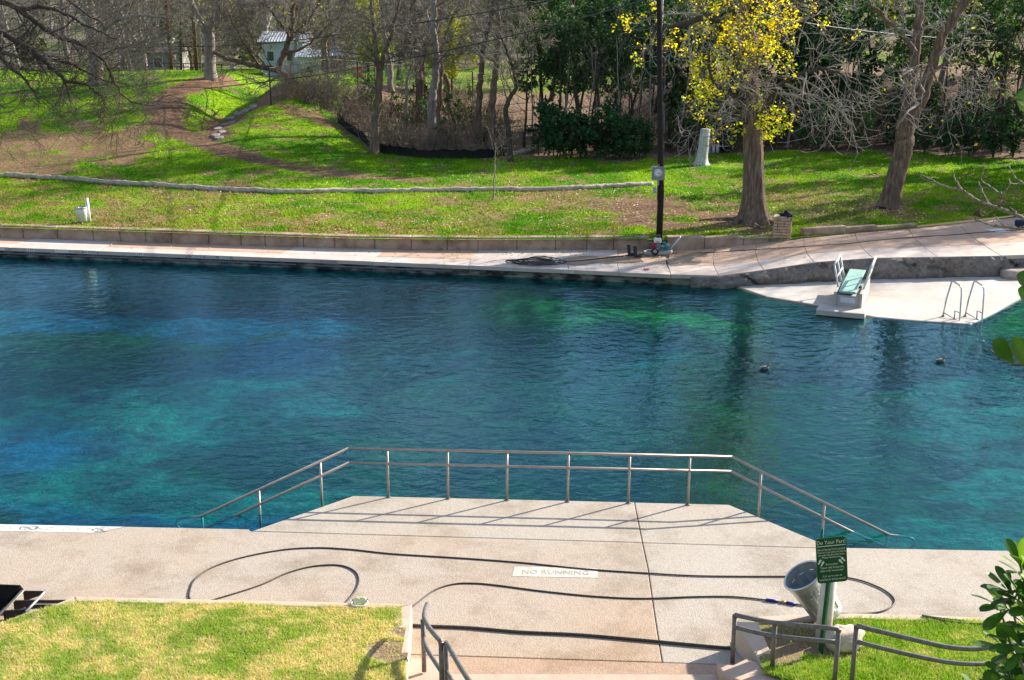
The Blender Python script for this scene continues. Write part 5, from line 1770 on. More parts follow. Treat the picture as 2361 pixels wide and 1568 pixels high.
# ---------------- the yellow cottonwood
def cottonwood():
    rn = random.Random(3); npr = np.random.default_rng(3)
    y = 45.0
    base = Vector((YT.x, y, Tz(YT.x, y) - 0.05))
    A = lambda px, py, dy=0.0: aty(px, py, y + dy)
    foot = A(1737, 503); foot.z = base.z
    tr = [foot, A(1738, 440), A(1737, 350), A(1733, 250), A(1728, 170), A(1722, 90), A(1720, 0), A(1722, -110), A(1718, -230)]
    P = smooth_path(tr, 5)
    hs_ = [p.z - foot.z for p in P]
    rs = []
    for h in hs_:
        rs.append(0.395 + 0.33 * math.exp(-h / 0.45) - 0.018 * h if h < 6 else max(0.08, 0.29 - 0.035 * (h - 6)))
    # fluted trunk
    V, F = [], []
    n = 40
    for p, r_, h in zip(P, rs, hs_):
        for k in range(n):
            a = 2 * math.pi * k / n
            fl = 1 + 0.16 * math.exp(-h / 0.6) * math.sin(6 * a + 0.7) + 0.035 * math.sin(13 * a + 0.25 * h) + 0.05 * (float(vnoise(k * 0.9, h * 1.3, 4)) - .5)
            V.append(p + Vector((math.cos(a) * r_ * fl, math.sin(a) * r_ * fl, -0.08 if h < 0.02 else 0)))
    idx = np.arange(len(P) * n).reshape(len(P), n); nx = np.roll(idx, -1, 1)
    Q = np.stack([idx[:-1], nx[:-1], nx[1:], idx[1:]], -1).reshape(-1, 4)
    root = thing("cottonwood_tree", "big cottonwood with yellow autumn leaves and a thick ridged trunk", "tree", base)
    V = np.array([tuple(v) for v in V]) - np.array(base)
    np_obj("trunk", V, [Q], M['bark_brown'], root, True)
    limbs = [limb([A(1726, 190), A(1690, 120, -.3), A(1652, 45, -.8), A(1600, 48, -1.1), A(1540, 63, -1.4), A(1500, 60, -1.8)], 0.20, 0.03),
             limb([A(1728, 240), A(1690, 218, -.4), A(1645, 187, -.9), A(1634, 130, -1.2), A(1650, 80, -1.4)], 0.12, 0.02),
             limb([A(1738, 300), A(1762, 258, -.3), A(1795, 199, -.6), A(1861, 167, -1.0), A(1905, 159, -1.2), A(1960, 180, -1.3)], 0.17, 0.025),
             limb([A(1728, 150), A(1770, 90, .4), A(1830, 20, .7), A(1900, -60, 1)], 0.18, 0.04),
             limb([A(1722, 100), A(1690, 20, .5), A(1640, -80, 1.0), A(1600, -180, 1.2)], 0.18, 0.04),
             limb([A(1722, 60), A(1760, -40, -.6), A(1800, -150, -1.0)], 0.16, 0.03),
             limb([A(1722, -60), A(1680, -160, .5), A(1660, -260, .8)], 0.12, 0.03),
             limb([A(1722, -60), A(1770, -190, .6), A(1790, -300, .8)], 0.12, 0.03),
             limb([A(1735, 290), A(1700, 270, -.5), A(1670, 235, -1.2), A(1640, 225, -1.6)], 0.09, 0.015)]
    np_obj("limbs", *(lambda vq: (vq[0] - np.array(base), [vq[1]]))(tubes_mesh(limbs)), M['bark_dark'], root, True)
    out = {}
    for i, l in enumerate(limbs):
        L = 1.5 if i != 2 else 1.9
        side_branches(rn, out, l, 6 if i != 2 else 15, L, DROOP, 0, 2, 0.25, 0.4, Vector((0, -0.2, -0.25 if i == 2 else 0.0)))
    for px, py in ((1722, 160), (1726, 230), (1740, 270), (1722, 80)):
        side_branches(rn, out, limb([A(px, py + 30), A(px, py - 30)], 0.05, 0.05), 5, 1.3, DROOP, 0, 2, 0, 0.4, Vector((0, -0.8, 0)))
    V, Q = tubes_mesh(flat(out)); np_obj("twigs", V - np.array(base), [Q], M['twig_pale'], root, True)
    # leaf clusters, thickest left of and above the trunk
    C = []
    spots = [((1600, 150), 22, 30, 26), ((1620, 200), 26, 30, 24), ((1650, 140), 36, 40, 34), ((1690, 60), 45, 45, 60), ((1740, 40), 55, 45, 70), ((1700, 120), 40, 38, 52), ((1790, 60), 38, 55, 58), ((1810, 120), 24, 35, 24), ((1770, 110), 30, 30, 30),
             ((1640, 240), 30, 26, 26), ((1680, 300), 26, 16, 18), ((1660, 190), 34, 30, 30), ((1635, 25), 34, 22, 22), ((1570, 95), 22, 14, 14), ((1530, 95), 18, 16, 12), ((1490, 30), 40, 26, 14), ((1450, 45), 30, 22, 9), ((1480, 115), 16, 18, 6),
             ((1765, 285), 22, 34, 44), ((1785, 262), 26, 20, 22), ((1815, 290), 12, 24, 12), ((1747, 240), 12, 30, 14), ((1820, 20), 30, 30, 22), ((1880, 30), 40, 30, 8), ((1720, -60), 90, 60, 120), ((1640, -80), 60, 50, 60), ((1800, -90), 70, 60, 80), ((1720, -200), 90, 70, 120), ((1610, 300), 20, 20, 3), ((1950, 60), 50, 50, 4)]
    for (cx_, cy_), sx_, sy_, k in spots:
        for _ in range(int(k * 0.70)):
            cpx, cpy = rn.gauss(cx_, sx_ * 0.75), rn.gauss(cy_, sy_ * 0.75)
            c = A(cpx, cpy, rn.gauss(-0.9, 0.9))
            for _ in range(rn.randint(6, 18)):
                C.append((c.x + rn.gauss(0, .075), c.y + rn.gauss(0, .075), c.z + rn.gauss(0, .09)))
    C = np.array(C); n = len(C)
    t = npr.random((n, 1)); g_ = (npr.random((n, 1)) < 0.30 + 0.25 * (C[:, 2:3] < 6.4))
    col = np.array((0.86, 0.57, 0.010)) * (1 - t) + np.array((0.93, 0.80, 0.05)) * t
    col = np.where(g_, np.array((0.48, 0.62, 0.03)), col)
    V, Q, c = leaves_mesh(C, 0.053, col, npr, nrm_up=0.35)
    np_obj("leaves", V - np.array(base), [Q], M['leaf_yellow'], root, False, c)
    # surface roots
    mb = MB()
    for k, (a, L) in enumerate(((2.7, 1.5), (3.5, 1.2), (4.4, 0.8), (5.6, 0.9), (0.3, 0.9))):
        pr = [base + Vector((math.cos(a + .1 * j) * (0.5 + L * j / 4), math.sin(a + .1 * j) * (0.5 + L * j / 4), 0)) for j in range(5)]
        for p in pr: p.z = Tz(p.x, p.y) + 0.02
        mb.tube([p - base for p in pr], [0.13, 0.11, 0.09, 0.06, 0.03], 8)
    o = mb.build("roots", M['bark_brown'], root, True); o["kind"] = "stuff"


cottonwood()


def pix_tree(name, label, cat, y, trunks, seed, bark, twig, prm, counts, L, maxlev=3, group=None, leafspots=None, bias=None, flare=1.35, lf=None):
    """trunks: list of (survey points, r0, r1); all at distance y with small depth offsets"""
    rn = random.Random(seed)
    tb = []
    out = {}
    base = None
    for i, (pts, r0, r1) in enumerate(trunks):
        P = [aty(p[0], p[1], y + (p[2] if len(p) > 2 else 0)) for p in pts]
        if base is None:
            P[0].z = Tz(P[0].x, P[0].y) - 0.06
            base = P[0].copy()
        b = limb(P, r0, r1)
        if i == 0:
            rs = list(b[1]); h0 = b[0][0].z
            rs = [r * (1 + (flare - 1) * math.exp(-(p.z - h0) / 0.35)) for r, p in zip(rs, b[0])]
            b = (b[0], rs)
        tb.append(b)
        if counts[i]:
            side_branches(rn, out, b, counts[i], L, prm, 0, maxlev, 0.35 if i == 0 else 0.15, 0.35, bias)
    crown = flat(out)
    leaf = None
    if lf:
        npr = np.random.default_rng(seed)
        size, per, cols, frac, spread = lf
        ends = [b[0][-1] for b in crown if rn.random() < frac]
        C = np.array([(e.x + rn.gauss(0, spread), e.y + rn.gauss(0, spread), e.z + rn.gauss(0, spread)) for e in ends for _ in range(per)])
        t = npr.random((len(C), 1))
        col = np.array(cols[0]) * (1 - t) + np.array(cols[1]) * t
        leaf = leaves_mesh(C, size, col, npr, nrm_up=.2)
    return tree_obj(name, label, cat, base, tb, crown, bark, twig, group, leaf, M['leaf_green'] if lf else None)


# leaning forked tree on the right
rt_ = pix_tree("leaning_tree", "leaning forked bare tree on the right lawn with drooping pale twigs", "tree", 47.4,
         [([(2048, 479), (2068, 400), (2085, 330), (2088, 285)], 0.36, 0.33), ([(2085, 290), (2095, 220, .2), (2108, 130, .3), (2120, 40, .5), (2128, -60, .6), (2140, -180, .8)], 0.24, 0.10),
          ([(2092, 290), (2120, 240, -.2), (2142, 180, -.4), (2172, 90, -.7), (2225, 5, -1.2), (2290, -90, -1.6), (2330, -170, -1.8)], 0.25, 0.09),
          ([(2110, 120), (2060, 60), (2000, 0), (1940, -80)], 0.10, 0.04), ([(2150, 165, -.6), (2200, 140, -.9), (2260, 150, -1.4)], 0.07, 0.02), ([(2130, 205, -.5), (2140, 150, -1.2), (2165, 195, -1.6), (2180, 260, -1.8)], 0.05, 0.015)],
         8, M['bark_brown'], M['twig_pale'], DROOP, [0, 7, 10, 8, 6, 8], 1.4, 2, None, None, Vector((0, -0.3, -0.2)), lf=(0.075, 1, ((0.50, 0.55, 0.03), (0.7, 0.6, 0.03)), 0.10, 0.12))

# left lawn trees
pix_tree("bare_tree", "large bare grey tree on the left lawn with a long limb reaching right", "tree", 75.0,
         [([(222, 197), (219, 140), (214, 90), (208, 40), (204, -20), (200, -120)], 0.40, 0.2), ([(216, 110), (238, 72, -.5), (275, 45, -1), (330, 36, -1.3), (400, 42, -1.5)], 0.17, 0.05), ([(210, 60), (170, 0, .5), (130, -80, 1)], 0.2, 0.07), ([(205, 0), (250, -70), (290, -150)], 0.16, 0.06), ([(207, 40), (190, -40, -1), (210, -160, -1.4)], .15, .06)],
         21, M['bark_grey'], M['twig_grey'], BAREP, [4, 8, 7, 7, 6], 2.6, 3)
pix_tree("bare_tree", "tall bare tree standing alone right of the dark pole on the left lawn", "tree", 76.5,
         [([(487, 200), (485, 150), (484, 105), (482, 80)], 0.34, 0.28), ([(483, 95), (462, 45), (440, 0), (415, -60), (400, -140)], 0.19, 0.07), ([(482, 85), (492, 35, -.4), (490, -30, -.6), (500, -130, -1)], 0.18, 0.07), ([(484, 80), (510, 45, .4), (535, 0, .6), (580, -70, 1)], 0.17, 0.06), ([(484, 130), (520, 100, -.6), (560, 70, -1), (610, 60, -1.4)], 0.09, 0.03)],
         22, M['bark_grey'], M['twig_grey'], BAREP, [2, 7, 7, 7, 6], 2.4, 3)
pix_tree("bare_tree", "bare many-limbed tree beyond the lawn in front of the low stone house", "tree", 100.0,
         [([(328, 160), (327, 135), (326, 120)], 0.42, 0.36), ([(326, 125), (305, 85), (285, 45), (270, 0), (262, -70)], 0.22, 0.08), ([(326, 120), (338, 80), (352, 40), (365, -10), (372, -70)], 0.2, 0.07), ([(327, 122), (360, 95, -1), (400, 78, -2), (440, 62, -2.5), (470, 50, -3)], 0.2, 0.06), ([(326, 120), (322, 70), (318, 10), (315, -60)], 0.16, 0.06)],
         23, M['bark_grey'], M['twig_grey'], BAREP, [2, 7, 7, 8, 6], 3.0, 3)
# overhanging tree at the far left, trunk outside the frame
pix_tree("overhanging_tree", "dark bare tree whose low crooked branches hang in from the left edge", "tree", 55.0,
         [([(-260, 300), (-255, 200), (-240, 90), (-220, 0), (-200, -100)], 0.5, 0.3), ([(-240, 110), (-120, 60, -1), (0, 75, -2), (70, 118, -2.5), (110, 150, -3), (150, 183, -3), (190, 192, -3.2), (225, 215, -3.4), (240, 235, -3.5)], 0.17, 0.02), ([(-230, 40), (-80, -10, -1), (40, 20, -2), (120, 75, -2), (190, 105, -2.5), (240, 140, -3), (262, 185, -3), (300, 235, -3), (360, 245, -3)], 0.16, 0.015), ([(-230, 30), (-60, 90, -3), (30, 160, -3.6), (70, 200, -4), (95, 240, -4)], 0.12, 0.02), ([(-225, 0), (-90, -60), (60, -60), (170, 10), (240, 60)], 0.14, 0.03), ([(-240, 120), (-140, 140, -2), (-50, 190, -3), (10, 250, -3.5)], 0.12, 0.02), ([(40, 20, -2), (120, 20, -2), (200, 60, -2), (270, 90, -2)], .1, .03), ([(-100, 20), (-20, 110, -1), (40, 130, -1.5), (140, 140, -2), (230, 180, -2), (310, 200, -2)], .12, .02)],
         24, M['bark_dark'], M['twig_dark'], dict(BAREP, trop=[-0.03, -0.05, -0.02, 0], kids=[5, 4, 3], jit=0.30, rmin=.007), [0, 34, 34, 18, 26, 18, 18, 26], 1.7, 2)

# trees of the middle thicket
pix_tree("bent_tree", "crooked tree bending left over the ditch with one upright stem", "tree", 71.5,
         [([(686, 246), (678, 200), (660, 176), (634, 160), (594, 152), (540, 140), (490, 120)], 0.26, 0.10), ([(640, 163), (655, 123, .2), (668, 85, .3), (674, 38, .4), (679, -20, .5), (690, -100, .8)], 0.20, 0.09), ([(664, 98), (690, 68, .4), (715, 40, .6), (745, -10, .8)], 0.12, 0.05), ([(668, 85), (640, 45, -.4), (610, 10, -.6), (570, -40, -.8)], 0.1, 0.04), ([(600, 152), (570, 110, -.5), (540, 60, -.8), (520, 10, -1)], 0.09, 0.03), ([(655, 123), (700, 110, -.6), (745, 70, -.9), (790, 30, -1)], .08, .03)],
         25, M['bark_brown'], M['twig_grey'], BAREP, [7, 6, 6, 8, 7, 6], 1.9, 3, lf=(0.09, 1, ((0.30, 0.36, 0.03), (0.45, 0.45, 0.05)), 0.05, .15))
pix_tree("twin_stem_tree", "slender bare tree with twin upper stems at the left end of the silt fence", "tree", 60.5,
         [([(862, 352), (866, 294), (872, 223), (876, 170), (873, 150)], 0.21, 0.15), ([(873, 152), (868, 120), (864, 80), (858, 30), (850, -60), (846, -150)], 0.11, 0.05), ([(876, 160), (888, 120, .2), (905, 70, .3), (920, 10, .5), (940, -80, .7)], 0.12, 0.05), ([(872, 155), (845, 128, -.3), (815, 124, -.4), (775, 118, -.6)], 0.06, 0.02), ([(880, 150), (905, 132, -.3), (960, 125, -.5)], .05, .015)],
         26, M['bark_brown'], M['twig_grey'], BAREP, [3, 7, 7, 5, 4], 1.6, 3)
TRK = [  # label, y, survey points, r0, r1, bark, seed
    ("leaning bare tree just left of the gazebo", 86, [(756, 185), (752, 150), (748, 120), (752, 85), (775, 45), (800, 0), (820, -70)], .26, .12, 'bark_brown', 31),
    ("bare tree with pale bark behind the chain-link fence posts", 80, [(901, 212), (899, 160), (893, 115), (885, 60), (880, -20), (870, -100)], .19, .08, 'bark_grey', 32),
    ("thick reddish-brown trunk in the middle of the thicket", 72, [(968, 222), (966, 160), (962, 120), (958, 60), (950, 10), (940, -80)], .26, .14, 'bark_brown', 33),
    ("thin dark trunk close right of the thick reddish trunk", 73, [(980, 225), (976, 170), (980, 110), (990, 40), (1005, -40)], .13, .06, 'bark_dark', 34),
    ("smooth pale grey trunk curving upward in the thicket", 66, [(994, 262), (997, 220), (1005, 170), (1006, 120), (1000, 60), (1003, -20), (1012, -110)], .235, .12, 'bark_grey', 35),
    ("broken brown snag right of the pale grey trunk", 68, [(1011, 246), (1014, 200), (1018, 165), (1019, 150)], .14, .11, 'bark_brown', 36),
    ("crooked young tree leaning right above the brush pile", 76, [(1035, 219), (1032, 190), (1021, 165), (1017, 130), (1025, 85), (1045, 40), (1062, 0), (1085, -70)], .15, .06, 'bark_brown', 37),
    ("straight brown trunk, left one of the pair before the dark thicket", 65.5, [(1101, 276), (1105, 220), (1109, 160), (1114, 110), (1128, 60), (1140, 0), (1150, -90)], .18, .08, 'bark_brown', 38),
    ("straight brown trunk, right one of the pair before the dark thicket", 62.5, [(1130, 290), (1136, 230), (1143, 170), (1146, 110), (1150, 50), (1146, -20), (1150, -100)], .2, .09, 'bark_brown', 39),
    ("dark twisted small tree at the right end of the silt fence", 59.5, [(1176, 355), (1173, 300), (1166, 258), (1176, 225), (1190, 200), (1180, 150), (1165, 110), (1150, 70)], .15, .05, 'bark_dark', 40),
    ("spindly bare tree between the two stems and the reddish trunk", 69, [(936, 250), (937, 200), (944, 165), (952, 135), (945, 90), (940, 40)], .10, .03, 'bark_grey', 41),
]
for lb, y, pts, r0, r1, bk, sd in TRK:
    short = sd == 36
    pix_tree("snag" if short else "bare_tree", lb, "tree", y, [(pts, r0, r1)], sd, M[bk], M['twig_grey'], dict(BAREP, kids=[5, 4, 3]), [0 if short else 12], 1.8, 3)

# sapling on the lawn
sy_ = hit(1138, 462)
pix_tree("sapling", "thin bare sapling alone on the lawn in front of the silt fence", "sapling", sy_.y,
         [([(1138, 463), (1139, 420), (1141, 380), (1142, 345), (1144, 318)], 0.032, 0.010)], 44, M['bark_grey'], M['twig_grey'], dict(BAREP, rmin=0.004, kids=[3, 2]), [14], 0.75, 1, flare=1.2)

# ---------------- kinds of background tree, copied over the thicket and the hill
def proto_bare(name, H, seed, thin=False, bark='bark_brown', twig='twig_grey', kids=None, maxlev=3, r0=None):
    rn = random.Random(seed)
    r0 = r0 or (0.07 if thin else 0.17)
    P = [Vector((0, 0, -0.3))]
    d = Vector((rn.uniform(-.1, .1), rn.uniform(-.1, .1), 1)).normalized()
    nseg = 7
    for i in range(nseg):
        d = (d + rdir(rn) * (0.10 if thin else 0.16) + Vector((0, 0, .12))).normalized()
        P.append(P[-1] + d * H * 0.8 / nseg)
    rs = [r0 * (1 - 0.7 * i / nseg) * (1.25 if i == 0 else 1) for i in range(nseg + 1)]
    out = {}
    side_branches(rn, out, (P, rs), 11 if thin else 13, H * (0.16 if thin else 0.22), dict(THIN if thin else BAREP, kids=kids or ([4, 3] if thin else [5, 4, 3])), 0, maxlev, 0.30, 0.5)
    root = thing(name, "x", "tree")
    V, Q = tubes_mesh([(P, rs)]); np_obj("trunk", V, [Q], M[bark], root, True)
    V, Q = tubes_mesh(flat(out)); np_obj("crown", V, [Q], M[twig], root, True)
    return root


def leaf_cloud(npr, lobes, nper, size, cols, stretch=1.0):
    C, L = [], []
    for (cx_, cy_, cz_, r_) in lobes:
        k = int(nper * r_ * r_)
        # clumps
        m = max(3, k // 14)
        cc_ = npr.normal(size=(m, 3)); cc_ /= np.linalg.norm(cc_, axis=1, keepdims=True)
        cc_ *= (npr.random((m, 1)) ** 0.45) * r_
        cc_[:, 2] *= stretch
        for c in cc_:
            kk = npr.integers(8, 20)
            C.append(c + np.array((cx_, cy_, cz_)) + npr.normal(size=(kk, 3)) * 0.17 * max(0.6, r_ * .6))
            L.append(np.full(kk, npr.random()))
    C = np.concatenate(C); L = np.concatenate(L)[:, None]
    L = np.clip(L * 0.7 + npr.random((len(C), 1)) * 0.4, 0, 1)
    col = np.array(cols[0]) * (1 - L) + np.array(cols[1]) * L
    return leaves_mesh(C, size, col, npr, nrm_up=0.25)


def proto_ever(name, H, W, seed, cols, cat="tree", nper=380, size=0.13, low=0.25, bark='bark_dark', nl=16):
    rn = random.Random(seed); npr = np.random.default_rng(seed)
    root = thing(name, "x", cat)
    br = []
    stems = 3 if cat != "tree" else 1
    for s_ in range(stems):
        P = [Vector((rn.uniform(-.2, .2) * (stems > 1), rn.uniform(-.2, .2) * (stems > 1), -0.3))]
        d = Vector((rn.uniform(-.25, .25), rn.uniform(-.2, .2), 1)).normalized()
        for i in range(6):
            d = (d + rdir(rn) * 0.14).normalized()
            P.append(P[-1] + d * H * 0.85 / 6)
        rs = [max(0.02, (0.09 if cat == "tree" else 0.04) * (1 - i / 7.5)) for i in range(7)]
        br.append((P, rs))
    out = {}
    for b in br:
        side_branches(rn, out, b, 9, H * .18, dict(THIN, kids=[3, 2]), 0, 1, 0.3, .5)
    V, Q = tubes_mesh(br + flat(out)); np_obj("trunk" if cat == "tree" else "stems", V, [Q], M[bark], root, True)
    lobes = []
    for k in range(nl):
        f = low + (1 - low) * (k + rn.random()) / nl
        rr_ = W * (0.45 + 0.5 * math.sin(math.pi * min(1, (f - low) / (1 - low) * .85 + .12)))
        a = rn.uniform(0, 6.28); q = rn.uniform(0.1, 0.8) * rr_
        base_i = br[k % stems][0]; bp_ = base_i[min(6, int(f * 6))]
        lobes.append((bp_.x + q * math.cos(a), bp_.y + q * math.sin(a), f * H, rr_ * rn.uniform(0.35, 0.6)))
    V, Q, c = leaf_cloud(npr, lobes, nper, size, cols)
    np_obj("foliage", V, [Q], M['leaf_green'], root, False, c)
    return root


EVC = ((0.020, 0.066, 0.024), (0.085, 0.18, 0.045))
EVD = ((0.015, 0.050, 0.022), (0.05, 0.125, 0.045))
OLV = ((0.10, 0.12, 0.03), (0.26, 0.28, 0.06))
YGR = ((0.26, 0.33, 0.02), (0.55, 0.56, 0.05))


def scatter(proto, spots, label, group, rn, smin=0.85, smax=1.15, first_used=[]):
    """spots: list of (x, y) or survey points as Vector; every copy is a thing of its own"""
    spots = sorted(spots, key=lambda p: p[0] / p[1])
    ORD = ["1st", "second", "third", "fourth", "fifth", "sixth", "seventh", "eighth", "ninth", "tenth", "eleventh", "twelfth", "thirteenth", "fourteenth", "fifteenth", "sixteenth"]
    label0 = label
    for i, p in enumerate(spots):
        x, y = p[0], p[1]
        z = Tz(x, y)
        n_ = len(spots)
        if n_ > 1:
            label = label0 + (", leftmost" if i == 0 else ", rightmost" if i == n_ - 1 else ", " + ORD[i] + " from left")
        s_ = rn.uniform(smin, smax)
        if proto.get("placed"):
            o = dup(proto, (x, y, z), rn.uniform(0, 6.28), label, group, s_)
            if "placed" in o: del o["placed"]
        else:
            proto["placed"] = 1
            o = proto
            o.location = (x, y, z); o.rotation_euler = (0, 0, rn.uniform(0, 6.28)); o.scale = (s_,) * 3
            o["label"] = label; o["group"] = group
    return


rs_ = random.Random(77)
EA = proto_ever("evergreen_tree", 8.5, 1.9, 51, EVC, nper=460, size=0.105)
EB = proto_ever("evergreen_tree", 7.0, 1.6, 52, EVD, nper=460, size=0.105)
ED = proto_ever("evergreen_tree", 9.5, 1.7, 56, EVD, nper=420, size=0.10, low=0.35)
EC = proto_ever("olive_tree", 9.0, 2.3, 53, OLV, nper=150, size=0.12)
SH = proto_ever("evergreen_shrub", 2.2, 1.15, 54, EVD, "shrub", 420, 0.11, 0.12, nl=10)
SG = proto_ever("green_shrub", 2.6, 1.0, 55, EVC, "shrub", 160, 0.10, 0.15, nl=9)
T1 = proto_bare("thin_tree", 9, 61, True, 'bark_grey', 'twig_grey', maxlev=2)
T2 = proto_bare("thin_tree", 7.5, 62, True, 'bark_dark', 'twig_dark', maxlev=2)
B1_ = proto_bare("bare_tree", 12, 63, bark='bark_grey')
B2_ = proto_bare("bare_tree", 14, 64, bark='bark_brown')
B3_ = proto_bare("bare_tree", 11, 65, bark='bark_dark', twig='twig_grey')

H = lambda pts: [hit(*p) for p in pts]
# dark thicket behind the clock pole
scatter(EA, H([(1262, 322), (1330, 300), (1392, 318), (1440, 300), (1300, 270)]), "dark evergreen in the thicket left of the clock pole", "evergreens left of the clock pole", rs_, 0.95, 1.25)
scatter(ED, H([(1360, 335), (1470, 330), (1420, 345), (1285, 345)]), "slim evergreen at the thicket front left of the pole", "slim evergreens left of the clock pole", rs_, 0.8, 1.05)
scatter(T1, H([(1228, 345), (1296, 350), (1345, 352), (1388, 350), (1432, 352), (1466, 350), (1500, 350), (1246, 318)]), "thin pale trunk at the thicket front left of the pole", "thin trunks left of the clock pole", rs_, 0.7, 1.0)
scatter(T2, H([(1318, 346), (1372, 348), (1410, 350), (1450, 352), (1484, 345), (1208, 340)]), "thin dark trunk among evergreens left of the pole", "thin dark trunks left of the clock pole", rs_, 0.8, 1.1)
scatter(SH, H([(1250, 358), (1282, 362), (1310, 364), (1345, 366), (1380, 367), (1412, 368), (1445, 368), (1480, 366), (1265, 345), (1400, 355)]), "low dark shrub at the lawn edge left of the pole", "dark shrubs along the lawn edge", rs_, 0.8, 1.15)
# between the pole and the leaning tree
scatter(EB, H([(1545, 342), (1585, 340), (1665, 335), (1790, 335), (1850, 335), (1905, 332), (1960, 330)]), "dark evergreen tree on the bank behind the yellow cottonwood", "evergreens behind the cottonwood", rs_, 0.9, 1.2)
scatter(T1, H([(1530, 348), (1560, 350), (1600, 344), (1650, 342), (1690, 345), (1815, 340), (1870, 338), (1930, 340)]), "thin bare trunk on the bank behind the yellow cottonwood", "thin trunks behind the cottonwood", rs_, 0.7, 1.0)
scatter(B3_, [(8.0, 70.5), (11.5, 72), (14.5, 70), (17.5, 74)], "grey bare tree high on the bank behind the cottonwood", "bare trees behind the cottonwood", rs_, 0.75, 1.0)
scatter(EC, [(7.0, 73), (10.5, 76), (13.0, 74), (16.5, 77)], "olive green sparse tree on the bank top behind the cottonwood", "olive trees on the bank top", rs_, 0.8, 1.1)
scatter(SG, H([(1560, 352), (1640, 350), (1690, 352), (1860, 345), (1900, 350), (1935, 345), (1985, 346)]), "leafy green shrub at the foot of the bank behind the cottonwood", "shrubs below the bank", rs_, 0.7, 1.1)
# tall trees beyond the right edge, whose shade stripes the lawn
scatter(B2_, [(27.5, 50.5), (33, 57), (38, 60), (26.5, 60), (44, 66), (30, 53)], "tall bare tree on the lawn beyond the right edge", "trees beyond the right edge", rs_, 0.95, 1.2)
scatter(EA, [(27.5, 56), (30, 60), (33.5, 63), (31, 55), (36, 58), (29, 64), (40, 63), (35, 52), (25, 54.5), (28, 52.5), (25.8, 58.5), (31.5, 57)], "broad evergreen on the lawn beyond the right edge", "evergreens beyond the right edge", rs_, 1.0, 1.25)
scatter(SG, H([(1580, 330), (1620, 315), (1680, 320), (1770, 325), (1820, 310), (1870, 320), (1920, 300), (1970, 315), (1555, 320), (1800, 290), (1900, 280)]), "leafy dark shrub on the slope behind the cottonwood", "shrubs on the bank slope", rs_, 0.8, 1.2)
scatter(SH, H([(2050, 335), (2100, 320), (2150, 300), (2200, 325), (2250, 310), (2300, 330), (2340, 310), (2130, 280)]), "dark evergreen shrub on the slope right of the leaning tree", "dark shrubs on the right slope", rs_, 0.7, 1.1)
# right of the leaning tree
scatter(EA, [(19.5, 66.0), (24.5, 67.5), (28.5, 66), (21.5, 71)], "dark evergreen tree on the bank right of the leaning tree", "evergreens on the right bank", rs_, 0.75, 1.0)
scatter(ED, [(17.8, 69), (23, 70), (26.5, 69), (30, 70)], "slim evergreen on the bank right of the leaning tree", "slim evergreens on the right bank", rs_, 0.8, 1.05)
scatter(T2, H([(2120, 345), (2160, 340), (2225, 345), (2270, 340), (2310, 350), (2345, 340)]), "thin dark trunk on the bank right of the leaning tree", "thin trunks on the right bank", rs_, 0.8, 1.1)
scatter(B1_, [(20, 73), (25, 74.5), (29, 73), (33, 75)], "tall bare tree above the bank at the right edge", "bare trees above the right bank", rs_, 0.8, 1.05)
scatter(EC, [(22, 78), (27, 80), (31, 78), (19, 80)], "olive green tree far up the slope at the right", "olive trees at the right", rs_, 0.85, 1.15)
scatter(SH, H([(2080, 352), (2130, 355), (2190, 358), (2240, 360), (2290, 362), (2335, 362)]), "low dark shrub at the lawn edge right of the leaning tree", "dark shrubs at the right lawn edge", rs_, 0.6, 1.0)
scatter(SG, H([(2215, 290), (2260, 300), (2330, 290), (2300, 260)]), "bright leafed shrub high on the right bank", "shrubs on the right bank", rs_, 0.7, 1.0)
# middle thicket understorey
scatter(SG, H([(880, 300), (1055, 262), (1060, 300), (930, 225), (965, 275), (1120, 345), (1040, 340), (985, 305), (825, 200), (900, 330), (950, 300), (1085, 310), (1010, 280), (1150, 310), (850, 260), (1095, 250)]), "small leafy shrub on the litter behind the silt fence", "green shrubs behind the silt fence", rs_, 0.4, 0.85)
# back rows
YG = proto_ever("yellow_green_tree", 5.2, 2.0, 57, YGR, nper=300, size=0.15, low=0.3)
scatter(YG, [(-3.9, 84.0)], "round yellow-green leafy tree in the sun beyond the thicket", None, rs_, 0.95, 0.95)
scatter(YG, [(-11.0, 97.0)], "tall yellowish tree behind the gazebo roof", None, rs_, 1.35, 1.35)
OG = [(-4.5, 98), (-1.0, 105), (3.5, 96), (6.0, 92), (-14, 104), (2.0, 88)]
scatter(EC, OG, "olive green tree beyond the sunny clearing in the middle", "olive trees beyond the clearing", rs_, 0.75, 1.1)
scatter(B1_, [(-40, 104), (-33, 111), (-26, 107), (-18, 103), (-47, 112), (-10.5, 108), (-36, 118), (-22, 117)], "bare grey tree behind the left lawn fence", "bare trees behind the left lawn", rs_, 0.85, 1.15)
scatter(B2_, [(-44, 106), (-29, 116), (-15.5, 112), (-51, 118), (3, 106), (8, 102), (12, 96)], "brown bare tree in the valley behind the lawns", "brown trees in the valley", rs_, 0.8, 1.1)
scatter(B3_, [(-13, 92), (-8.5, 95), (2.5, 82), (5.5, 80), (4, 74)], "dark bare tree inside the middle thicket", "dark bare trees in the thicket", rs_, 0.7, 1.0)

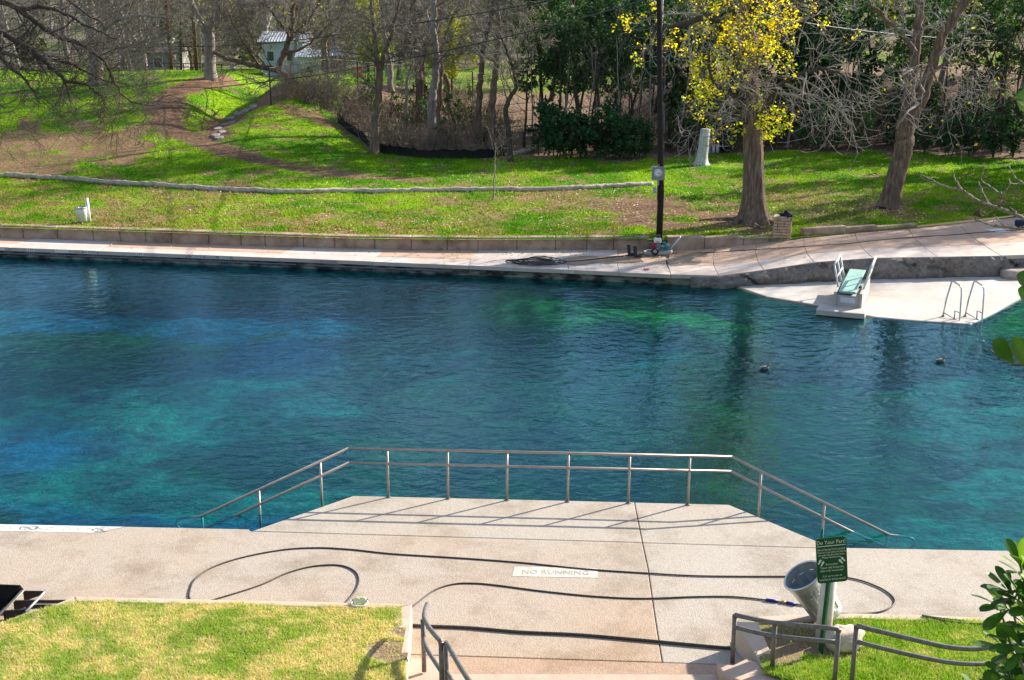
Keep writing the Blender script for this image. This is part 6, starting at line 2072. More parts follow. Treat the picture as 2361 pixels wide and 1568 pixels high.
# ---------------- far wood on the hill: one mass
def far_wood():
    rn = random.Random(99); npr = np.random.default_rng(99)
    V, Q, k0 = [], [], 0
    protos = []
    for s_ in range(5):
        P = [Vector((0, 0, 0))]; d = Vector((0, 0, 1))
        for i in range(4):
            d = (d + rdir(rn) * 0.15).normalized(); P.append(P[-1] + d * 2.2)
        out = {}
        prm = dict(BAREP, segs=[3, 3, 2], kids=[6, 5, 3], rmin=0.022, jit=.25)
        side_branches(rn, out, (P, [.2, .17, .13, .1, .07]), 9, 3.4, prm, 0, 2, 0.2, .5)
        br = [(P, [.2, .17, .13, .1, .07])] + flat(out)
        protos.append(tubes_mesh([(b[0], [max(.022, r) for r in b[1]]) for b in br]))
    n = 0
    for row in range(12):
        y = 119 + row * 14 + row * row * .25
        for x in np.arange(-0.46 * y, 0.47 * y, 4.6 + row * .25):
            xx = x + rn.uniform(-3, 3); yy = y + rn.uniform(-7, 7)
            v, q = protos[rn.randrange(5)]
            a = rn.uniform(0, 6.28); s_ = rn.uniform(0.8, 1.35)
            ca, sa = math.cos(a) * s_, math.sin(a) * s_
            vv = np.stack([v[:, 0] * ca - v[:, 1] * sa + xx, v[:, 0] * sa + v[:, 1] * ca + yy, v[:, 2] * s_ + Tz(xx, yy) - .3], 1)
            V.append(vv); Q.append(q + k0); k0 += len(vv); n += 1
    tag(np_obj("far_woods", np.concatenate(V), [np.concatenate(Q)], M['twig_far'], None, False), "grey-brown bare woods covering the hill behind everything", "woods", None, "stuff")
    # scattered evergreens in the far wood
    C, K = [], []
    for _ in range(120):
        y = rn.uniform(120, 260); x = rn.uniform(-.44, .44) * y; r_ = rn.uniform(1.6, 3.0); z = Tz(x, y)
        kk = 330
        p = npr.normal(size=(kk, 3)); p /= np.linalg.norm(p, axis=1, keepdims=True); p *= npr.random((kk, 1)) ** .4 * r_
        C.append(p * np.array((1, 1, 1.3)) + np.array((x, y, z + r_ * 1.4))); t_ = npr.random((kk, 1)) * .7 + rn.random() * .3
        K.append(np.array((.03, .05, .02)) * (1 - t_) + np.array((.13, .16, .05)) * t_)
    Vv, Qq, cc_ = leaves_mesh(np.concatenate(C), 0.34, np.concatenate(K), npr)
    tag(np_obj("far_evergreens", Vv, [Qq], M['leaf_green'], None, False, cc_), "dull green junipers dotted through the far bare woods", "woods", None, "stuff")


far_wood()

# ---------------- brush: twiggy undergrowth behind the silt fence
def brush():
    rn = random.Random(5); out = []
    zones = [((700, 860), (225, 300), 200), ((860, 1170), (250, 352), 300), ((800, 1180), (318, 362), 90), ((640, 780), (190, 240), 110), ((1180, 1510), (290, 350), 90), ((1540, 2361), (262, 345), 260), ((1010, 1120), (215, 240), 30)]
    for (xa, xb), (ya, yb), k in zones:
        for _ in range(k):
            px, py = rn.uniform(xa, xb), rn.uniform(ya, yb)
            p = hit(px, py)
            if not in_poly(np.array([p.x]), np.array([p.y]), WOODS)[0] and py > 250 and px < 860: continue
            h = rn.uniform(0.35, 1.35)
            for s_ in range(rn.randint(3, 6)):
                d = Vector((rn.uniform(-.5, .5), rn.uniform(-.5, .5), 1)).normalized()
                q = p + Vector((rn.uniform(-.2, .2), rn.uniform(-.2, .2), -.05)); P = [q]
                for i in range(3):
                    d = (d + rdir(rn) * .3).normalized(); q = q + d * h / 3; P.append(q)
                out.append((P, [.012, .011, .009, .007]))
                for c in range(3):
                    b = P[rn.randint(1, 3)]; e = (d + rdir(rn) * .9).normalized()
                    out.append(([b, b + e * h * .2, b + (e + rdir(rn) * .3) * h * .38], [.008, .007, .006]))
    V, Q = tubes_mesh(out)
    tag(np_obj("undergrowth", V, [Q], simple_mat("brown_brush", (0.38, 0.28, 0.19), (0.17, 0.12, 0.08), 0.6), None, False), "brown twiggy brush behind the silt fence and on the banks", "undergrowth", None, "stuff")


brush()

# ---------------- grass and fallen leaves
def blades(X, Y, Z, col, hmin, hmax, w, npr, lean=0.5):
    n = len(X)
    a = npr.random(n) * 2 * np.pi
    h = npr.uniform(hmin, hmax, n)
    lx, ly = npr.normal(0, lean, n) * h, npr.normal(0, lean, n) * h
    dx, dy = np.cos(a) * w / 2, np.sin(a) * w / 2
    V = np.empty((n, 3, 3))
    V[:, 0] = np.stack([X - dx, Y - dy, Z - .01], 1); V[:, 1] = np.stack([X + dx, Y + dy, Z - .01], 1)
    V[:, 2] = np.stack([X + lx, Y + ly, Z + h], 1)
    return V.reshape(-1, 3), np.arange(3 * n).reshape(n, 3), np.repeat(col, 3, axis=0)


def far_grass():
    npr = np.random.default_rng(17)
    n = 420000
    s = npr.random(n) ** 1.5 * 46 + 0.05
    half = 0.45 * (42 + s) + 4
    X = npr.uniform(-1, 1, n) * half
    Y = yc(X) + s
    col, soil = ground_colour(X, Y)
    keep = (npr.random(n) > soil * 1.05 + 0.05)
    X, Y, col, s = X[keep], Y[keep], col[keep], s[keep]
    clump = fbm(X * 1.3, Y * 1.3, 88)
    col = col * (0.75 + 0.6 * npr.random((len(X), 1)))
    V, F, c = blades(X, Y, T(X, Y), col, 0.03, 0.10, 0.05, npr, 0.5)
    V = V.reshape(-1, 3, 3); V[:, 2, 2] += (clump - .5) * .10
    tag(np_obj("grass", V.reshape(-1, 3), [F], M['blade'], None, False, c), "short green grass over the far lawn", "grass", None, "stuff")


far_grass()


def near_grass(poly, zf, green, n, seed, label, dirt, hmax):
    npr = np.random.default_rng(seed)
    xs = [p[0] for p in poly]; ys = [p[1] for p in poly]
    X = npr.uniform(max(min(xs), -9), min(max(xs), 9), n); Y = npr.uniform(max(min(ys), 13.2), max(ys), n)
    k = in_poly(X, Y, poly)
    for dx, dy, r in dirt:
        k &= ~((np.hypot(X - dx, Y - dy) / r + (fbm(X * 3, Y * 3, 95) - .5) * 1.0 < 0.85) & (npr.random(n) < .93))
    X, Y = X[k], Y[k]
    col = near_colour(X, Y, green)
    t = npr.random((len(X), 1))
    col = col * (0.7 + 0.6 * t)
    st = npr.random((len(X), 1)) < (0.16 if green < .1 else 0.05)
    col = np.where(st, np.array((0.60, 0.48, 0.27)), col)
    Z = zf(X, Y) + (fbm(X * 2, Y * 2, 91) - .5) * 0.05
    hh = hmax * (0.6 + 0.8 * fbm(X * 4, Y * 4, 97))
    V, F, c = blades(X, Y, Z, col, 0.02, hmax, 0.014, npr, 0.7)
    tag(np_obj("grass", V, [F], M['blade'], None, False, c), label, "grass", None, "stuff")


near_grass(LL, lawn_left_z, -0.03, 230000, 31, "straw and green grass of the lower left bed", DIRT_L, 0.045)
near_grass(RL, lawn_right_z, 0.14, 150000, 32, "bright green grass of the lower right bed", DIRT_R, 0.075)


def fallen():
    npr = np.random.default_rng(41)
    n = 11500
    X = npr.normal(8, 9.5, n); s = np.abs(npr.normal(0, 1, n)) * 8 + .1
    X[:2600] = npr.uniform(-22, 24, 2600); s[:2600] = npr.uniform(0.2, 20, 2600)
    Y = yc(X) + s
    d = fbm(X * .5, Y * .5, 101)
    k = (npr.random(n) < sstep(.32, .62, d) + .05) & (X > -24) & (X < 27) & (s < 21)
    X, Y = X[k], Y[k]
    Z = T(X, Y) + 0.045
    # a few on the walk
    m = 480
    X2 = npr.normal(4, 6, m); X2[:90] = npr.uniform(-16, 14, 90)
    f = npr.random(m) ** 0.4
    ne = np.array([near_edge(x) for x in X2]); Y2 = ne + (yc(X2) - ne - .08) * f
    X, Y, Z = np.concatenate([X, X2]), np.concatenate([Y, Y2]), np.concatenate([Z, deckz(X2) + .025])
    t = npr.random((len(X), 1))
    col = np.array((0.42, 0.31, 0.17)) * (1 - t) + np.array((0.68, 0.58, 0.38)) * t
    col = np.where(npr.random((len(X), 1)) < .12, np.array((0.70, 0.42, 0.05)), col)
    V, Q, c = leaves_mesh(np.stack([X, Y, Z], 1), 0.052, col, npr, nrm_up=.0)
    # lay them nearly flat
    V = V.reshape(-1, 4, 3); ctr_ = V.mean(1, keepdims=True); V[..., 2] = ctr_[..., 2] + (V[..., 2] - ctr_[..., 2]) * .45
    V = V.reshape(-1, 3)
    tag(np_obj("fallen_leaves", V, [Q], M['dead_leaf'], None, False, c), "pale fallen leaves scattered over the lawn and the walk", "leaves", None, "stuff")


fallen()

# ---------------- wattle, silt fence, flagstones
def wattle(pts, label, r=0.15):
    P = [hit(*p) for p in pts]
    Q = smooth_path(P, 10)
    rn = random.Random(len(pts))
    for q in Q: q.z = Tz(q.x, q.y) + r * .7
    base = Q[0].copy()
    rs = [r * (0.86 + 0.28 * abs(math.sin(i * .31)) + rn.uniform(-.04, .04)) for i in range(len(Q))]
    Q = [q + Vector((0, rn.uniform(-.03, .03), rn.uniform(-.02, .02))) - base for q in Q]
    o = MB().tube(Q, rs, 10).build("straw_wattle", M['wattle'], None, True)
    o.location = base
    tag(o, label, "straw roll")


M['wattle'] = simple_mat("netted_straw", (0.56, 0.47, 0.38), (0.32, 0.26, 0.20), 7, 0.95, 0, .5, 30)
wattle([(-60, 405), (0, 408), (75, 411), (150, 415), (230, 422), (310, 428), (400, 434), (500, 440), (600, 444), (700, 446), (800, 445), (900, 444), (1000, 443), (1120, 442), (1230, 441), (1330, 437), (1400, 434), (1450, 431), (1504, 428)], "very long pale straw roll lying across the whole far lawn", 0.105)
wattle([(1168, 361), (1190, 358), (1215, 352), (1245, 345)], "short pale straw roll at the right end of the silt fence", 0.12)

sf = thing("silt_fence", "low black silt fence curving along the foot of the thicket", "fence", SILT[0])
SP = smooth_path(SILT, 8)
mbv = []
rn0 = random.Random(2)
for i, p in enumerate(SP):
    h = 0.43 + rn0.uniform(-.06, .06)
    if i < 3: h += 0.15
    g0 = Tz(p.x, p.y)
    mbv.append((Vector((p.x, p.y, g0 - .1)), Vector((p.x + rn0.uniform(-.04, .04), p.y + 0.06, g0 + h * .5)), Vector((p.x, p.y + rn0.uniform(-.05, .02), g0 + h))))
m = MB()
for side, off_ in ((0, 0.0), (1, 0.02)):
    k = len(m.v)
    for tri in mbv:
        for q in tri: m.v.append(tuple(q + Vector((0, off_, 0)) - SILT[0]))
    for i in range(len(mbv) - 1):
        for j in range(2):
            a = k + i * 3 + j
            m.f.append((a, a + 3, a + 4, a + 1))
m.build("fabric", simple_mat("black_geotextile", (0.008, 0.008, 0.009), (0.016, 0.015, 0.014), 4, .7), sf, True)
for i in range(0, len(SP), 5):
    p = SP[i]; z_ = Tz(p.x, p.y)
    MB().tube([Vector((p.x, p.y + .05, z_ - .2)) - SILT[0], Vector((p.x, p.y + .05, z_ + .6)) - SILT[0]], .022, 5).build("stake", M['black_metal'], sf)

flag_px = [(588, 246, 26), (572, 255, 34), (552, 262, 30), (533, 272, 26), (540, 283, 22), (520, 288, 22), (502, 297, 20), (512, 304, 20), (498, 312, 22), (505, 318, 24)]
for i, (px, py, w) in enumerate(flag_px):
    p = hit(px, py)
    hw = w / 2 * (p.length / FPX)
    n = 8; rn1 = random.Random(i)
    poly = [(hw * rn1.uniform(.75, 1.1) * math.cos(2 * math.pi * k / n), hw * 1.9 * rn1.uniform(.7, 1.05) * math.sin(2 * math.pi * k / n)) for k in range(n)]
    o = MB().prism(poly, -0.1, 0.045).build("flagstone", M['flag'] if 'flag' in M else M.setdefault('flag', simple_mat("pale_flagstone", (0.36, 0.325, 0.29), (0.22, 0.195, 0.17), 3, .9)), None, bevel=.02)
    o.location = p; o.rotation_euler = (rad(3), rad(rn1.uniform(-5, 5)), 0)
    pos = ["topmost flat stone in the ditch, farthest from the water", "second flat stone from the top of the ditch", "third flat stone from the top of the ditch", "fourth flat stone from the top of the ditch", "fifth flat stone from the top of the ditch, set to the right", "sixth flat stone from the top of the ditch",
           "fourth flat stone from the bottom of the ditch", "third flat stone from the bottom of the ditch", "second flat stone from the bottom of the ditch", "lowest flat stone at the mouth of the ditch"][i]
    tag(o, pos, "stepping stone", "stepping stones in the ditch")

# ---------------- fences, far poles and wires
cf = thing("chain_link_fence", "grey chain-link fence with pale posts crossing the middle thicket", "fence", hit(640, 240))
c0 = Vector(cf.location)
cpts = [((625, 243), 1.9), ((757, 205), 1.7), ((826, 208), 1.7), ((866, 212), 1.7), ((962, 214), 1.7), ((1030, 218), 1.6), ((1090, 222), 1.6)]
tops = []
for (px, py), h in cpts:
    p = hit(px, py)
    MB().tube([Vector((p.x, p.y, p.z - .2)) - c0, Vector((p.x, p.y, p.z + h)) - c0], .045, 8).build("post", M['galv'] if px in (866, 962) else M['black_metal'], cf)
    tops.append((p, h))
for (a, ha), (b, hb) in zip(tops[:-1], tops[1:]):
    MB().tube([a + Vector((0, 0, ha)) - c0, b + Vector((0, 0, hb)) - c0], .024, 6).build("top_rail", M['twig_grey'], cf)
mb = MB()
for (a, ha), (b, hb) in zip(tops[:-1], tops[1:]):
    L = (b - a).length; k = max(3, int(L / .35))
    for i in range(k):
        for s_ in (0, 1):
            f0, f1 = i / k, min(1, (i + 2) / k)
            pa = a.lerp(b, f0) + Vector((0, 0, (0.05 if s_ else ha))); pb = a.lerp(b, f1) + Vector((0, 0, (ha if s_ else 0.05)))
            mb.tube([pa - c0, pb - c0], .006, 3, False)
o = mb.build("wire_mesh", M['galv'], cf); o["kind"] = "stuff"
bf = thing("boundary_fence", "low dark wire fence along the crest behind the left lawn", "fence", hit(300, 163))
c0 = Vector(bf.location)
prev = None
for px in range(-60, 640, 44):
    p = hit(px, 160 + px * 0.012 if px > 0 else 160)
    MB().tube([Vector((p.x, p.y, p.z - .2)) - c0, Vector((p.x, p.y, p.z + .5)) - c0], .035, 6).build("post", M['black_metal'], bf)
    if prev is not None:
        for h in (.28, .5):
            MB().tube([prev + Vector((0, 0, h)) - c0, p + Vector((0, 0, h)) - c0], .025, 5).build("wire", M['black_metal'], bf)
    prev = p

M['redpole'] = simple_mat("red_brown_pole", (0.20, 0.085, 0.045), (0.10, 0.05, 0.03), 3, .85)
FP = []
for px, py, y, r, h, mt_, lb, bent in ((454, 173, 83.0, .13, 11, 'redpole', "dark red-brown pole in front of the lone tree on the left lawn", -10), (395, 156, 98, .16, 12, 'redpole', "orange-brown far pole right of the many-limbed tree", -12), (415, 157, 103, .10, 8.5, 'black_metal', "thin dark far pole just right of the orange-brown pole", 0)):
    b = aty(px, py, y); b.z = Tz(b.x, y)
    tp = aty(px + bent, 0, y)
    po = thing("utility_pole", lb, "pole", b)
    MB().tube([(0, 0, -.4), ((tp.x - b.x), 0, max(tp.z - b.z, h * .6)), ((tp.x - b.x) * 1.6, 0, h)], [r, r * .85, r * .7], 10).build("shaft", M[mt_], po, True)
    if mt_ == 'redpole':
        MB().box((.25, -.2, 3.3), (.25, .3, .4), Matrix.Rotation(.5, 3, 'Y')).build("lamp_head", M['white_metal'], po, bevel=.03)
    FP.append(po)


def wire(pts, label, r=.022):
    P = smooth_path([aty(*p) for p in pts], 8)
    b = P[0].copy()
    o = MB().tube([p - b for p in P], r, 5).build("power_line", M['black_metal'], None, True); o.location = b
    tag(o, label, "cable")


wire([(-40, 120, 80), (300, 110, 76), (600, 101, 72), (900, 62, 62), (1209, 12, 52), (1420, -40, 45)], "black overhead cable sagging across the upper left trees", .024)
wire([(-40, 221, 78), (331, 215, 76), (625, 187, 70), (885, 146, 62), (1210, 75, 50), (1477, 3, 42.3), (1512, -10, 42)], "lower black overhead cable rising to the clock pole", .026)
wire([(-40, 205, 80), (331, 204, 78), (625, 176, 72), (800, 150, 66)], "thin black cable just above the lower cable at left", .016)
wire([(1700, 12, 46), (1762, 33, 50), (1927, 63, 56), (2150, 86, 62), (2420, 101, 68)], "black overhead cable crossing the right woods near the top", .02)
wire([(1980, 180, 52), (2034, 198, 52), (2200, 240, 52), (2420, 284, 52)], "pale thin cable slanting down past the leaning tree", .012)
wire([(2150, 268, 54), (2193, 281, 54), (2420, 331, 54)], "lowest thin cable slanting down at the right edge", .012)

# ---------------- buildings beyond the lawns
M['house_blue'] = simple_mat("pale_blue_wall", (0.50, 0.55, 0.60), (0.42, 0.46, 0.50), 1)
M['metal_roof'] = simple_mat("bright_metal_roof", (0.66, 0.68, 0.70), (0.52, 0.54, 0.56), 1, .35, .3)
M['stone_wall'] = simple_mat("grey_stone_wall", (0.30, 0.29, 0.26), (0.20, 0.195, 0.175), 1.2)
M['brown_roof'] = simple_mat("brown_roof", (0.22, 0.17, 0.14), (0.15, 0.11, 0.095), 1)
M['beige'] = simple_mat("beige_wall", (0.60, 0.51, 0.39), (0.50, 0.42, 0.32), 1)
M['pane'] = simple_mat("dark_window_pane", (0.05, 0.06, 0.075), rough=.15, spec=.6)


def house(label, y, px0, px1, py_base, py_eave, py_ridge, wall, roof, depth=6, windows=(), ribs=0, rot=0.0, fr='white_metal'):
    a, b = aty(px0, py_base, y), aty(px1, py_base, y)
    ze, zr = aty(px0, py_eave, y).z, aty(px0, py_ridge, y).z
    w = b.x - a.x
    g0 = min(Tz(a.x, y), Tz(b.x, y), a.z) - .3
    root = thing("house", label, "building", ((a.x + b.x) / 2, y, g0), rot)
    h = ze - g0
    MB().box((0, depth / 2, h / 2), (w, depth, h)).build("wall", M[wall], root)
    rh = zr - ze
    rm = MB()
    e = .35
    vs_ = [(-w / 2 - e, -e, h + .0), (w / 2 + e, -e, h), (w / 2 + e, depth / 2, h + rh), (-w / 2 - e, depth / 2, h + rh), (w / 2 + e, depth + e, h), (-w / 2 - e, depth + e, h)]
    rm.add(vs_, [(0, 1, 2, 3), (3, 2, 4, 5), (0, 3, 5), (1, 4, 2), (0, 5, 4, 1)])
    ro = rm.build("roof", M[roof], root)
    for k in range(ribs):
        x = -w / 2 + (k + .5) * w / ribs
        MB().tube([(x, -e, h + .03), (x, depth / 2, h + rh + .03)], .035, 4).build("roof_rib", M['grey_metal'], ro)
    for (fx, fz, ww, wh_) in windows:
        wf = MB().box((fx * w / 2, -.02, h * fz), (ww + .14, .06, wh_ + .14)).build("window", M[fr], root)
        MB().box((fx * w / 2, -.06, h * fz), (ww, .03, wh_)).build("pane", M['pane'], wf)
    return root


house("pale blue house with a bright ribbed metal roof behind the crooked tree", 112, 606, 700, 152, 96, 75, 'house_blue', 'metal_roof', 5, ((-.6, .62, .55, .8), (.35, .62, .55, .8)), 14)
house("low blue-white shed to the right below the pale blue house", 106, 688, 742, 166, 131, 118, 'house_blue', 'metal_roof', 4, ((.0, .55, .6, .5),), 8)
house("long low grey stone house beyond the left lawn", 116, 300, 398, 160, 121, 112, 'stone_wall', 'brown_roof', 6, ((.35, .58, .7, .9), (-.5, .58, .6, .8)))
house("small beige house right of the low stone house", 122, 396, 432, 150, 128, 118, 'beige', 'brown_roof', 5, ((.1, .55, .4, .5),))
house("beige two-storey house on the hill behind the big left tree", 150, 225, 268, 118, 78, 70, 'beige', 'brown_roof', 6, ((-.5, .7, .5, .7), (.4, .7, .5, .7), (-.4, .35, .5, .7), (.45, .35, .5, .7)))
house("distant house with a pale roof high on the hill above the thicket", 190, 1035, 1090, 95, 78, 64, 'stone_wall', 'metal_roof', 8, ((-.4, .5, .8, .9), (.4, .5, .8, .9)), 8)
house("distant white house at the top of the hill at upper left", 230, 280, 360, 60, 22, 8, 'house_blue', 'metal_roof', 8, ((-.6, .5, 1, 1.2), (0, .5, 1, 1.2), (.6, .5, 1, 1.2)), 10)
gz = aty(770, 186, 96); gzz = Tz(gz.x, 96)
gaz = thing("gazebo", "small gazebo with a silver hipped roof and red posts", "gazebo", (gz.x, 96, gzz), rad(20))
eav = aty(770, 127, 96).z - gzz; rdg = aty(770, 106, 96).z - gzz
M['redpost'] = simple_mat("red_post", (0.36, 0.035, 0.02), (0.28, 0.03, 0.02))
for sx_ in (-1, 1):
    for sy_2 in (-1, 1):
        MB().tube([(sx_ * .7, sy_2 * .7, -.3), (sx_ * .7, sy_2 * .7, eav)], .07, 8).build("post", M['redpost'], gaz)
m = MB().add([(-1, -1, eav), (1, -1, eav), (1, 1, eav), (-1, 1, eav), (0, 0, rdg)], [(0, 1, 4), (1, 2, 4), (2, 3, 4), (3, 0, 4), (3, 2, 1, 0)])
gro = m.build("roof", M['metal_roof'], gaz)
for k in range(-3, 4):
    MB().tube([(k * .28, -1.0, eav + .03), (k * .02, -.02, rdg + .03)], .03, 4).build("roof_rib", M['grey_metal'], gro)
MB().box((0, .3, .55), (1.2, .5, .9)).build("counter", M['stone_wall'], gaz, bevel=.02)
for px, lb in ((820, "left orange traffic barrel beside the gazebo"), (833, "right orange traffic barrel beside the gazebo")):
    p = hit(px, 178)
    o = thing("traffic_barrel", lb, "barrel", p, 0, "orange barrels by the gazebo")
    MB().lathe([(.26, 0), (.24, .35), (.22, .36), (.20, .9), (0, .92)], sides=14).build("drum", simple_mat("orange_plastic", (0.60, 0.12, 0.02)), o, True)
    MB().lathe([(.237, .42), (.232, .55)], sides=14).build("white_band", M['white_metal'], o, True)
yp = hit(1247, 252)
o = thing("marker_post", "short pale yellow marker post in the clearing behind the thicket", "post", yp)
MB().box((0, 0, .5), (.14, .14, 1.1)).build("post", simple_mat("pale_yellow_paint", (.62, .58, .34)), o, bevel=.02)
MB().lathe([(.10, 0), (.08, .06), (0, .08)], (0, 0, 1.05), sides=8).build("cap", M['cream'], o)

# ---------------- bush and bare twigs near the viewpoint
def near_bush():
    npr = np.random.default_rng(9); rn = random.Random(9)
    base = Vector((2.05, 3.6, 5.25))
    root = thing("broadleaf_bush", "dark green bush with large rounded leaves at the lower right corner", "bush", base)
    t = NT("glossy_broad_leaf")
    a = t.node("Attribute", attribute_name="Col")
    p = t.principled(t.mix(0.55, a.outputs["Color"], t.ramp(t.noise(t.coord(), 55, 4), [(.35, (.6,) * 3), (.65, (1.2,) * 3)]), 'MULTIPLY'), .5, 0, None, .2)
    tr = t.node("BsdfTranslucent"); t.link(t.mix(1.0, a.outputs["Color"], (1.3, 1.5, .4), 'MULTIPLY'), tr.inputs[0])
    mx = t.node("MixShader"); mx.inputs[0].default_value = .3
    t.link(p.outputs[0], mx.inputs[1]); t.link(tr.outputs[0], mx.inputs[2])
    mat = t.done(mx)
    stems = []
    V, Fq, Cc = [], [], []

    def leaf(p, d, L, up):
        """obovate leaf: narrow at the stalk, round at the tip"""
        d = d.normalized(); s_ = d.cross(up)
        if s_.length < .05: s_ = d.cross(Vector((1, .3, 0)))
        s_.normalize(); nrm = s_.cross(d).normalized()
        k0 = len(V)
        prof = ((0, .02), (.2, .075), (.45, .165), (.68, .215), (.85, .19), (.95, .11), (1.0, .025))
        for f, w in prof:
            c = p + d * L * f + nrm * (-.10 * L * f * f)
            V.append(c + s_ * w * L + nrm * .05 * L * (w / .27)); V.append(c); V.append(c - s_ * w * L + nrm * .05 * L * (w / .27))
        g_ = rn.random()
        c_ = Vector((.028, .085, .012)).lerp(Vector((.075, .165, .020)), g_)
        if rn.random() < .12: c_ = Vector((.16, .26, .03))
        for _ in prof: Cc.extend([c_, c_ * 1.25, c_])
        for i in range(len(prof) - 1):
            a_ = k0 + i * 3
            Fq.append((a_, a_ + 3, a_ + 4, a_ + 1)); Fq.append((a_ + 1, a_ + 4, a_ + 5, a_ + 2))

    def rosette(tip, d, n, L):
        d = d.normalized()
        for k in range(n):
            a_ = 2.4 * k; sp_ = .35 + .9 * k / n
            side = d.cross(Vector((0, 0, 1))); side = side.normalized() if side.length > .1 else Vector((1, 0, 0))
            u_ = d.cross(side)
            dd = d * math.cos(sp_) + (side * math.cos(a_) + u_ * math.sin(a_)) * math.sin(sp_)
            leaf(tip - d * .006 * k, dd, L * rn.uniform(.75, 1.15), Vector((0, 0, 1)) + rdir(rn) * .4)
    tips = [((2338, 1290), 3.75, (-.35, -.1, .9)), ((2310, 1350), 3.65, (-.6, -.1, .6)), ((2345, 1370), 3.6, (-.3, -.2, .7)), ((2290, 1385), 3.7, (-.9, 0, .35)), ((2350, 1430), 3.6, (-.5, -.2, .5)), ((2330, 1475), 3.55, (-.8, -.1, .3)), ((2300, 1480), 3.65, (-.7, -.1, .6)),
            ((2350, 1530), 3.6, (-.6, -.2, .4)), ((2310, 1540), 3.65, (-.8, 0, .3)), ((2340, 1580), 3.55, (-.6, 0, .6)), ((2280, 1590), 3.6, (-.6, -.1, .6)), ((2250, 1600), 3.7, (-.5, 0, .7)), ((2370, 1330), 3.65, (-.2, -.1, .9)), ((2380, 1400), 3.6, (0, -.2, .8)), ((2385, 1490), 3.6, (-.1, -.2, .8)), ((2400, 1560), 3.6, (0, -.1, 1)), ((2330, 1640), 3.6, (-.3, 0, .9)), ((2380, 1650), 3.5, (0, 0, 1)), ((2450, 1450), 3.6, (.3, 0, .8)), ((2450, 1560), 3.6, (.3, 0, .8)), ((2440, 1350), 3.8, (.2, 0, .9))]
    for (px, py), y, d in tips:
        tip = aty(px + 14, py + 12, y)
        rosette(tip, Vector(d), rn.randint(8, 11), .095)
        mid_ = tip.lerp(base, .45) + Vector((.06, .02, .0))
        stems.append(([base + rdir(rn) * .04, mid_, tip.lerp(mid_, .35) - Vector(d) * .01, tip], [.014, .010, .006, .004]))
    # tall shoot outside the frame whose leaf tips reach in
    shoot = [base, aty(2480, 1300, 3.7), aty(2470, 1000, 3.7), aty(2440, 820, 3.7), aty(2450, 600, 3.7), aty(2440, 300, 3.7), aty(2430, 180, 3.7)]
    stems.append((smooth_path(shoot, 4), list(np.linspace(.016, .005, len(smooth_path(shoot, 4))))))
    st2 = [aty(2440, 850, 3.7), aty(2380, 842, 3.68), aty(2335, 838, 3.67), aty(2300, 822, 3.66), aty(2283, 805, 3.66)]
    stems.append((st2, [.006, .005, .004, .003, .002]))
    for (px, py), (qx, qy), L in (((2338, 838), (2298, 788), .078), ((2372, 848), (2342, 785), .092), ((2395, 660), (2352, 636), .08), ((2400, 240), (2350, 222), .075), ((2398, 262), (2352, 230), .06), ((2405, 700), (2356, 668), .07)):
        p0, p1 = aty(px, py, 3.66), aty(qx, qy, 3.6)
        leaf(p0, p1 - p0, (p1 - p0).length, Vector((0.2, -1, .3)))
        stems.append(([aty(2440, py + 5, 3.7), p0.lerp(aty(2440, py, 3.7), .5), p0], [.004, .003, .002]))
    np_obj("foliage", np.array([tuple(v) for v in V]) - np.array(base), [np.array(Fq)], mat, root, True, np.array([tuple(c) for c in Cc]))
    Vs, Qs = tubes_mesh([([Vector(q) for q in b[0]], list(b[1])) for b in stems])
    np_obj("stems", Vs - np.array(base), [Qs], M['twig_grey'], root, True)

    # bare twigs
    y = 4.2
    base2 = Vector((2.75, 4.4, 4.9))
    root2 = thing("bare_shrub", "leafless shrub whose knotty twigs reach in at the right edge above the far walk", "shrub", base2)
    A = lambda px, py, dy=0: aty(px, py, y + dy)
    S = lambda cx_, cy_: A((3650 + cx_ / 4.751) * .57642, (600 + cy_ / 4.751) * .57642)
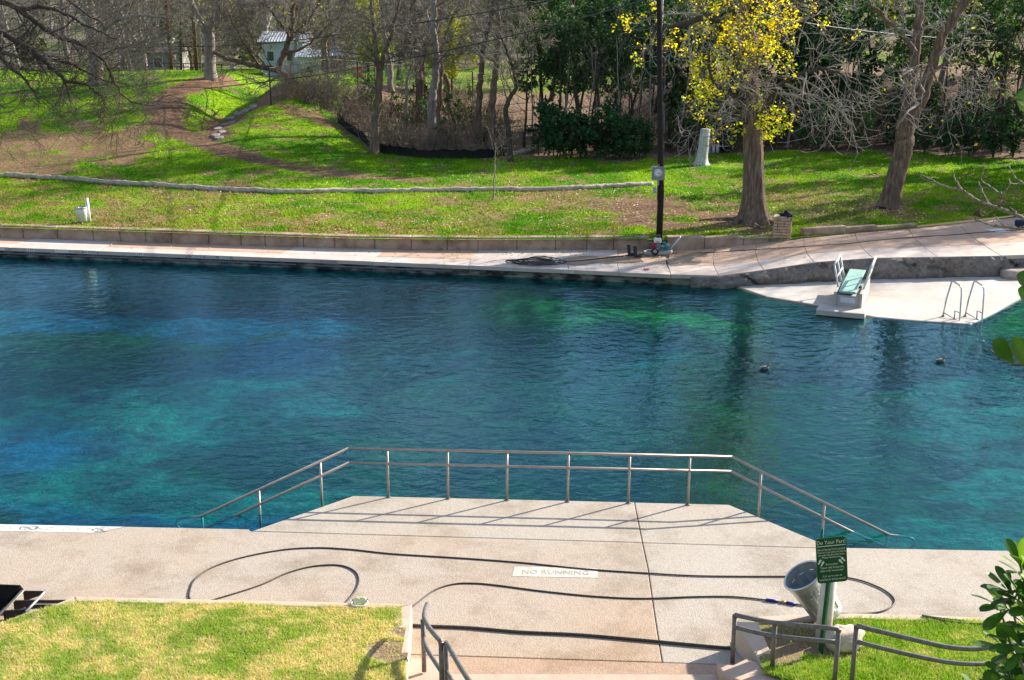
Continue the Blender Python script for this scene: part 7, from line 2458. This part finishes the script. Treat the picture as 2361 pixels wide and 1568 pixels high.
    bs = [([base2, A(2560, 1200, .2), A(2540, 900, .2), A(2500, 640, .1), A(2450, 540), S(2119, 1290)], .020, .0075),
          ([S(2119, 1300), S(1900, 1200), S(1680, 1130), S(1450, 1030), S(1210, 945), S(1010, 810), S(920, 770), S(700, 715), S(480, 635), S(250, 570), S(100, 430)], .0075, .002),
          ([S(940, 770), S(880, 670), S(800, 540), S(770, 395)], .004, .002), ([S(490, 640), S(350, 560), S(180, 480), S(120, 425)], .003, .0015), ([S(1450, 1030), S(1350, 850), S(1290, 720), S(1240, 580)], .0045, .002), ([S(1330, 820), S(1300, 680)], .003, .0015),
          ([S(1860, 1185), S(1700, 1110), S(1670, 1060), S(1685, 890), S(1680, 760)], .005, .0025), ([S(1680, 880), S(1550, 740), S(1420, 660), S(1330, 600), S(1275, 530)], .004, .002), ([S(1690, 880), S(1780, 760), S(1850, 640), S(1815, 515)], .004, .0018), ([S(1850, 640), S(2000, 645), S(2150, 630)], .0025, .002),
          ([S(2250, 720), S(2119, 640), S(1980, 550), S(1900, 430), S(1830, 290)], .005, .002), ([S(2000, 1220), S(1930, 1150), S(1850, 1080)], .003, .0015), ([S(1500, 740), S(1400, 720), S(1320, 700)], .002, .001), ([S(1305, 560), S(1340, 400), S(1375, 220)], .0015, .0008),
          ([A(2470, 560), S(2200, 1485), S(1980, 1490), S(1800, 1465), S(1640, 1455), S(1480, 1420), S(1330, 1360), S(1160, 1320), S(990, 1250)], .006, .0018), ([S(1790, 1460), S(1690, 1390), S(1600, 1290), S(1530, 1220)], .003, .0015), ([S(1640, 1440), S(1560, 1380), S(1510, 1290)], .0025, .0012), ([S(1560, 1140), S(1450, 1180), S(1380, 1195), S(1300, 1150)], .002, .001), ([A(2500, 640, .1), A(2480, 600), S(2250, 720)], .008, .005)]
    br = []
    for pts, r0, r1 in bs:
        P = wobble(smooth_path(pts, 4), rn, .0015)
        br.append((P, [(r0 + (r1 - r0) * i / (len(P) - 1)) * (1.25 if i % 4 == 2 else 1) for i in range(len(P))]))
    V2, Q2 = tubes_mesh([(b[0], [max(r, .0012) for r in b[1]]) for b in br])
    np_obj("twigs", V2 - np.array(base2), [Q2], simple_mat("mottled_twig", (.34, .29, .23), (.10, .075, .055), 90, .8), root2, True)
    c = S(1265, 1180)
    MB().add([c + Vector((-.022, 0, -.012)), c + Vector((0, -.008, .012)), c + Vector((.018, .004, .012)), c + Vector((.012, .01, -.018)), c + Vector((.004, 0, .0))], [(0, 4, 1), (1, 4, 2), (2, 4, 3), (0, 3, 4)])
    o = MB().add([(-.024, 0, -.010), (-.004, -.010, .012), (.016, .004, .014), (.014, .01, -.02), (0, -.006, 0)], [(0, 4, 1), (1, 4, 2), (2, 4, 3), (0, 3, 4)]).build("withered_leaf", M['bark_dark'], root2)
    o.location = c - base2


near_bush()
